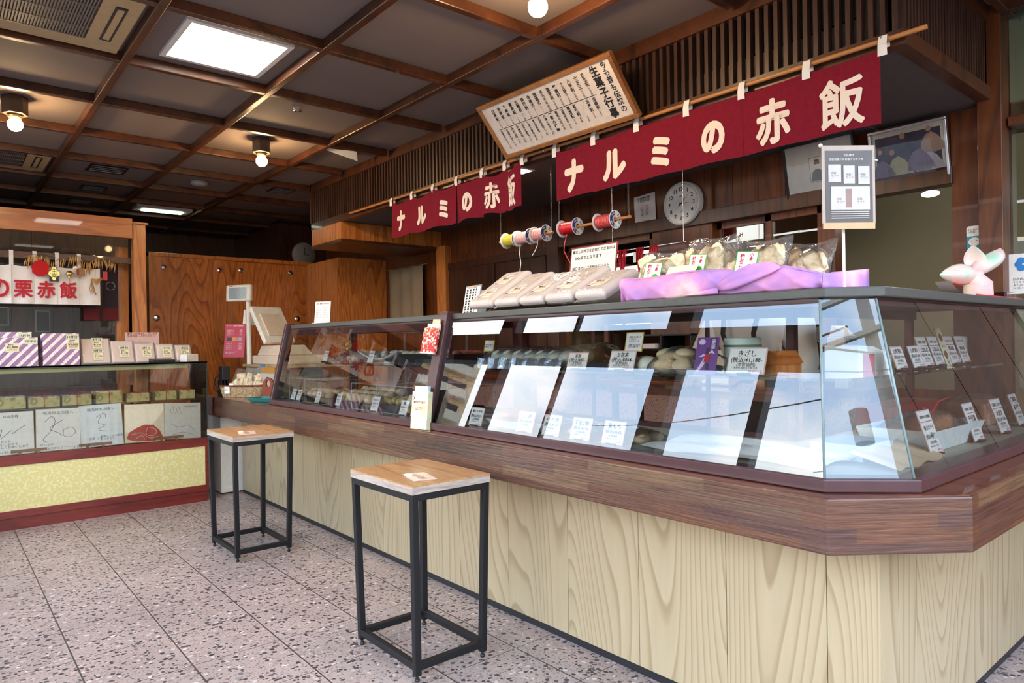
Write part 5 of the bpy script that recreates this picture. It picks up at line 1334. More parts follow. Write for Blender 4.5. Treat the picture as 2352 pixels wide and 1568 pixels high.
# narrow notice strip on the corner boards
t = thing('notice_strip', 'tall blue and green notice strip with white characters on the right pillar', 'sign', (3.525, 1.02, 1.5))
MG = T(3.528, 1.020, 1.36) @ RZ(R(-90)) @ RX(R(90))
b = MB(MG); b.box(-0.03, 0.0, 0, 0.03, 0.09, 0.002); b.build('green_part', flat('sign_green', srgb(20, 130, 84), 0.5), t)
b = MB(MG); b.box(-0.03, 0.09, 0, 0.03, 0.275, 0.002); b.build('blue_part', flat('sign_blue', srgb(30, 150, 178), 0.5), t)
b = MB(MG); b.prism([(-0.03, 0.275), (0.03, 0.275), (0.03, 0.32), (-0.022, 0.32), (-0.03, 0.312)], 0, 0.002); b.build('white_head', M['paper'], t)
b = MB(MG @ T(0, 0, 0.003)); put_text(b, '小売業防火対', 0.012, 0.15, h=0.13, vert=True, bold=0.02, res=2); put_text(b, '選任事業所之', -0.014, 0.15, h=0.13, vert=True, bold=0.02, res=2); put_text(b, '上京', 0, 0.035, h=0.045, vert=True, bold=0.02, res=2)
b.raw([(0.022 * (1 + 0.08 * (k % 2)) * math.cos(2 * math.pi * k / 24), 0.25 + 0.018 * (1 + 0.08 * (k % 2)) * math.sin(2 * math.pi * k / 24), 0) for k in range(24)], [tuple(range(24))]); b.build('white_lettering', M['paper'], t)
b = MB(MG @ T(0, 0, 0.0036)); put_text(b, 'その他の店\nの防火', 0, 0.298, w=0.05, res=1); put_text(b, '・・', 0, 0.254, size=0.02); b.build('dark_lettering', M['ink'], t)
t = thing('wall_calendar', 'white sheet with a blue flower emblem on the window at the right edge', 'calendar', (3.53, 0.85, 1.45))
MG = T(3.532, 0.855, 1.37) @ RZ(R(-90)) @ RX(R(90))
b = MB(MG); b.box(-0.04, 0, 0, 0.09, 0.17, 0.002); b.build('sheet', M['paper'], t)
b = MB(MG @ T(0, 0, 0.003))
for k in range(6): b.prism([(0.012 + 0.018 * math.cos(R(60 * k)) + 0.014 * math.cos(R(30 * j)), 0.125 + 0.018 * math.sin(R(60 * k)) + 0.014 * math.sin(R(30 * j))) for j in range(12)], 0, 0.0004 + 0.0001 * k)
b.build('blue_emblem', flat('emblem_blue', srgb(40, 130, 200), 0.5), t)
b = MB(MG @ T(0, 0, 0.003)); put_text(b, '日月火水木金土\n 1 2 3 4 5 6 7\n 8 9 10 11 12 13\n14 15 16 17 18 19', 0.02, 0.045, w=0.09, res=1); b.build('lettering', M['ink'], t)

# ================================================================ price cards
def price_card(x, y, z, th, title, price, label, w=0.095, h=0.082, lean=18, header=None, stem=True, group='price cards in the cases', logo=False):
    Mo = T(x, y, z) @ RZ(R(th)) @ RX(R(-lean))
    t = thing('price_card', label, 'price card', M=Mo, group=group)
    H = h + (0.034 if header else 0)
    b = MB(Mo); b.box(-w / 2, 0, 0.006, w / 2, 0.0025, H + 0.006); b.cur = 1; b.box(-w / 2 + 0.004, -0.0004, 0.010, w / 2 - 0.004, 0, H + 0.002); b.build('card', [flat('card_red_border', srgb(226, 186, 178), 0.6) if 'card_red_border' not in D.materials else D.materials['card_red_border'], M['paper']], t)
    b = MB(Mo @ T(0, -0.0012, 0.006) @ RX(R(90)))
    hs = h
    put_text(b, title, 0, hs * 0.78, w=min(w * 0.72, hs * 0.24 * len(title)), bold=0.015, res=2)
    put_text(b, '(税込)¥' + price + '-', 0, hs * 0.52, w=w * 0.82, bold=0.01, res=2)
    put_text(b, '(本体価格)', 0, hs * 0.34, w=w * 0.5, res=1)
    put_text(b, '原材料 国産もち米 小豆', 0, hs * 0.23, w=w * 0.62, res=1)
    if header: put_text(b, header, 0, h + 0.012, w=w * 0.8, bold=0.02, res=2)
    b.build('lettering', M['ink'], t)
    b = MB(Mo @ T(0, -0.0012, 0.006) @ RX(R(90))); put_text(b, '鳴海餅本店', w * 0.27, hs * 0.10, w=w * 0.34, res=1)
    if header: b.box(-w / 2 + 0.004, h - 0.004, 0, w / 2 - 0.004, h - 0.002, 0.0003)
    b.build('red_lettering', M['red_ink'], t)
    b = MB(T(x, y, z) @ RZ(R(th))); b.box(-0.022, -0.012, 0, 0.022, 0.022, 0.010); b.build('clip_base', M['black_plastic'], t, bevel=0.003)
    return t
CF0 = LZ1 + 0.026
F = -90
kw = dict(w=0.066, h=0.076)
price_card(1.845, 4.50, CF0, F, 'わらび餅', '172', 'leftmost price card at the bottom of the brown-framed case', **kw)
price_card(1.845, 4.41, CF0, F, '三色餅', '172', 'second price card from the left at the bottom of the brown-framed case', **kw)
price_card(1.845, 4.12, CF0, F, '上用', '216', 'price card before the tray of pale buns, left of the plump round ones', **kw)
price_card(1.845, 3.83, CF0, F, '栗饅頭', '227', 'price card in front of the plump round buns', **kw)
price_card(1.835, 3.37, CF0, F, 'みたらし', '130', 'price card before the golden dumplings', w=0.08, h=0.084)
price_card(1.835, 3.07, CF0, F, '桃', '172', 'price card before the orange slices, left of the pink mochi', w=0.075, h=0.08)
price_card(1.835, 2.955, CF0, F, '三色団子', '172', 'price card just left of the upright pastel paper box', w=0.082, h=0.08)
price_card(1.985, 4.30, SHZ + .001, F, '豆大福', '162', 'price card before the left wrapped rolls on the upper shelf', **kw)
price_card(1.985, 3.685, SHZ + .001, F, '吹き寄せ', '324', 'price card before the white curved dish on the upper shelf', **kw)
price_card(1.835, 2.455, CF0, F, '栗どらやき', '227', 'leftmost lower price card in the big case, before the brown buns')
price_card(1.835, 2.125, CF0, F, '白小餅', '540', 'lower price card right of the brown buns, left of the yomogi one', w=0.10, h=0.086)
price_card(1.835, 1.97, CF0, F, 'よもぎ小餅', '540', 'lower price card next to the flat mochi bag in the big case', w=0.098, h=0.084)
price_card(1.835, 1.81, CF0, F, '玄米小餅', '540', 'lower price card lost in bright sky reflection, left of the blank-looking pair', w=0.1, h=0.084)
price_card(1.835, 1.65, CF0, F, '豆もち', '648', 'rightmost lower price card in the front of the big case', w=0.1, h=0.084)
price_card(1.985, 1.97, SHZ + .001, F, '豆餅', '87', 'price card at the right end of the foil-wrapped mochi on the upper shelf', w=0.11, h=0.07)
price_card(1.985, 1.735, SHZ + .001, F, 'お花束', '864', 'price card before the round white mochi on the upper shelf', w=0.125, h=0.078)
price_card(1.985, 1.215, SHZ + .001, F, 'きざし', '1,188', 'large price card leaning on the pale green tin', w=0.135, h=0.088)
def slip(x, y, z, th, lean, w, h, text_, label, edge=(206, 180, 70)):
    Mo = T(x, y, z) @ RZ(R(th)) @ RX(R(-lean))
    t = thing('notice_slip', label, 'note', M=Mo, group='small notices in the case')
    b = MB(Mo); b.box(-w / 2, 0, 0, w / 2, 0.002, h); b.cur = 1; b.box(-w / 2 + .004, -0.0005, .004, w / 2 - .004, 0, h - .004)
    b.build('slip', [flat('slip_edge', srgb(*edge), 0.6) if 'slip_edge' not in D.materials else D.materials['slip_edge'], M['paper']], t)
    b = MB(Mo @ T(0, -0.0012, 0) @ RX(R(90))); put_text(b, text_, 0, h / 2, w=w * 0.8, res=2, bold=0.01, lead=1.1); b.build('lettering', M['ink'], t)
slip(2.05, 2.62, SHZ + 0.075, -60, 25, 0.05, 0.06, '個包装の\n商品です', 'small slanting yellow-edged slip at the left end of the foil-wrapped mochi')
slip(2.02, 1.70, SHZ + 0.076, F, 12, 0.085, 0.075, '御進物の小箱より\nひとまわり\n小さくなります。\n\n６個に出来上がる、\n小さいお餅です', 'yellow-edged notice standing above the card for round white mochi')
# right-hand wing
kr = dict(w=0.10, h=0.082)
price_card(2.57, 0.96, SHZ + .001, 0, '上用饅頭', '1,134', 'leftmost card on the upper shelf of the right-hand glass wing', **kr)
price_card(2.72, 0.96, SHZ + .001, 0, '上用饅頭', '1,350', 'second card on the upper shelf of the right-hand glass wing', **kr)
price_card(2.86, 0.975, SHZ + .001, 0, '三笠詰合', '1,296', 'headed card left of the hanging tag on the right wing shelf', header='ご進物に 詰合せ', **kr)
price_card(2.975, 0.975, SHZ + .001, 0, '三笠詰合', '2,160', 'headed card touching the hanging tag on the right wing shelf', header='ご進物に 詰合せ', **kr)
price_card(3.16, 0.98, SHZ + .001, 0, '栗赤飯', '1,620', 'headed card just right of the hanging tag, right wing shelf', header='ご予約承ります', **kr)
price_card(3.285, 0.98, SHZ + .001, 0, '栗赤飯', '2,160', 'headed card left of the folded white packet, right wing shelf', header='ご予約承ります', **kr)
price_card(2.40, 0.80, CF0, 0, '栗カステラ', '1,728', 'tall headed card nearest the cut corner, bottom of the right wing', header='季節限定 個数限定', w=0.105, h=0.105)
price_card(2.80, 0.80, CF0, 0, '千代菓', '1,836', 'tall headed card before the white paper tray, bottom of the right wing', header='ご進物に 詰合せ', w=0.105, h=0.10)
price_card(3.10, 0.80, CF0, 0, '大納言', '1,080', 'wide headed card with a brown emblem, bottom of the right wing', header='ご進物に 詰合せ', w=0.12, h=0.095)
price_card(3.40, 0.82, CF0, 0, '栗羊羹', '1,296', 'headed card at the right edge of the view, bottom of the right wing', header='ご進物に', w=0.10, h=0.095)

# ================================================================ sweets in the brown-framed case
def tray(x0, y0, x1, y1, z, h, mat, name, label, cat='tray', lip=0.006):
    t = thing(name, label, cat, ((x0 + x1) / 2, (y0 + y1) / 2, z))
    b = MB(); b.box(x0, y0, z, x1, y1, z + 0.004)
    b.box(x0, y0, z, x0 + lip, y1, z + h); b.box(x1 - lip, y0, z, x1, y1, z + h); b.box(x0, y0, z, x1, y0 + lip, z + h); b.box(x0, y1 - lip, z, x1, y1, z + h)
    b.build('tray', mat, t, bevel=0.002); return t
def bun_row(n, spots, mk, name, labels, cat, group):
    proto = None
    for i, (x, y, z) in enumerate(spots):
        lab = labels if isinstance(labels, str) else labels[i]
        if proto is None:
            proto = thing(name, lab, cat, (x, y, z), group); mk(x, y, z, proto)
        else:
            copy_thing(proto, T(x, y, z) @ RZ(rnd.random() * 6), lab, group)
def mk_bun(rx, rz, mat, seam=None):
    def f(x, y, z, p):
        b = MB(); b.lathe([(0, 0.0), (rx * .7, 0.0), (rx * .96, rz * .35), (rx, rz * .8), (rx * .9, rz * 1.35), (rx * .62, rz * 1.8), (rx * .25, rz * 1.98), (0, rz * 2)], (x, y, z), 20)
        b.build('body', mat, p)
        if seam:
            b = MB(); b.lathe([(0, rz * 2.01), (rx * .25, rz * 1.99), (rx * .5, rz * 1.9)], (x, y, z), 14); b.build('browned_top', seam, p)
    return f
TOAST = flat('toasted_top', srgb(206, 146, 92), 0.5)
tray(1.90, 4.02, 2.22, 4.55, CF0, 0.034, M['black_tray'], 'bun_tray', 'black tray of pale flat buns at the left end of the brown-framed case')
bun_row(0, [(1.93 + 0.062 * i, 4.10 + 0.085 * j, CF0 + 0.036 + 0.012 * (i == 1)) for i in range(3) for j in range(5)], mk_bun(0.04, 0.019, M['bun']), 'flat_bun', 'pale flat baked bun, one of those in the leftmost black tray', 'bun', 'flat buns in the leftmost tray')
tray(1.88, 3.42, 2.20, 3.99, CF0, 0.035, M['black_tray'], 'bun_tray', 'black tray of plump round buns, centre left of the brown-framed case')
bun_row(0, [(1.93 + 0.075 * i, 3.48 + 0.082 * j, CF0 + 0.032 + 0.014 * i) for i in range(3) for j in range(6)], mk_bun(0.04, 0.027, M['bun'], TOAST), 'round_bun', 'plump round bun with toasted top, one of those in the second black tray', 'bun', 'plump buns in the second tray')
tray(1.88, 3.10, 2.16, 3.38, CF0, 0.045, M['black_tray'], 'dumpling_tray', 'small black tray heaped with golden dumplings')
bun_row(0, [(1.91 + 0.043 * i, 3.13 + 0.044 * j, CF0 + 0.045 + 0.006 * ((i + j) % 2)) for i in range(5) for j in range(6)], mk_bun(0.021, 0.017, M['glaze']), 'glazed_dumpling', 'small golden glazed dumpling in the heaped black tray', 'dumpling', 'golden dumplings in the heaped tray')
tray(1.88, 2.80, 2.16, 3.07, CF0, 0.05, M['black_tray'], 'sweets_tray', 'black tray at the right end of the brown-framed case holding pink and orange sweets')
bun_row(0, [(1.93 + 0.05 * i, 2.84 + 0.062 * j, CF0 + 0.045) for i in range(3) for j in range(2)], mk_bun(0.031, 0.03, M['pink']), 'pink_mochi', 'smooth pink mochi ball in the right-end tray, behind the pastel box', 'mochi', 'pink mochi balls')
ORG = flat('orange_sweet', srgb(214, 132, 74), 0.4)
def mk_or(x, y, z, p):
    b = MB(); b.ball((x, y, z), 0.034, 0.024, 0.014); b.build('body', ORG, p)
bun_row(0, [(1.92 + 0.05 * i, 2.97 + 0.05 * j, CF0 + 0.052) for i in range(3) for j in range(2)], mk_or, 'orange_sweet', 'orange oval sweet in the right-end tray, left of the pink balls', 'sweet', 'orange oval sweets')
def acrylic_box(y0, y1, x0, x1, h, label):
    t = thing('acrylic_cover', label, 'cover', (x0, (y0 + y1) / 2, CF0), 'clear covers over the trays')
    z = CF0 - .0005
    b = MB(); b.quad((x0, y1, z), (x0, y0, z), (x0, y0, z + h), (x0, y1, z + h)); b.quad((x0, y0, z + h), (x0, y1, z + h), (x1, y1, z + h), (x1, y0, z + h)); b.quad((x0, y0, z), (x1, y0, z), (x1, y0, z + h), (x0, y0, z + h)); b.build('sheet', M['acrylic'], t)
    b = MB(); r = 0.0016
    for q in (((x0, y0, z), (x0, y0, z + h)), ((x0, y1, z), (x0, y1, z + h)), ((x0, y0, z + h), (x0, y1, z + h)), ((x0, y0, z + h), (x1, y0, z + h)), ((x0, y1, z + h), (x1, y1, z + h)), ((x1, y0, z), (x1, y0, z + h)), ((x0, y0, z + .001), (x0, y1, z + .001))): b.cyl(q[0], q[1], r, n=6)
    b.build('polished_edge', M['acryl_edge'], t)
acrylic_box(4.35, 4.60, 1.872, 2.24, 0.15, 'clear cover at the far left of the brown-framed case')
acrylic_box(4.00, 4.33, 1.872, 2.24, 0.15, 'clear cover second from the left, over the flat buns')
acrylic_box(3.39, 3.69, 1.872, 2.22, 0.148, 'clear cover over the right half of the plump buns')
acrylic_box(2.80, 3.365, 1.872, 2.22, 0.148, 'clear cover at the right end, over the golden dumplings')
def paper_insert(x, y): pass
# upper shelf of the same case
t = thing('wrapped_roll_plate', 'clear-wrapped lumpy bean rolls at the left of the upper shelf', 'wrapped food', (2.08, 4.10, SHZ))
b = MB(); rr = random.Random(2)
for k in range(10): b.ball((2.05 + rr.random() * .1, 3.90 + k * 0.036, SHZ + 0.026 + rr.random() * .006), 0.035, 0.034, 0.025, 12, 8)
o = b.build('bean_rolls', blotch('bean_roll', [(0.4, srgb(226, 200, 164)), (0.55, srgb(236, 222, 196)), (0.66, srgb(110, 70, 60))], 70, 0.5), t); o['kind'] = 'stuff'
b = MB(); b.grid(lambda u, v: (1.99 + 0.2 * u, 3.84 + 0.46 * v, SHZ + 0.004 + 0.075 * (math.sin(math.pi * u) * math.sin(math.pi * v)) ** 0.5 + 0.003 * math.sin(u * 31 + v * 17)), 16, 20); b.build('clear_wrap', M['film'], t)
t = thing('curved_dish', 'white curved dish of crinkled crackers on the upper shelf', 'dish', (2.10, 3.60, SHZ))
b = MB(); b.grid(lambda u, v: (2.0 + 0.19 * u, 3.40 + 0.46 * v, SHZ + 0.012 + 0.05 * (2 * v - 1) ** 2 + 0.02 * (2 * u - 1) ** 2), 10, 16); b.build('dish', flat('porcelain', srgb(232, 232, 230), 0.2, 0, 0.3), t, solid=0.005)
b = MB(); b.lathe([(0, 0.001), (0.045, 0.001), (0.04, 0.014)], (2.10, 3.63, SHZ), 20); b.build('foot', D.materials['porcelain'], t)
b = MB(); rr = random.Random(4)
for k in range(16): b.ball((2.05 + rr.random() * .1, 3.46 + rr.random() * .34, SHZ + 0.045 + rr.random() * .025), 0.03, 0.028, 0.014, 10, 6)
o = b.build('crackers', blotch('dish_cracker', [(0.4, srgb(206, 186, 160)), (0.6, srgb(226, 214, 196))], 50, 0.6), t); o['kind'] = 'stuff'
tray(1.975, 2.80, 2.25, 3.34, SHZ + .001, 0.062, M['black_tray'], 'sweets_tray', 'deep black tray on the upper shelf filled with white and pink sweets')
WHS = flat('cream_sweet', srgb(236, 214, 176), 0.4, 0, 0.3); PKS = flat('rose_sweet', srgb(226, 140, 132), 0.4, 0, 0.3)
for g_, ys_, mt, nm, lb in (('cream sweets in the deep tray', (3.10, 3.17, 3.24, 3.305), WHS, 'cream_sweet', 'cream-coloured wrapped sweet in the deep black tray'), ('pink sweets in the deep tray', (2.84, 2.905, 2.97, 3.035), PKS, 'pink_sweet', 'pink wrapped sweet in the deep black tray')):
    bun_row(0, [(2.02 + 0.068 * i, y, SHZ + 0.038) for i in range(3) for y in ys_], mk_bun(0.035, 0.021, mt), nm, lb, 'sweet', g_)

# ================================================================ sweets in the long case, front wing
t = thing('wrapped_mochi_tray', 'long foil and film wrapped tray of white mochi on the upper shelf', 'wrapped food', (2.12, 2.25, SHZ))
b = MB(); b.box(2.02, 2.03, SHZ + .002, 2.24, 2.60, SHZ + 0.022); b.build('tray', M['black_tray'], t)
b = MB()
for k in range(7): b.ball((2.075, 2.565 - k * 0.078, SHZ + 0.052), 0.043, 0.04, 0.03, 16, 10); b.ball((2.16, 2.555 - k * 0.078, SHZ + 0.052), 0.043, 0.04, 0.03, 16, 10)
b.build('mochi', M['mochi'], t)
b = MB(); b.grid(lambda u, v: (2.0 + 0.25 * u, 1.93 + 0.70 * v, SHZ + 0.02 + (0.075 + 0.02 * max(0, 1 - v * 3)) * math.sin(math.pi * u) ** 0.6 + 0.003 * math.sin(v * 60 + u * 9)), 14, 40); b.build('clear_wrap', M['film'], t)
b = MB(); b.grid(lambda u, v: (2.0 - 0.018 * (1 - v) - 0.006 * math.sin(u * 47), 2.06 + 0.58 * u, SHZ - 0.012 * (u > .5) * (1 - v) + 0.002 + 0.045 * v + 0.004 * math.sin(u * 39) * v), 60, 6, smooth=False); b.build('foil_skirt', M['foil'], t)
MW = M['mochi']
spots = [(2.06 + 0.075 * i, 1.66 + 0.072 * j, SHZ + .003) for i in range(2) for j in range(3)]
bun_row(0, spots, mk_bun(0.042, 0.028, MW), 'round_mochi', 'round white mochi behind the card for ten pieces, left of the warm ones', 'mochi', 'white mochi on the upper shelf')
t = thing('mochi_bag', 'clear bag of warm cream mochi with a twisted right end', 'wrapped food', (2.10, 1.53, SHZ))
b = MB()
for i in range(2):
    for j in range(2):
        b.ball((2.06 + 0.078 * i, 1.50 + 0.08 * j, SHZ + 0.027), 0.043, 0.043, 0.026, 16, 10); b.ball((2.07 + 0.07 * i, 1.505 + 0.075 * j, SHZ + 0.064), 0.04, 0.04, 0.024, 16, 10)
b.build('mochi', M['mochi_warm'], t)
b = MB(); b.grid(lambda u, v: (2.0 + 0.2 * u, 1.44 + 0.2 * v, SHZ + 0.002 + 0.095 * (math.sin(math.pi * u) * math.sin(math.pi * v)) ** 0.4), 14, 14); b.tube([(2.06, 1.44, SHZ + .03), (2.06, 1.42, SHZ + .045), (2.06, 1.37, SHZ + .05), (2.07, 1.34, SHZ + .03)], [0.03, 0.012, 0.022, 0.028], 10); b.build('clear_bag', M['film'], t)
b = MB(); b.tube([(2.05 + 0.013 * math.cos(a), 1.42, SHZ + .045 + 0.013 * math.sin(a)) for a in [2 * math.pi * k / 10 for k in range(11)]] + [(2.03, 1.40, SHZ + .02)], 0.0018, 6); b.build('red_tie', M['red_ink'], t)
t = thing('small_white_plate', 'flat white plate under the two blue wrapped blocks', 'plate', (2.11, 1.36, SHZ))
b = MB(); b.lathe([(0, 0.006), (0.06, 0.006), (0.125, 0.016), (0.127, 0.018), (0.06, 0.001), (0, 0.001)], (2.13, 1.50, SHZ), 32); b.build('plate', D.materials['porcelain'], t)
BLU = blotch('blue_printed_wrap', [(0.4, srgb(96, 116, 178)), (0.6, srgb(122, 140, 196)), (0.72, srgb(214, 220, 236))], 40, 0.5)
for i, (y, lb) in enumerate(((1.555, 'left of two blue wrapped blocks on the white plate'), (1.475, 'right of two blue wrapped blocks, behind the purple card'))):
    t = thing('blue_wrapped_block', lb, 'wrapped sweet', (2.12, y, SHZ + .0085), 'blue wrapped blocks')
    b = MB(); b.box(2.09, y - 0.028, SHZ + .0185, 2.15, y + 0.028, SHZ + .078); b.build('block', BLU, t, bevel=0.008)
    b = MB(); b.box(2.0895, y - 0.029, SHZ + .018, 2.1505, y - 0.012, SHZ + .0785); b.build('black_band', M['black_plastic'], t, bevel=0.008)
t = thing('purple_card', 'tall purple card with a white and red figure of flowing ribbons', 'card', M=T(2.0, 1.375, SHZ + .001) @ RZ(R(F)) @ RX(R(-14)))
Mo = PW[t.name]
b = MB(Mo); b.box(-0.043, 0, 0, 0.043, 0.0015, 0.128); b.build('card', flat('purple_paper', srgb(112, 56, 140), 0.4), t)
b = MB(Mo @ T(0, -0.001, 0) @ RX(R(90))); b.box(0.016, 0.088, 0, 0.031, 0.122, 0.0003)
for pts in ([(-0.035, 0.01), (-0.02, 0.035), (-0.005, 0.06), (0.004, 0.05), (-0.01, 0.025), (-0.025, 0.008)], [(-0.03, 0.06), (-0.012, 0.07), (0.0, 0.066), (-0.014, 0.06)], [(0.005, 0.07), (0.02, 0.085), (0.034, 0.07), (0.018, 0.074)]):
    b.raw([(x, y, 0) for x, y in pts], [tuple(range(len(pts)))])
b.raw([(-0.022 + 0.012 * (1 + .2 * (k % 2)) * math.cos(2 * math.pi * k / 16), 0.112 + 0.009 * (1 + .2 * (k % 2)) * math.sin(2 * math.pi * k / 16), 0) for k in range(16)], [tuple(range(16))]); b.build('white_shapes', flat('pale_lilac', srgb(222, 206, 230), 0.5), t)
b = MB(Mo @ T(0, -0.0014, 0) @ RX(R(90)))
for pts in ([(-0.008, 0.04), (0.012, 0.045), (0.016, 0.068), (-0.004, 0.07)],): b.raw([(x, y, 0) for x, y in pts], [tuple(range(len(pts)))])
b.build('red_shape', M['red_ink'], t)
b = MB(Mo @ T(0, -0.0016, 0) @ RX(R(90)))
for pts in ([(-0.004, 0.07), (0.008, 0.068), (0.01, 0.09), (-0.002, 0.094)], [(0.002, 0.012), (0.014, 0.014), (0.012, 0.04), (0.0, 0.038)]): b.raw([(x, y, 0) for x, y in pts], [tuple(range(len(pts)))])
put_text(b, '阿闍梨\nきざし', 0.0235, 0.105, h=0.028, vert=False, rot=R(-90), res=1); b.build('dark_shapes', flat('deep_indigo', srgb(46, 40, 70), 0.5), t)
t = thing('green_tin', 'pale green paper-covered tin behind the large price card', 'tin', (2.16, 1.18, SHZ))
b = MB(); b.lathe([(0, 0), (0.062, 0), (0.062, 0.118), (0.058, 0.122), (0, 0.122)], (2.14, 1.315, SHZ + .001), 32); b.build('tin', blotch('celadon_paper', [(0.4, srgb(186, 204, 192)), (0.6, srgb(214, 226, 214))], 10, 0.5), t)
b = MB(); b.lathe([(0.0625, 0.09), (0.0635, 0.094), (0.0625, 0.098)], (2.14, 1.315, SHZ + .001), 32); b.build('cord', flat('green_cord', srgb(96, 120, 100), 0.6), t)
t = thing('ribbed_wood_box', 'small box with ribbed orange-brown lid at the right of the upper shelf', 'box', (2.14, 0.99, SHZ))
b = MB(); b.box(2.07, 1.135, SHZ + .001, 2.20, 1.205, SHZ + 0.035); b.build('base', M['orange_wood'], t)
b = MB(); b.loft([[(2.065, 1.13, SHZ + .0355), (2.205, 1.13, SHZ + .0355), (2.205, 1.21, SHZ + .0355), (2.065, 1.21, SHZ + .0355)], [(2.085, 1.143, SHZ + .075), (2.185, 1.143, SHZ + .075), (2.185, 1.195, SHZ + .075), (2.085, 1.195, SHZ + .075)]])
for k in range(4): b.box(2.08, 1.146 + k * 0.013, SHZ + .072, 2.19, 1.152 + k * 0.013, SHZ + .078)
b.build('ribbed_lid', M['orange_wood_x'], t)
# lower level
t = thing('bun_plate', 'white oval plate of brown glazed buns at the lower left of the long case', 'plate', (1.96, 2.28, CF0))
b = MB(); b.loft([[(1.97 + 0.09 * math.cos(a), 2.27 + 0.22 * math.sin(a), CF0 + .001) for a in [2 * math.pi * k / 28 for k in range(28)]], [(1.97 + 0.125 * math.cos(a), 2.27 + 0.27 * math.sin(a), CF0 + .04) for a in [2 * math.pi * k / 28 for k in range(28)]]]); b.build('plate', D.materials['porcelain'], t, bevel=0.004)
bun_row(0, [(1.93 + 0.085 * i, 2.12 + 0.10 * j + 0.03 * i, CF0 + 0.042) for i in range(2) for j in range(3)], mk_bun(0.053, 0.022, M['brown_bun']), 'brown_bun', 'large brown glazed bun on the white oval plate', 'bun', 'brown buns on the oval plate')
def flat_bag(x, y, lab, mat):
    t = thing('mochi_bag', lab, 'wrapped food', (x, y, CF0), 'flat mochi bags on the case floor')
    b = MB()
    for i in range(2):
        for j in range(3): b.ball((x - 0.04 + 0.075 * i, y - 0.07 + 0.065 * j, CF0 + .02), 0.036, 0.033, 0.018, 12, 8)
    b.build('mochi', mat, t)
    b = MB(); b.grid(lambda u, v: (x - 0.09 + 0.18 * u, y - 0.12 + 0.23 * v, CF0 + .001 + 0.052 * (max(0, math.sin(math.pi * u) * math.sin(math.pi * v))) ** 0.35), 12, 12); b.build('clear_bag', M['film'], t)
flat_bag(1.97, 1.92, 'flat clear bag of pale mochi behind the yomogi card', M['mochi'])
flat_bag(1.98, 1.67, 'flat clear bag of small mochi under the sky reflection', M['mochi_warm'])
t = thing('paper_sheet', 'white paper sheets laid over the case floor near the cut corner', 'paper', (1.98, 1.15, CF0))
b = MB(); b.grid(lambda u, v: (1.86 + 0.32 * u, 0.92 + 0.62 * v, CF0 + .004 + 0.012 * abs(math.sin(u * 5 + v * 4)) + 0.01 * u), 10, 14, smooth=False); b.build('sheet', M['paper'], t)
t = thing('blue_box', 'pale blue box standing behind the white sheets at the cut corner', 'box', (2.05, 0.95, CF0))
b = MB(); b.box(2.10, 0.90, CF0 + .001, 2.32, 1.06, CF0 + 0.05); b.build('box', flat('pale_blue_card', srgb(176, 190, 202), 0.6), t, bevel=0.003)
# ---- right wing, lower level
t = thing('paper_tray', 'white embossed paper tray of brown cakes in the right wing', 'tray', (2.68, 0.92, CF0))
b = MB()
def tr(z, g_): return [(2.42 - g_, 0.83 - g_, z), (2.86 + g_, 0.83 - g_, z), (2.86 + g_, 1.03 + g_, z), (2.42 - g_, 1.03 + g_, z)]
b.loft([tr(CF0 + .001, 0), tr(CF0 + .07, 0.02)], cap=False); b._add(tr(CF0 + .002, 0), [(0, 1, 2, 3)]); b.build('tray', blotch('embossed_paper', [(0.4, srgb(226, 232, 230)), (0.6, srgb(240, 242, 240))], 60, 0.6), t, solid=0.003)
t = thing('brown_loaf_cake', 'brown sponge loaf in a clear bag inside the white paper tray', 'cake', (2.62, 0.92, CF0))
b = MB(T(2.64, 0.93, CF0 + .012) @ RY(R(-6))); b.box(-0.17, -0.06, 0, 0.17, 0.06, 0.075); b.build('cake', blotch('sponge_brown', [(0.35, srgb(150, 84, 46)), (0.6, srgb(196, 132, 74))], 8, 0.5), t, bevel=0.02, seg=3)
b = MB(); b.grid(lambda u, v: (2.42 + 0.44 * u, 0.84 + 0.18 * v, CF0 + .03 + 0.085 * (max(0, math.sin(math.pi * u) * math.sin(math.pi * v))) ** 0.3), 16, 10); b.build('clear_bag', M['film'], t)
b = MB(); b.tube([(2.5, 0.86, CF0 + .11), (2.46, 0.86, CF0 + .14), (2.43, 0.86, CF0 + .125), (2.47, 0.86, CF0 + .11), (2.56, 0.87, CF0 + .12), (2.62, 0.87, CF0 + .15), (2.75, 0.88, CF0 + .155)], 0.003, 6); b.build('red_white_cord', M['red_ink'], t)
t = thing('red_gift_box', 'dark red lacquered box behind the paper tray in the right wing', 'box', (3.0, 1.06, CF0))
b = MB(); b.box(2.74, 1.07, CF0 + .001, 3.22, 1.20, CF0 + .11); b.build('box', flat('dark_red_lacquer', srgb(134, 26, 34), 0.3), t, bevel=0.004)
t = thing('bread_bag', 'big clear bag of brown sponge slices at the right end of the wing', 'wrapped food', (3.3, 0.98, CF0))
b = MB()
for k in range(5): b.box(3.20 + k * 0.052, 0.90, CF0 + .004, 3.245 + k * 0.052, 1.04, CF0 + .10)
b.build('sponge_slices', D.materials['sponge_brown'], t, bevel=0.012)
b = MB(); b.grid(lambda u, v: (3.17 + 0.31 * u, 0.87 + 0.19 * v, CF0 + .002 + 0.135 * (max(0, math.sin(math.pi * u) * math.sin(math.pi * v))) ** 0.3), 14, 10); b.build('clear_bag', M['film'], t)
t = thing('brown_paper', 'folded brown wrapping paper at the foot of the cut corner', 'paper', (2.25, 0.85, CF0))
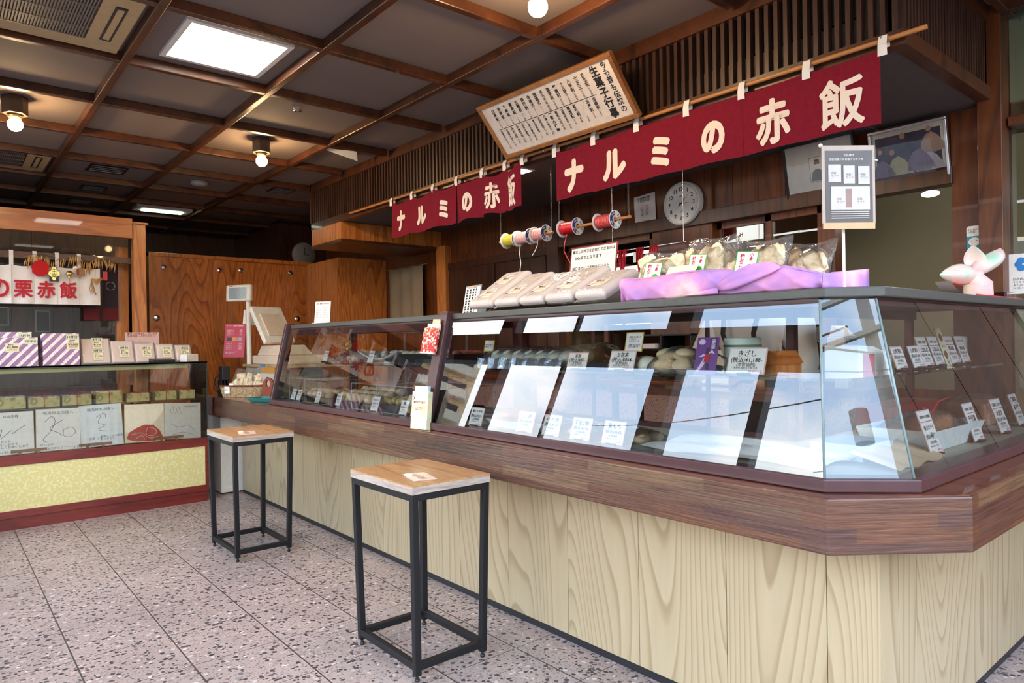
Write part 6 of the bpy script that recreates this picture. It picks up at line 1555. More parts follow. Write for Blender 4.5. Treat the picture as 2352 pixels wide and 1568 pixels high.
b = MB(); b.grid(lambda u, v: (2.03 + 0.34 * u, 0.77 + 0.14 * v, CF0 + .003 + 0.035 * v + 0.006 * math.sin(u * 14)), 14, 5, smooth=False); b.build('sheet', flat('kraft_paper', srgb(226, 196, 160), 0.7), t)
# ---- right wing, upper shelf
t = thing('white_gift_packet', 'white packet with red-edged flap behind the first cards of the right wing', 'packet', (2.55, 1.08, SHZ))
b = MB(T(2.58, 1.08, SHZ + .001)); b.prism_y([(-0.17, 0), (0.1, 0), (0.1, 0.05), (-0.05, 0.085), (-0.17, 0.09)], -0.04, 0.08); b.build('packet', M['paper'], t, bevel=0.003)
b = MB(); b.box(2.44, 1.035, SHZ + .001, 2.52, 1.039, SHZ + .06); b.build('red_label', M['red_ink'], t)
t = thing('hanging_tag', 'narrow vertical tag with two round brown pictures among the cards', 'tag', M=T(3.06, 0.975, SHZ + .001) @ RX(R(-16)))
Mo = PW[t.name]
b = MB(Mo); b.box(-0.03, 0, 0, 0.03, 0.002, 0.155); b.build('tag', M['cream'], t)
for z in (0.045, 0.115):
    b = MB(Mo @ T(0, -0.001, z)); b.lathe([(0, 0), (0.017, 0)], (0, 0, 0), 20, 'Y'); b.build('round_picture', M['brown_bun'], t)
b = MB(Mo @ T(0, -0.0012, 0) @ RX(R(90))); put_text(b, '栗入り', 0, 0.08, w=0.035, res=2); put_text(b, '小豆', 0, 0.014, w=0.03, res=2); b.build('lettering', M['ink'], t)
t = thing('folded_packet', 'folded white packet with pink square at the right of the wing shelf', 'packet', (3.36, 1.0, SHZ))
b = MB(T(3.34, 1.06, SHZ + .001)); b.box(-0.06, -0.02, 0, 0.16, 0.04, 0.115); b.build('packet', M['paper'], t, bevel=0.01)
b = MB(); b.ball((3.33, 1.035, SHZ + .05), 0.05, 0.004, 0.05); b.build('peach_disc', flat('peach_paper', srgb(226, 176, 140), 0.6), t)
b = MB(); b.box(3.27, 1.03, SHZ + .03, 3.32, 1.034, SHZ + .08); b.build('pink_square', flat('pink_paper', srgb(226, 120, 126), 0.6), t)
t = thing('till_keypad', 'small white electronic device behind the right wing', 'device', (3.2, 1.45, 1.2))
b = MB(); b.box(3.10, 1.40, 1.10, 3.24, 1.48, 1.20); b.prism_x([(1.40, 1.2), (1.48, 1.2), (1.47, 1.25), (1.45, 1.25)], 3.12, 3.22); b.build('body', M['white'], t, bevel=0.005)
b = MB(); b.box(3.115, 1.396, 1.165, 3.225, 1.40, 1.192); b.build('display', M['black_plastic'], t)
b = MB(); b.box(3.15, 1.41, 0.966, 3.19, 1.47, 1.10); b.build('stem', M['white'], t)

# ================================================================ on top of the long case
TZ = ZT + 0.0345
t = thing('sloped_rack', 'dark sloped rack carrying the clear packs on the case top', 'rack', (2.1, 2.15, TZ))
b = MB(); b.prism_y([(2.02, TZ), (2.30, TZ), (2.30, TZ + 0.135)], 1.78, 2.58); b.build('wedge', M['black_plastic'], t)
def top_pack(y, w, L, d, rz, tilt, label, nlab=1, x=1.925, z=TZ + 0.004):
    Mo = T(x, y, z) @ RZ(R(rz)) @ RX(R(tilt))        # local y runs up the slope
    t = thing('rice_pack', label, 'food pack', M=Mo, group='film-wrapped rice packs on the case top')
    def ring(e, z_): return [(-w / 2 + e, e, z_), (w / 2 - e, e, z_), (w / 2 - e, L - e, z_), (-w / 2 + e, L - e, z_)]
    b = MB(Mo); b.loft([ring(.012, .004), ring(.006, d * .6), ring(.016, d - .004)]); b.build('packed_rice', M['pack_rice'], t, bevel=0.006)
    b = MB(Mo); b.loft([ring(.012, 0.001), ring(.0, d * .62), ring(.014, d)]); b.build('film_wrap', M['pack_film'], t, bevel=0.01, seg=3)
    for k in range(nlab):
        y0 = L * (0.20 if nlab == 1 else 0.14 + 0.40 * k)
        b = MB(Mo @ T(0, 0, d + 0.001)); b.box(-0.045, y0, 0, 0.04, y0 + 0.062, 0.0008); o = b.build('price_label', flat('label_pink_white', srgb(248, 226, 206), 0.5) if 'label_pink_white' not in D.materials else D.materials['label_pink_white'], t)
        b = MB(Mo @ T(0, 0, d + 0.0022)); put_text(b, '栗赤飯', -0.005, y0 + 0.05, w=0.045, bold=0.03, res=2); put_text(b, '消費税込\n原材料 もち米 小豆 栗', 0.0, y0 + 0.02, w=0.06, res=1); b.build('lettering', M['ink'], o)
        b = MB(Mo @ T(0, 0, d + 0.0022)); put_text(b, '~¥1,944~', 0.0, y0 + 0.036, w=0.06, bold=0.03, res=1); b.build('price_print', flat('orange_ink', srgb(220, 160, 60), 0.6) if 'orange_ink' not in D.materials else D.materials['orange_ink'], o)
        b = MB(Mo @ T(0, 0, d + 0.0022)); b.raw([(-0.032 + 0.011 * math.cos(a), y0 + 0.006 + 0.006 * math.sin(a), 0) for a in [2 * math.pi * i / 14 for i in range(14)]], [tuple(range(14))]); b.build('chestnut_mark', M['maroon_ink'], o)
        b = MB(Mo @ T(0, 0, d + 0.001)); b.box(-0.02, y0 + 0.068, 0, 0.025, y0 + 0.084, 0.0008); o = b.build('size_sticker', M['paper'], t)
        b = MB(Mo @ T(0, 0, d + 0.0022)); put_text(b, '5人前', 0.0025, y0 + 0.076, w=0.03, res=1); b.build('sticker_lettering', M['ink'], o)
top_pack(2.505, 0.185, 0.30, 0.045, -90, 33, 'double-labelled wrapped rice pack at the left end of the case top', 2)
top_pack(2.325, 0.17, 0.28, 0.045, -90, 30, 'wrapped rice pack second from the left on the case top')
top_pack(2.16, 0.16, 0.265, 0.045, -90, 29, 'middle wrapped rice pack of the five on the case top')
top_pack(1.995, 0.165, 0.275, 0.048, -90, 29, 'wrapped rice pack second from the right, below the lettered white sign')
top_pack(1.825, 0.165, 0.235, 0.052, -90, 25, 'wrapped rice pack beside the purple cloth, right end of the five')
t = thing('white_notice_sign', 'white sign in a dark red border with handwritten characters behind the packs', 'sign', M=T(2.30, 2.175, TZ + 0.135) @ RZ(R(-90)) @ RX(R(-8)))
Mo = PW[t.name]
b = MB(Mo); b.box(-0.145, 0, 0, 0.145, 0.003, 0.165); b.cur = 1; b.box(-0.138, -0.0005, 0.006, 0.138, 0, 0.158); b.build('card', [M['maroon_ink'], M['paper']], t)
b = MB(Mo @ T(0, -0.0012, 0) @ RX(R(90)))
put_text(b, '栗なしの赤飯をお取りできるのは', 0, 0.142, w=0.262, bold=0.02, res=3); put_text(b, '500gまでとなります', -0.03, 0.110, w=0.17, bold=0.02, res=3)
put_text(b, '前日までにご予約を頂けると', -0.01, 0.062, w=0.23, bold=0.02, res=3); put_text(b, 'ご希望のｇ数でお取りします', 0.0, 0.03, w=0.23, bold=0.02, res=2); b.build('lettering', M['ink'], t)
# purple wrapped tray with bags of crackers
pt = thing('cloth_wrapped_tray', 'tray wrapped in purple and pink dyed cloth with a knot at the front', 'tray', (2.07, 1.28, TZ))
def tray_front(u, v):
    y = 0.925 + 0.74 * u
    hh = (0.078 if u > .38 else 0.066) - 0.03 * max(0, .16 - u) / .16 + 0.004 * math.sin(u * 13)
    return (1.918 - 0.012 * math.sin(math.pi * v) - 0.004 * math.sin(u * 23 + v * 3) - 0.0035 * math.sin(u * 61 + v * 6) * math.sin(v * 3) - 0.005 * max(0, math.sin(u * 37 - v * 5)) ** 3 + 0.02 * (1 - v) * (abs(u - .5) > .47), y, TZ + 0.001 + hh * v)
b = MB()
b.grid(tray_front, 90, 10)
b.grid(lambda u, v: (1.918 + 0.012 * v, *tray_front(u, 1)[1:2], tray_front(u, 1)[2] + 0.004 * math.sin(math.pi * v) ), 40, 2)
b.grid(lambda u, v: (1.93 + 0.0 * u + 0.012 * v, tray_front(u, 1)[1], tray_front(u, 1)[2] - 0.02 * v), 40, 2)
b.grid(lambda u, v: (2.22, 0.925 + 0.74 * u, TZ + 0.001 + 0.07 * v), 8, 2)
b.grid(lambda u, v: (1.918 + 0.30 * u, 0.925, TZ + 0.001 + (0.04 + .03 * u) * v), 8, 4); b.grid(lambda u, v: (1.918 + 0.30 * u, 1.665 + 0.006 * math.sin(u * 9), TZ + 0.001 + 0.068 * v), 8, 4)
b.grid(lambda u, v: (1.93 + 0.29 * u, 0.93 + 0.73 * v, TZ + 0.018), 4, 4)
b.build('wrapped_cloth', M['purple_cloth'], pt, solid=0.003)
b = MB(); b.smooth = True
b.loft([[(1.905 - 0.028 * math.sin(math.pi * k / 6) * (1 + .25 * math.sin(5 * a)) + 0.008 * math.cos(a), 1.05 + 0.20 * k / 6 + 0.012 * math.sin(a + k), TZ + 0.076 - 0.055 * k / 6 + 0.022 * math.sin(a) * (0.4 + math.sin(math.pi * k / 6))) for a in [2 * math.pi * i / 14 for i in range(14)]] for k in range(7)])
b.loft([[(1.900 + 0.004 * math.cos(a), 1.25 + 0.13 * k / 4, TZ + 0.014 + 0.011 * math.sin(a) * (1 - k / 5) - 0.002 * k) for a in [2 * math.pi * i / 8 for i in range(8)]] for k in range(5)])
b.build('knot', M['purple_cloth'], pt)
STK = flat('sticker_white', srgb(246, 244, 232), 0.4); GRN = flat('sticker_green', srgb(70, 180, 50), 0.4)
def cracker_bag(y, x, w, h, lean, rz, label, seed, sticker=True, z=TZ + 0.022):
    Mo = T(x, y, z) @ RZ(R(-90 + rz)) @ RX(R(-lean))
    t = thing('cracker_bag', label, 'snack bag', M=Mo, group='clear bags of rice crackers')
    rr = random.Random(seed)
    b = MB()
    for k in range(16):
        cx = (rr.random() - .5) * (w - 0.07); cz = 0.04 + rr.random() * h * 0.52; cy = 0.03 + (rr.random() - .5) * 0.05
        Mc = Mo @ T(cx, cy, cz) @ Euler((rr.random() * 1.2 - .6, rr.random() * 3, rr.random() * 1.4 - .7)).to_matrix().to_4x4()
        b.M = Mc; l, m_, n_ = 0.032 + .012 * rr.random(), 0.009, 0.026 + .01 * rr.random()
        b.smooth = True
        b.loft([[(l * (abs(math.cos(a)) ** .5) * (1 if math.cos(a) > 0 else -1) * s_ + .003 * math.sin(a * 5), yy, n_ * (abs(math.sin(a)) ** .5) * (1 if math.sin(a) > 0 else -1) * s_) for a in [2 * math.pi * i / 14 for i in range(14)]] for yy, s_ in ((-m_, .6), (-m_ * .8, .93), (0, 1), (m_ * .8, .93), (m_, .6))])
    o = b.build('crackers', M['cracker'], t); o['kind'] = 'stuff'
    b = MB(Mo)
    def fb(s):
        def f(u, v):
            bul = (max(0, math.sin(math.pi * min(1, v * 1.15))) * math.sin(math.pi * u)) ** 0.5 if v < .87 else 0
            ww = w * (1 - .1 * (1 - v))
            return ((u - .5) * ww, 0.03 + s * (0.002 + 0.055 * bul) + 0.004 * math.sin(u * 17 + v * 11 * s), h * v + 0.006 * math.sin(u * 8) * (v > .9))
        return f
    b.grid(fb(-1), 14, 14, smooth=False); b.grid(fb(1), 14, 14, smooth=False, flip=True); b.build('clear_bag', M['film'], t)
    if sticker:
        Ms = Mo @ T(0.0, -0.030, h * 0.40) @ RX(R(90 + 8)) @ Matrix.Rotation(R(-6), 4, 'Z')
        Ms = Ms @ Matrix.Scale(1.28, 4)
        b = MB(Ms); b.box(-0.028, -0.03, 0, 0.028, 0.03, 0.0008); b.cur = 1; b.box(-0.026, -0.028, 0.0008, 0.026, 0.028, 0.001); o = b.build('sticker', [GRN, STK], t)
        b = MB(Ms @ T(0, 0, 0.0014)); b.raw([(0.011 + 0.011 * math.cos(a), -0.014 + 0.011 * math.sin(a), 0) for a in [2 * math.pi * i / 20 for i in range(20)]], [tuple(range(20))]); b.build('green_disc', GRN, o)
        b = MB(Ms @ T(0, 0, 0.0016)); put_text(b, '柚おこし', -0.012, 0.0, h=0.048, vert=True, bold=0.03, res=2); put_text(b, '小倉', 0.012, 0.016, h=0.02, vert=True, bold=0.03, res=2); b.build('red_lettering', M['red_ink'], o)
cracker_bag(1.575, 1.985, 0.20, 0.185, 22, 6, 'leftmost bag of rice crackers with a green-dot sticker on the purple tray', 11)
cracker_bag(1.395, 1.995, 0.22, 0.215, 20, -4, 'tallest bag of rice crackers with a blank card before it on the purple tray', 12)
cracker_bag(1.205, 1.990, 0.23, 0.185, 22, 8, 'bag of rice crackers with a sticker right of the tallest bag on the purple tray', 13)
cracker_bag(1.105, 2.10, 0.20, 0.175, 24, 4, 'rear bag of rice crackers without a sticker at the right end of the purple tray', 14, False)
t = thing('blank_card', 'blank cream card leaning before the tallest cracker bag', 'card', M=T(1.945, 1.44, TZ + 0.066) @ RZ(R(-90)) @ RX(R(-40)))
b = MB(PW[t.name]); b.box(-0.06, 0, 0, 0.06, 0.0015, 0.065); b.build('card', flat('blank_cream', srgb(246, 232, 212), 0.6), t)
# hanging menu on a stand
ms = thing('menu_stand', 'slim white pole stand on the case corner, holding up the dark menu', 'stand', (2.04, 0.925, TZ))
b = MB(); b.cyl((2.045, 0.922, TZ + .004), (2.045, 0.922, TZ + 0.40), 0.0042, n=12); b.build('pole', M['white'], ms)
b = MB(); b.lathe([(0, 0.005), (0.03, 0.005), (0.034, 0.0)], (2.045, 0.922, TZ), 20); b.build('base', M['grey_plastic'], ms)
b = MB(); b.cyl((1.98, 0.955, TZ + 0.415), (2.16, 0.872, TZ + 0.385), 0.0025, n=8); b.ball((1.98, 0.955, TZ + 0.417), 0.006); b.build('cross_bar', M['white'], ms)
Mo = frame((1.965, 0.945, TZ + 0.172), (0.78, -0.62, 0), (0, 0, 1))
t = thing('hanging_menu', 'dark menu sheet with pale pictures in a clear sleeve hanging from the pole stand', 'menu', M=Mo)
b = MB(Mo); b.box(0.0, 0, 0.016, 0.155, 0.002, 0.24); b.build('sleeve', flat('clear_sleeve_edge', srgb(176, 156, 142), 0.3), t)
b = MB(Mo); b.box(0.01, -0.0012, 0.018, 0.147, -0.0002, 0.225); b.build('dark_sheet', flat('menu_dark', srgb(84, 76, 72), 0.35), t)
b = MB(Mo); b.box(0.002, -0.0014, 0.0, 0.153, 0.003, 0.018); b.build('tape_strip', flat('tape_brown', srgb(196, 162, 118), 0.4), t)
b = MB(Mo @ T(0, -0.002, 0) @ RX(R(90)))
for (x0_, y0_, x1_, y1_) in ((0.018, 0.135, 0.055, 0.185), (0.062, 0.13, 0.095, 0.182), (0.105, 0.128, 0.138, 0.18), (0.025, 0.055, 0.138, 0.122)): b.box(x0_, y0_, 0, x1_, y1_, 0.0003)
b.build('pale_pictures', flat('menu_pale', srgb(196, 190, 186), 0.4), t)
b = MB(Mo @ T(0, -0.0026, 0) @ RX(R(90))); put_text(b, 'お品書き', 0.078, 0.212, w=0.03, res=2); put_text(b, '当店自慢のお赤飯とおもちを', 0.07, 0.2, w=0.10, res=1)
for k in range(4): b.box(0.025, 0.03 + k * 0.006, 0, 0.135, 0.032 + k * 0.006, 0.0003)
b.build('pale_lettering', M['paper'], t)
b = MB(Mo @ T(0, -0.0030, 0) @ RX(R(90)))
for (x0_, y0_) in ((0.025, 0.145), (0.068, 0.14), (0.11, 0.14), (0.04, 0.07), (0.1, 0.07)): put_text(b, '赤飯\nセット', x0_ + 0.012, y0_ + 0.012, w=0.022, res=1)
b.box(0.068, 0.062, 0, 0.085, 0.115, 0.0003); b.build('picture_print', flat('menu_brown', srgb(150, 120, 112), 0.5), t)
# pink knotted cloth bundle on a red tray, right wing
t = thing('red_tray', 'thin red tray on the right wing of the case', 'tray', (3.2, 0.95, TZ))
b = MB(); b.box(2.92, 0.84, TZ + .0005, 3.50, 1.10, TZ + 0.012); b.build('tray', flat('red_lacquer', srgb(196, 28, 40), 0.35), t, bevel=0.003)
t = thing('paper_strip', 'curled pale paper lying at the end of the red tray', 'paper', (2.75, 0.9, TZ))
b = MB(); b.grid(lambda u, v: (2.66 + 0.30 * u, 0.84 + 0.05 * v, TZ + 0.002 + 0.045 * (1 - u) ** 4 + .013 * (u > .85)), 16, 2); b.build('sheet', flat('pale_pink_paper', srgb(232, 212, 206), 0.7), t)
t = thing('knotted_bundle', 'small pot wrapped in pink and green cloth tied in big ears', 'bundle', (3.12, 0.95, TZ + .012))
cx, cy = 3.235, 0.925
b = MB(); b.lathe([(0, 0), (0.048, 0), (0.052, 0.01), (0.05, 0.06), (0.03, 0.082), (0.018, 0.092), (0, 0.094)], (cx, cy, TZ + 0.0125), 22); b.build('wrapped_pot', M['pink_cloth'], t)
b = MB(); b.ball((cx - .005, cy, TZ + 0.105), 0.024, 0.022, 0.02); b.build('knot', M['pink_cloth'], t)
def ear(ax, tip, wd, bul):
    b = MB()
    A = Vector((cx, cy, TZ + 0.105)); B = Vector(tip)
    s_ = Vector((0, 0, 1)) if abs((B - A).normalized().z) < .6 else Vector((0.8, -0.6, 0))
    b.grid(lambda u, v: tuple(A + (B - A) * u + s_ * (v - .5) * wd * math.sin(math.pi * min(1, .08 + u * .92)) ** .8 + Vector((-0.02, -0.03, 0)) * bul * math.sin(math.pi * v) * math.sin(math.pi * u)), 12, 10)
    b.build('cloth_ear', M['pink_cloth'], t, solid=0.002)
ear(0, (3.04, 1.0, TZ + 0.10), 0.085, 1.2); ear(1, (3.36, 0.88, TZ + 0.215), 0.12, 1.2); ear(2, (3.20, 0.93, TZ + 0.22), 0.10, -1.0)
t = thing('clear_lid', 'low clear plastic lid on the red tray at the right edge', 'lid', (3.42, 0.92, TZ + .013))
b = MB(); b.box(3.36, 0.86, TZ + .0125, 3.49, 1.0, TZ + 0.035); b.build('lid', M['acrylic'], t)
# behind and on the shorter case
t = thing('card_stand', 'white printed sheet in a clear stand on the end of the shorter case', 'sign', M=T(2.02, 4.40, TZ) @ RZ(R(-55)) @ RX(R(-8)))
Mo = PW[t.name]
b = MB(Mo); b.box(-0.058, 0, 0.004, 0.058, 0.003, 0.155); b.build('sheet', M['paper'], t)
b = MB(Mo @ T(0, -0.001, 0) @ RX(R(90))); put_text(b, 'お願い 順番にご案内します', 0, 0.14, w=0.095, bold=0.02, res=2)
for k in range(5): put_text(b, '平日 10:00', -0.028, 0.108 - k * 0.015, w=0.04, res=1); put_text(b, '土日 17:30', 0.028, 0.108 - k * 0.015, w=0.04, res=1)
b.build('lettering', M['ink'], t)
b = MB(Mo); b.box(-0.06, -0.03, 0, 0.06, 0.03, 0.004); b.build('foot', M['acryl_edge'], t)
t = thing('hanging_price_list', 'tilted price list on a clipboard above the middle post', 'clipboard', M=T(2.20, 2.97, TZ + 0.0005) @ RZ(R(-80)) @ RX(R(-16)) @ RY(R(-3)))
Mo = PW[t.name]
b = MB(Mo); b.box(-0.055, 0, 0, 0.055, 0.006, 0.175); b.build('board', M['grey_plastic'], t)
b = MB(Mo); b.box(-0.052, -0.004, 0.002, 0.052, 0, 0.165); b.build('paper_sheets', M['paper'], t)
b = MB(Mo @ T(0, -0.005, 0) @ RX(R(90)))
for i in range(4):
    for k in range(9): b.box(-0.042 + i * 0.022, 0.018 + k * 0.0155, 0, -0.042 + i * 0.022 + (0.012 if i < 3 else 0.006), 0.029 + k * 0.0155, 0.0003)
b.build('printed_columns', M['ink'], t)
b = MB(Mo); b.box(-0.03, -0.008, 0.158, 0.03, 0.002, 0.172); b.build('clip', M['steel'], t)
t = thing('blue_folder', 'pale blue-grey folder standing behind the tilted price list', 'folder', (2.3, 3.05, TZ))
b = MB(T(2.29, 3.03, TZ + .0005) @ RZ(R(-80)) @ RX(R(-12))); b.box(-0.07, 0, 0, 0.06, 0.008, 0.15); b.build('folder', flat('blue_grey_card', srgb(160, 176, 188), 0.5), t)
t = thing('whiteboard_note', 'low white board with black handwritten notes behind the packs', 'note board', (2.32, 2.8, TZ))
b = MB(T(2.33, 2.80, TZ + .0005) @ RZ(R(-90)) @ RX(R(-10))); b.box(-0.13, 0, 0, 0.13, 0.004, 0.075); b.build('board', M['paper'], t)
b = MB(T(2.33, 2.80, TZ + .0005) @ RZ(R(-90)) @ RX(R(-10)) @ T(0, -0.001, 0) @ RX(R(90))); put_text(b, '3月 AM 予約\n  10時 受取', -0.03, 0.045, w=0.14, res=2); put_text(b, 'いつも ありがとう', 0.03, 0.012, w=0.12, res=2); b.build('handwriting', M['ink'], t)
t = thing('flowered_pouch', 'red flower-patterned paper pouch hung on the post between the cases', 'pouch', (1.83, 2.74, 1.2))
Mo = frame((1.812, 2.815, 1.150), (0.1, -1, 0), (0.22, 0, 1)) @ RY(R(2))
b = MB(Mo); b.box(-0.008, -0.024, 0, 0.098, -0.0015, 0.125); b.build('pouch', M['chiyogami'], t, bevel=0.008)
b = MB(Mo); b.box(-0.004, -0.026, -0.004, 0.095, -0.004, 0.002); b.build('white_rim', M['paper'], t, bevel=0.003)
b = MB(Mo); b.box(0.012, -0.018, 0.09, 0.098, -0.006, 0.142); b.build('white_slip', M['paper'], t)
b = MB(Mo); b.box(0.035, -0.010, 0.10, 0.088, -0.004, 0.166); b.build('peach_slip', flat('peach_slip', srgb(228, 190, 158), 0.6), t)
t = thing('pastel_box', 'upright pastel marbled paper box of leaflets leaning on the middle post', 'leaflet box', M=frame((1.712, 2.79, 0.8015), (0.10, -1, 0), (0.10, 0.0, 1)))
Mo = PW[t.name]
b = MB(Mo); b.box(0, 0, 0, 0.118, 0.028, 0.175); b.build('box', M['pastel_paper'], t, bevel=0.002)
b = MB(Mo); b.box(0.012, 0.006, 0.12, 0.108, 0.02, 0.20); b.build('blue_leaflets', flat('pale_blue_paper', srgb(196, 226, 240), 0.6), t)
b = MB(Mo @ T(0, -0.001, 0) @ RX(R(90))); put_text(b, '栗の子餅の由来', 0.057, 0.125, w=0.085, bold=0.03, res=2); put_text(b, 'どうぞご自由に\n  お取り下さい', 0.055, 0.095, w=0.06, bold=0.01, res=2)
scribble(b, [(0.008, 0.15), (0.02, 0.145), (0.012, 0.135)], 0.0015); b.build('red_lettering', M['maroon_ink'], t)

# ================================================================ till corner
tb = thing('till_desk', 'pale wooden desk behind the counter end carrying the till', 'desk', (2.3, 5.3, 0))
b = MB(); b.box(2.10, 5.745, 0.0, 2.64, 6.12, 1.02); b.cur = 1; b.box(2.08, 5.28, 1.02, 2.66, 6.14, 1.04); b.build('cabinet', [M['cream_wall'], M['beige']], tb)
cr = thing('cash_register', 'cream cash register with a tilted screen and a display on a pole', 'cash register', (2.25, 5.78, 1.04))
b = MB(); b.box(2.12, 5.42, 1.0405, 2.52, 6.02, 1.115); b.build('drawer_base', flat('cream_plastic', srgb(226, 208, 184), 0.4), cr, bevel=0.012, seg=3)
b = MB(); b.prism_y([(2.14, 1.115), (2.44, 1.115), (2.36, 1.20), (2.18, 1.20)], 5.46, 5.96); b.build('body', D.materials['cream_plastic'], cr, bevel=0.012, seg=3)
Mo = frame((2.13, 5.70, 1.215), (0.94, 0.34, 0), (-0.437, 0.366, 0.82))
b = MB(Mo); b.box(-0.02, -0.02, 0, 0.30, 0.02, 0.36); b.cur = 0; b.build('tilted_screen', M['white'], cr, bevel=0.01, seg=3)
b = MB(Mo); b.box(0.03, -0.032, 0.06, 0.24, -0.02, 0.28); b.build('screen_back_panel', D.materials['cream_plastic'], cr, bevel=0.01)
b = MB(); b.cyl((2.11, 6.06, 1.04), (2.11, 6.06, 1.60), 0.021, n=20); pl = b.build('pole', M['white'], cr)
Mo = frame((2.06, 6.12, 1.655), (0.55, -0.835, 0.0), (0.05, 0, 1))
b = MB(Mo); b.box(-0.125, -0.03, -0.072, 0.125, 0.012, 0.072); dp = b.build('customer_display', M['white'], cr, bevel=0.012, seg=3)
b = MB(Mo); b.box(-0.092, -0.0315, -0.052, 0.088, -0.0295, 0.048); b.build('lcd', M['screen'], dp)
b = MB(Mo); b.box(-0.09, -0.0312, 0.0575, -0.055, -0.0302, 0.0615); b.build('maker_mark', M['ink'], dp)
b = MB(frame((2.13, 6.06, 1.42), (0.6, -0.8, 0), (0.2, 0, 1))); b.box(-0.10, 0.03, -0.04, 0.02, 0.032, 0.10); b.build('paper_slip', M['paper'], cr)
Mo = frame((1.935, 6.20, 1.10), (0.72, -0.69, 0), (0.20, 0.05, 1))
t = thing('red_menu_card', 'crimson menu card with white lettering and three small pictures by the till', 'menu', M=Mo)
b = MB(Mo); b.box(0, 0, 0, 0.185, 0.003, 0.295); b.build('card', M['red_card'], t)
b = MB(Mo @ T(0, -0.001, 0) @ RX(R(90))); put_text(b, 'イートイン用の商品販売', 0.088, 0.278, w=0.15, bold=0.02, res=2)
for k in range(4): put_text(b, '栗赤飯ランチ' if k % 2 else 'お赤飯セット', 0.05, 0.24 - k * 0.014, w=0.06, res=1); put_text(b, '¥680', 0.145, 0.24 - k * 0.014, w=0.026, res=1)
for k in range(4): put_text(b, 'コーヒー' if k % 2 else '抹茶(アイス)', 0.045, 0.12 - k * 0.016, w=0.05, res=1); put_text(b, '¥350', 0.145, 0.12 - k * 0.016, w=0.026, res=1)
put_text(b, 'お席でお召し上がりいただけます\n店員までお申し付け下さい\nよろしくお願いします', 0.07, 0.04, w=0.11, res=1); b.build('white_lettering', M['paper'], t)
for i, c_ in enumerate(((60, 56, 54), (216, 150, 60), (170, 160, 156))):
    b = MB(Mo); b.box(0.025 + i * 0.045, -0.001, 0.145, 0.065 + i * 0.045, 0, 0.175); b.build('small_picture', flat('menu_picture_%d' % i, srgb(*c_), 0.5), t)
bk = thing('seagrass_basket', 'woven seagrass basket with brown rim on the counter end', 'basket', (1.94, 5.36, LZ1))
Mo = T(1.90, 5.53, LZ1 + .001) @ RZ(R(-42))
def rr_(s, z, a_, b_): return [(s * a_ * (1 if math.cos(q) > 0 else -1) * abs(math.cos(q)) ** .35, s * b_ * (1 if math.sin(q) > 0 else -1) * abs(math.sin(q)) ** .35, z) for q in [2 * math.pi * k / 40 for k in range(40)]]
b = MB(Mo); b.smooth = True; b.loft([rr_(.88, 0, .18, .12), rr_(.94, .04, .18, .12), rr_(1, .085, .18, .12)], cap=False); b._add(rr_(.88, 0.002, .18, .12), [tuple(range(40))])
for k in range(8): b.loft([rr_(.885 + .015 * k, .005 + k * .0105, .18, .12), rr_(.90 + .015 * k, .010 + k * .0105, .18, .12), rr_(.89 + .015 * k, .0155 + k * .0105, .18, .12)], cap=False)
b.build('weave', M['basket'], bk)
b = MB(Mo); b.tube(rr_(1, .088, .18, .12) + [rr_(1, .088, .18, .12)[0]], 0.007, 8); b.build('rim', M['basket_rim'], bk)
b = MB(Mo @ T(-0.10, -0.122, 0.03)); b.box(-0.02, -0.002, 0, 0.02, 0, 0.062); o = b.build('price_tag', M['paper'], bk)
b = MB(Mo @ T(-0.10, -0.1245, 0.061) @ RX(R(90))); put_text(b, 'おこし\n¥432-', 0, 0, w=0.03, res=1); b.build('tag_lettering', M['ink'], o)
for i, (lx, lab) in enumerate(((-0.09, 'bag of rice crackers at the left in the basket, with a green-dot sticker'), (0.0, 'bag of rice crackers in the middle of the basket'), (0.09, 'bag of rice crackers at the right in the basket'))):
    Mb = Mo @ T(lx, -0.05, 0.02) @ RZ(R(10 * i - 10)) @ RX(R(-20)) @ RY(R(12))
    t = thing('cracker_bag', lab, 'snack bag', M=Mb, group='bags of crackers in the basket')
    rq = random.Random(30 + i); b = MB()
    for k in range(8):
        b.M = Mb @ T((rq.random() - .5) * .045, 0.02 + (rq.random() - .5) * .05, 0.06 + .10 * rq.random()) @ Euler((rq.random() - .5, rq.random() * 1.2, rq.random() - .5)).to_matrix().to_4x4()
        b.box(-0.022, -0.010, -0.034, 0.022, 0.010, 0.034)
    o = b.build('crackers', M['cracker'], t, bevel=0.008, seg=2); o['kind'] = 'stuff'
    b = MB(Mb); b.grid(lambda u, v: ((u - .5) * .092, -0.024 * (max(0, math.sin(math.pi * u)) * (1 - v * .7)) ** .5 - .004 + 0.004 * math.sin(u * 19 + v * 7), .21 * v), 8, 8, smooth=False); b.build('clear_bag', M['film'], t)
    if i == 0:
        b = MB(Mb @ T(-0.02, -0.032, 0.05)); b.box(-0.018, -0.001, -0.02, 0.018, 0, 0.025); o = b.build('sticker', STK, t)
        b = MB(Mb @ T(-0.014, -0.0335, 0.042)); b.lathe([(0, 0), (0.009, 0)], (0, 0, 0), 16, 'Y'); b.build('green_disc', GRN, o)
t = thing('teal_tray', 'shallow teal plastic change tray on the counter beside the case', 'tray', (1.80, 4.86, LZ1))
Mo = T(1.83, 4.90, LZ1 + .001) @ RZ(R(-60))
def tq(s, z): return [(s * .125 * x, s * .075 * y, z) for x, y in ((-1, -1), (1, -1), (1, 1), (-1, 1))]
b = MB(Mo); b.loft([tq(.8, 0), tq(1.0, .028), tq(.96, .028), tq(.78, .004)], cap=True); b.build('tray', M['teal'], t, bevel=0.003)
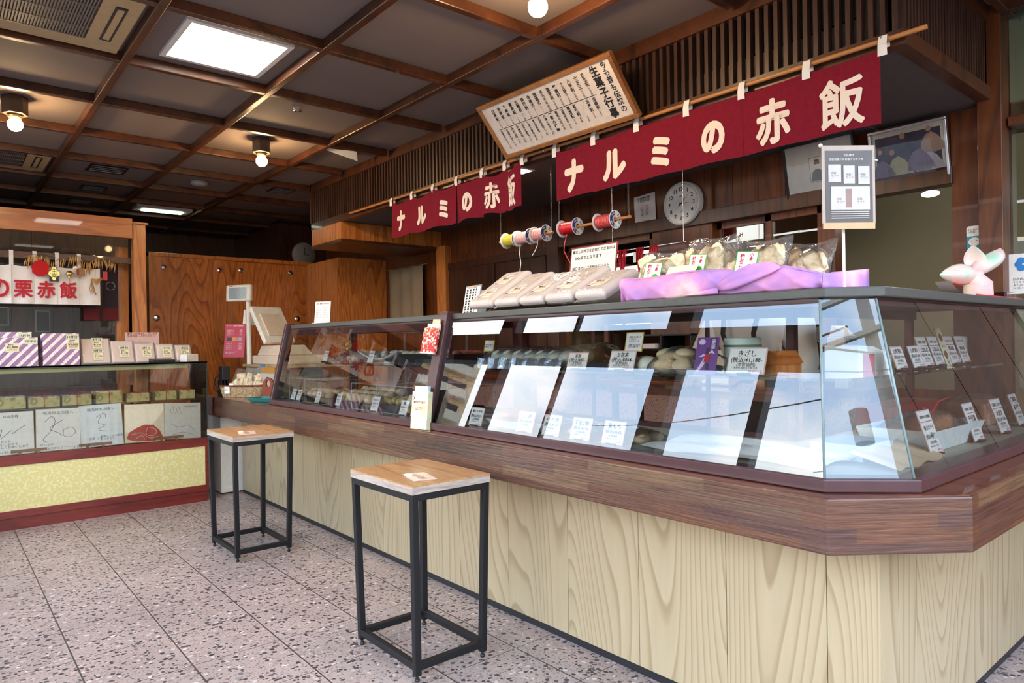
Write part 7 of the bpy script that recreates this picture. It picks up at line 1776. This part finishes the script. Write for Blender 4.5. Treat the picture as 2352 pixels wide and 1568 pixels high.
t = thing('brown_handled_tray', 'upright brown wooden tray end with an oval handle hole beside the basket', 'tray', (1.98, 4.93, LZ1))
Mo = frame((1.93, 5.14, LZ1 + .001), (0.4, -0.9, 0), (0, 0, 1))
out = [(-0.055, 0), (0.055, 0), (0.055, 0.10)] + [(0.055 * math.cos(a), 0.10 + 0.055 * math.sin(a)) for a in [math.pi * k / 12 for k in range(1, 12)]] + [(-0.055, 0.10)]
inn = [(0.022 * math.cos(a), 0.112 + 0.026 * math.sin(a)) for a in [2 * math.pi * k / 16 for k in range(16)]]
bmx = bmesh.new()
ov = [bmx.verts.new((*p, 0)) for p in out]; iv = [bmx.verts.new((*p, 0)) for p in inn]
es_ = [bmx.edges.new((ov[k], ov[(k + 1) % len(ov)])) for k in range(len(ov))] + [bmx.edges.new((iv[k], iv[(k + 1) % len(iv)])) for k in range(len(iv))]
bmesh.ops.triangle_fill(bmx, use_beauty=True, edges=es_)
bmx.verts.ensure_lookup_table(); bmx.verts.index_update()
b = MB(Mo); b.raw([(v.co.x, 0, v.co.y) for v in bmx.verts], [tuple(v.index for v in f.verts) for f in bmx.faces]); bmx.free()
b.build('tray_end', flat('red_brown_lacquer', srgb(134, 56, 30), 0.35), t, solid=0.012)
t = thing('paper_bags', 'stack of pale paper bags and a yellow envelope under the till', 'paper bags', (2.0, 5.1, LZ1))
b = MB(); b.box(1.99, 5.16, LZ1 + .001, 2.03, 5.46, 1.02); b.build('grey_bag', flat('grey_paper', srgb(196, 184, 168), 0.7), t)
b = MB(); b.box(1.985, 5.16, 0.985, 1.99, 5.44, 1.03); b.build('ochre_envelope', flat('ochre_paper', srgb(186, 130, 50), 0.7), t)
b = MB(); b.box(2.0, 5.47, LZ1 + .001, 2.03, 5.51, 1.05); b.build('blue_file', flat('blue_file', srgb(96, 140, 200), 0.5), t)
b = MB(); b.tube([(1.985, 5.32, 0.93), (1.97, 5.28, 0.955), (1.97, 5.23, 0.95), (1.985, 5.2, 0.93)], 0.003, 6); b.build('black_handle', M['black_plastic'], t)
t = thing('adapter_box', 'black power adapter and cables behind the basket', 'adapter', (1.97, 5.66, LZ1))
b = MB(); b.box(1.74, 5.60, 0.93, 1.80, 5.70, 1.04); b.build('adapter', M['black_plastic'], t, bevel=0.006)
b = MB()
b.tube([(1.76, 5.70, 0.98), (1.73, 5.74, 0.95), (1.71, 5.73, 0.86), (1.74, 5.70, 0.83)], 0.005, 6); b.tube([(1.78, 5.70, 0.94), (1.72, 5.72, 0.89), (1.74, 5.66, 0.85), (1.75, 5.69, 0.81)], 0.004, 6)
b.build('cable', M['black_plastic'], t)
b = MB()
for k in range(3): b.box(1.735 + k * 0.025, 5.62, LZ1 + .001, 1.745 + k * 0.025, 5.70, 0.93)
b.build('stand', M['black_metal'], t)
t = thing('white_bin', 'plain white side unit in the gap left of the counter', 'cabinet', (1.98, 5.9, 0))
b = MB(); b.box(1.78, 5.80, 0.01, 2.06, 6.15, 0.62); b.cur = 1; b.box(1.78, 5.80, 0.62, 2.07, 6.15, 0.78); b.build('body', [M['white'], M['pink_granite']], t, bevel=0.004)

# ================================================================ behind the long case
t = thing('file_shelf', 'black stacked letter shelf on the back worktop', 'shelf', (3.35, 2.6, 0.965))
b = MB()
for k in range(4): b.box(3.30, 2.35, 0.966 + k * 0.085, 3.54, 2.78, 0.976 + k * 0.085)
for y in (2.35, 2.56, 2.77): b.box(3.30, y, 0.966, 3.54, y + 0.01, 1.23)
b.build('case', M['black_plastic'], t)
b = MB(); b.box(3.28, 2.59, 1.147, 3.50, 2.75, 1.175); b.build('paper_pile', flat('pink_paper_pile', srgb(226, 206, 206), 0.7), t)
b = MB(); b.box(3.28, 2.38, 1.062, 3.5, 2.52, 1.11); b.build('cream_boxes', M['cream'], t)
t = thing('pen_box', 'white pen holder box with a red and a green marker on the back worktop', 'pen holder', (3.2, 2.1, 0.97))
b = MB()
for a_ in ((3.15, 2.02, 3.155, 2.18), (3.225, 2.02, 3.23, 2.18), (3.15, 2.02, 3.23, 2.025), (3.15, 2.175, 3.23, 2.18)): b.box(a_[0], a_[1], 1.05, a_[2], a_[3], 1.14)
b.box(3.15, 2.02, 0.966, 3.23, 2.18, 1.055); b.build('box', M['white'], t)
for (y, ln, mt, lb, nm) in ((2.15, (0, .0, .0), M['red_ink'], 'red marker standing left in the white pen box', 'marker_pen'), (2.07, (0, -.05, 0), GRN, 'green marker leaning right in the white pen box', 'marker_pen')):
    p = thing(nm, lb, 'pen', (3.19, y, 1.06), 'markers in the white pen box')
    b = MB(); b.cyl((3.19, y, 1.057), (3.19, y + ln[1], 1.18), 0.011, n=12); b.build('barrel', mt, p)
    b = MB(); b.cyl((3.19, y + ln[1], 1.18), (3.19, y + ln[1] * 1.2, 1.205), 0.0095, n=12); b.build('cap', mt, p)
t = thing('string_bar', 'thin metal bar on the window holding the red cord bundles', 'bar', (3.46, 2.8, 1.7))
b = MB(); b.cyl((3.20, 2.30, 1.738), (3.20, 2.86, 1.738), 0.004, n=8); b.build('bar', M['steel'], t)
b = MB(); b.cyl((3.20, 2.32, 1.742), (3.20, 2.32, 2.2), 0.002, n=6); b.cyl((3.20, 2.84, 1.742), (3.20, 2.84, 2.2), 0.002, n=6); b.build('hanger_wire', M['steel'], t)
for i, (y, lb) in enumerate(((2.755, 'left of the three red cord bundles'), (2.625, 'middle red cord bundle with a white strip'), (2.52, 'right red cord bundle, by the cracker bags'))):
    t = thing('cord_bundle', lb + ' hanging in the back window', 'cord', (3.20, y, 1.738), 'red cord bundles on the bar')
    b = MB(); rq = random.Random(50 + i)
    for k in range(26):
        o_ = (rq.random() - .5) * 0.055; q = (rq.random() - .5) * 0.02; l = 0.24 + .06 * rq.random()
        b.tube([(3.20 + q, y + o_, 1.743), (3.19 + q, y + o_ * .95, 1.70), (3.19 + q * .6, y + o_ * .25, 1.60), (3.19 + q * .6, y + o_ * .25, 1.585), (3.19 + q, y + o_ * .6, 1.743 - l)], 0.0028, 4)
    b.build('cords', M['red_ink'], t)
    b = MB(); b.lathe([(0.011, -0.003), (0.012, 0), (0.011, 0.003)], (3.19, y, 1.593), 12); b.build('white_tie', M['paper'], t)
    if i == 1:
        b = MB(); b.box(3.17, y + 0.012, 1.655, 3.174, y + 0.03, 1.715); b.build('white_strip', M['paper'], t)
# person at work behind the case, bending over the desk
ps = thing('person', 'person in white shirt and black apron bending over the desk behind the case', 'person', (2.88, 1.68, 0))
def skin_body(name, chains, mat, sub=2):
    bm = bmesh.new(); lay = bm.verts.layers.skin.verify(); first = True
    names = {}
    for ch in chains:
        prev = None
        for key, co, rad in ch:
            if key in names: v = names[key]
            else:
                v = bm.verts.new(co); v[lay].radius = rad if isinstance(rad, tuple) else (rad, rad); names[key] = v
                if first: v[lay].use_root = True; first = False
            if prev is not None and prev is not v: bm.edges.new((prev, v))
            prev = v
    me = D.meshes.new(name); bm.to_mesh(me); bm.free(); me.materials.append(mat)
    o = D.objects.new(name, me); COL.objects.link(o)
    o.parent = ps; me.transform(PW[ps.name].inverted())
    m = o.modifiers.new('skin', 'SKIN'); m.use_smooth_shade = True
    m = o.modifiers.new('sub', 'SUBSURF'); m.levels = sub; m.render_levels = sub
    return o
PX, PYY = 2.88, 1.68
H3 = lambda x, y, z: (PX + x, PYY + y, z)
skin_body('body', [
    [('pel', H3(0.05, 0, 0.95), (0.15, 0.12)), ('wst', H3(0.02, 0, 1.08), (0.135, 0.11)), ('chs', H3(-0.03, 0.02, 1.25), (0.16, 0.12)), ('nck', H3(-0.07, 0.03, 1.38), 0.06), ('hd0', H3(-0.11, 0.04, 1.43), 0.085), ('hd1', H3(-0.15, 0.045, 1.49), 0.085), ('hd2', H3(-0.17, 0.05, 1.545), 0.055)],
    [('chs', 0, 0), ('sl', H3(-0.04, 0.19, 1.29), 0.055), ('el', H3(-0.10, 0.26, 1.08), 0.042), ('wl', H3(-0.30, 0.13, 1.03), 0.028), ('hl', H3(-0.36, 0.09, 1.035), 0.03)],
    [('chs', 0, 0), ('sr', H3(-0.02, -0.17, 1.29), 0.055), ('er', H3(-0.02, -0.24, 1.06), 0.042), ('wr', H3(-0.2, -0.16, 1.0), 0.028), ('hr', H3(-0.27, -0.12, 1.0), 0.03)],
    [('pel', 0, 0), ('hpl', H3(0.06, 0.1, 0.86), 0.10), ('knl', H3(0.03, 0.1, 0.47), 0.062), ('anl', H3(0.07, 0.1, 0.09), 0.042), ('ftl', H3(-0.06, 0.11, 0.035), 0.032)],
    [('pel', 0, 0), ('hpr', H3(0.06, -0.1, 0.86), 0.10), ('knr', H3(0.03, -0.1, 0.47), 0.062), ('anr', H3(0.07, -0.1, 0.09), 0.042), ('ftr', H3(-0.06, -0.11, 0.035), 0.032)]], M['skin'])
for s, base in ((1, H3(-0.36, 0.09, 1.035)), (-1, H3(-0.27, -0.12, 1.0))):
    for k in range(5):
        o_ = (k - 2) * 0.018
        l = (0.05, 0.07, 0.078, 0.072, 0.058)[k]
        x_, y_, z_ = base
        if k == 0: chain = [('a', (x_ + .01, y_ - s * 0.025, z_), 0.010), ('b', (x_ - 0.02, y_ - s * 0.045, z_ - .004), 0.009), ('c', (x_ - 0.045, y_ - s * 0.035, z_ - .01), 0.008)]
        else: chain = [('a', (x_ - .01, y_ + o_ * .8, z_ + .005), 0.010), ('b', (x_ - .01 - l * .5, y_ + o_, z_ + .004), 0.0085), ('c', (x_ - .01 - l * .85, y_ + o_ * .9, z_ - .018), 0.008), ('d', (x_ - .01 - l * .8, y_ + o_ * .8, z_ - .036), 0.0065)]
        skin_body('finger', [chain], M['skin'], 1)
skin_body('shirt', [
    [('pel', H3(0.05, 0, 1.0), (0.165, 0.14)), ('wst', H3(0.02, 0, 1.09), (0.155, 0.13)), ('chs', H3(-0.03, 0.02, 1.25), (0.178, 0.14)), ('nck', H3(-0.06, 0.03, 1.345), 0.075)],
    [('chs', 0, 0), ('sl', H3(-0.04, 0.19, 1.29), 0.072), ('el', H3(-0.10, 0.26, 1.08), 0.058), ('ml', H3(-0.19, 0.20, 1.055), 0.05)],
    [('chs', 0, 0), ('sr', H3(-0.02, -0.17, 1.29), 0.072), ('er', H3(-0.02, -0.24, 1.06), 0.058), ('mr', H3(-0.1, -0.20, 1.03), 0.05)]], M['shirt'])
skin_body('apron', [[('a', H3(0.045, 0, 1.06), (0.178, 0.155)), ('b', H3(0.05, 0, 0.92), (0.19, 0.165)), ('c', H3(0.05, 0, 0.62), (0.19, 0.15)), ('d', H3(0.05, 0, 0.52), (0.185, 0.15))]], M['apron'])
b = MB()
for s in (-1, 1): b.tube([H3(-0.135, s * 0.06, 1.10), H3(-0.18, s * 0.075, 1.22), H3(-0.15, s * 0.085, 1.33), H3(0.0, s * 0.09, 1.385)], 0.011, 6)
b.build('apron_strap', M['apron'], ps)
b = MB(); b.ball(H3(-0.13, 0.045, 1.505), 0.10, 0.095, 0.085, 20, 14); b.build('hair', M['hair'], ps)
b = MB()
for s in (-1, 1): b.ball(H3(-0.235, 0.045 + s * 0.035, 1.475), 0.008, 0.012, 0.006, 10, 6)
b.build('eyes', M['ink'], ps)
b = MB(); b.ball(H3(-0.245, 0.045, 1.45), 0.014, 0.012, 0.018, 10, 8); b.build('nose', M['skin'], ps)
b = MB(); b.ball(H3(-0.228, 0.045, 1.418), 0.006, 0.022, 0.004, 10, 6); b.build('mouth', flat('lip', srgb(176, 96, 84), 0.5), ps)
b = MB()
for s in (-1, 1): b.ball(H3(-0.14, 0.045 + s * 0.088, 1.46), 0.018, 0.010, 0.028, 10, 8)
b.build('ears', M['skin'], ps)
t = thing('writing_pen', 'white pen held upright in the bending person’s hand', 'pen', H3(-0.40, 0.09, 1.03))
b = MB(); b.cyl(H3(-0.415, 0.085, 1.005), H3(-0.40, 0.095, 1.15), 0.007, n=12); b.build('barrel', M['white'], t)
b = MB(); b.cyl(H3(-0.417, 0.0838, 0.99), H3(-0.415, 0.085, 1.005), 0.002, 0.006, n=10); b.build('nib', M['black_plastic'], t)
t = thing('work_desk', 'low work desk just behind the glass case where the person writes', 'desk', (2.62, 1.75, 0))
b = MB(); b.box(2.44, 1.32, 0.955, 2.66, 2.2, 0.985); b.build('desk_top', M['ledge_top'], t)
for (x, y) in ((2.46, 1.34), (2.64, 1.34), (2.46, 2.18), (2.64, 2.18)):
    b = MB(); b.box(x - .012, y - .012, 0, x + .012, y + .012, 0.955); b.build('leg', M['black_metal'], t)
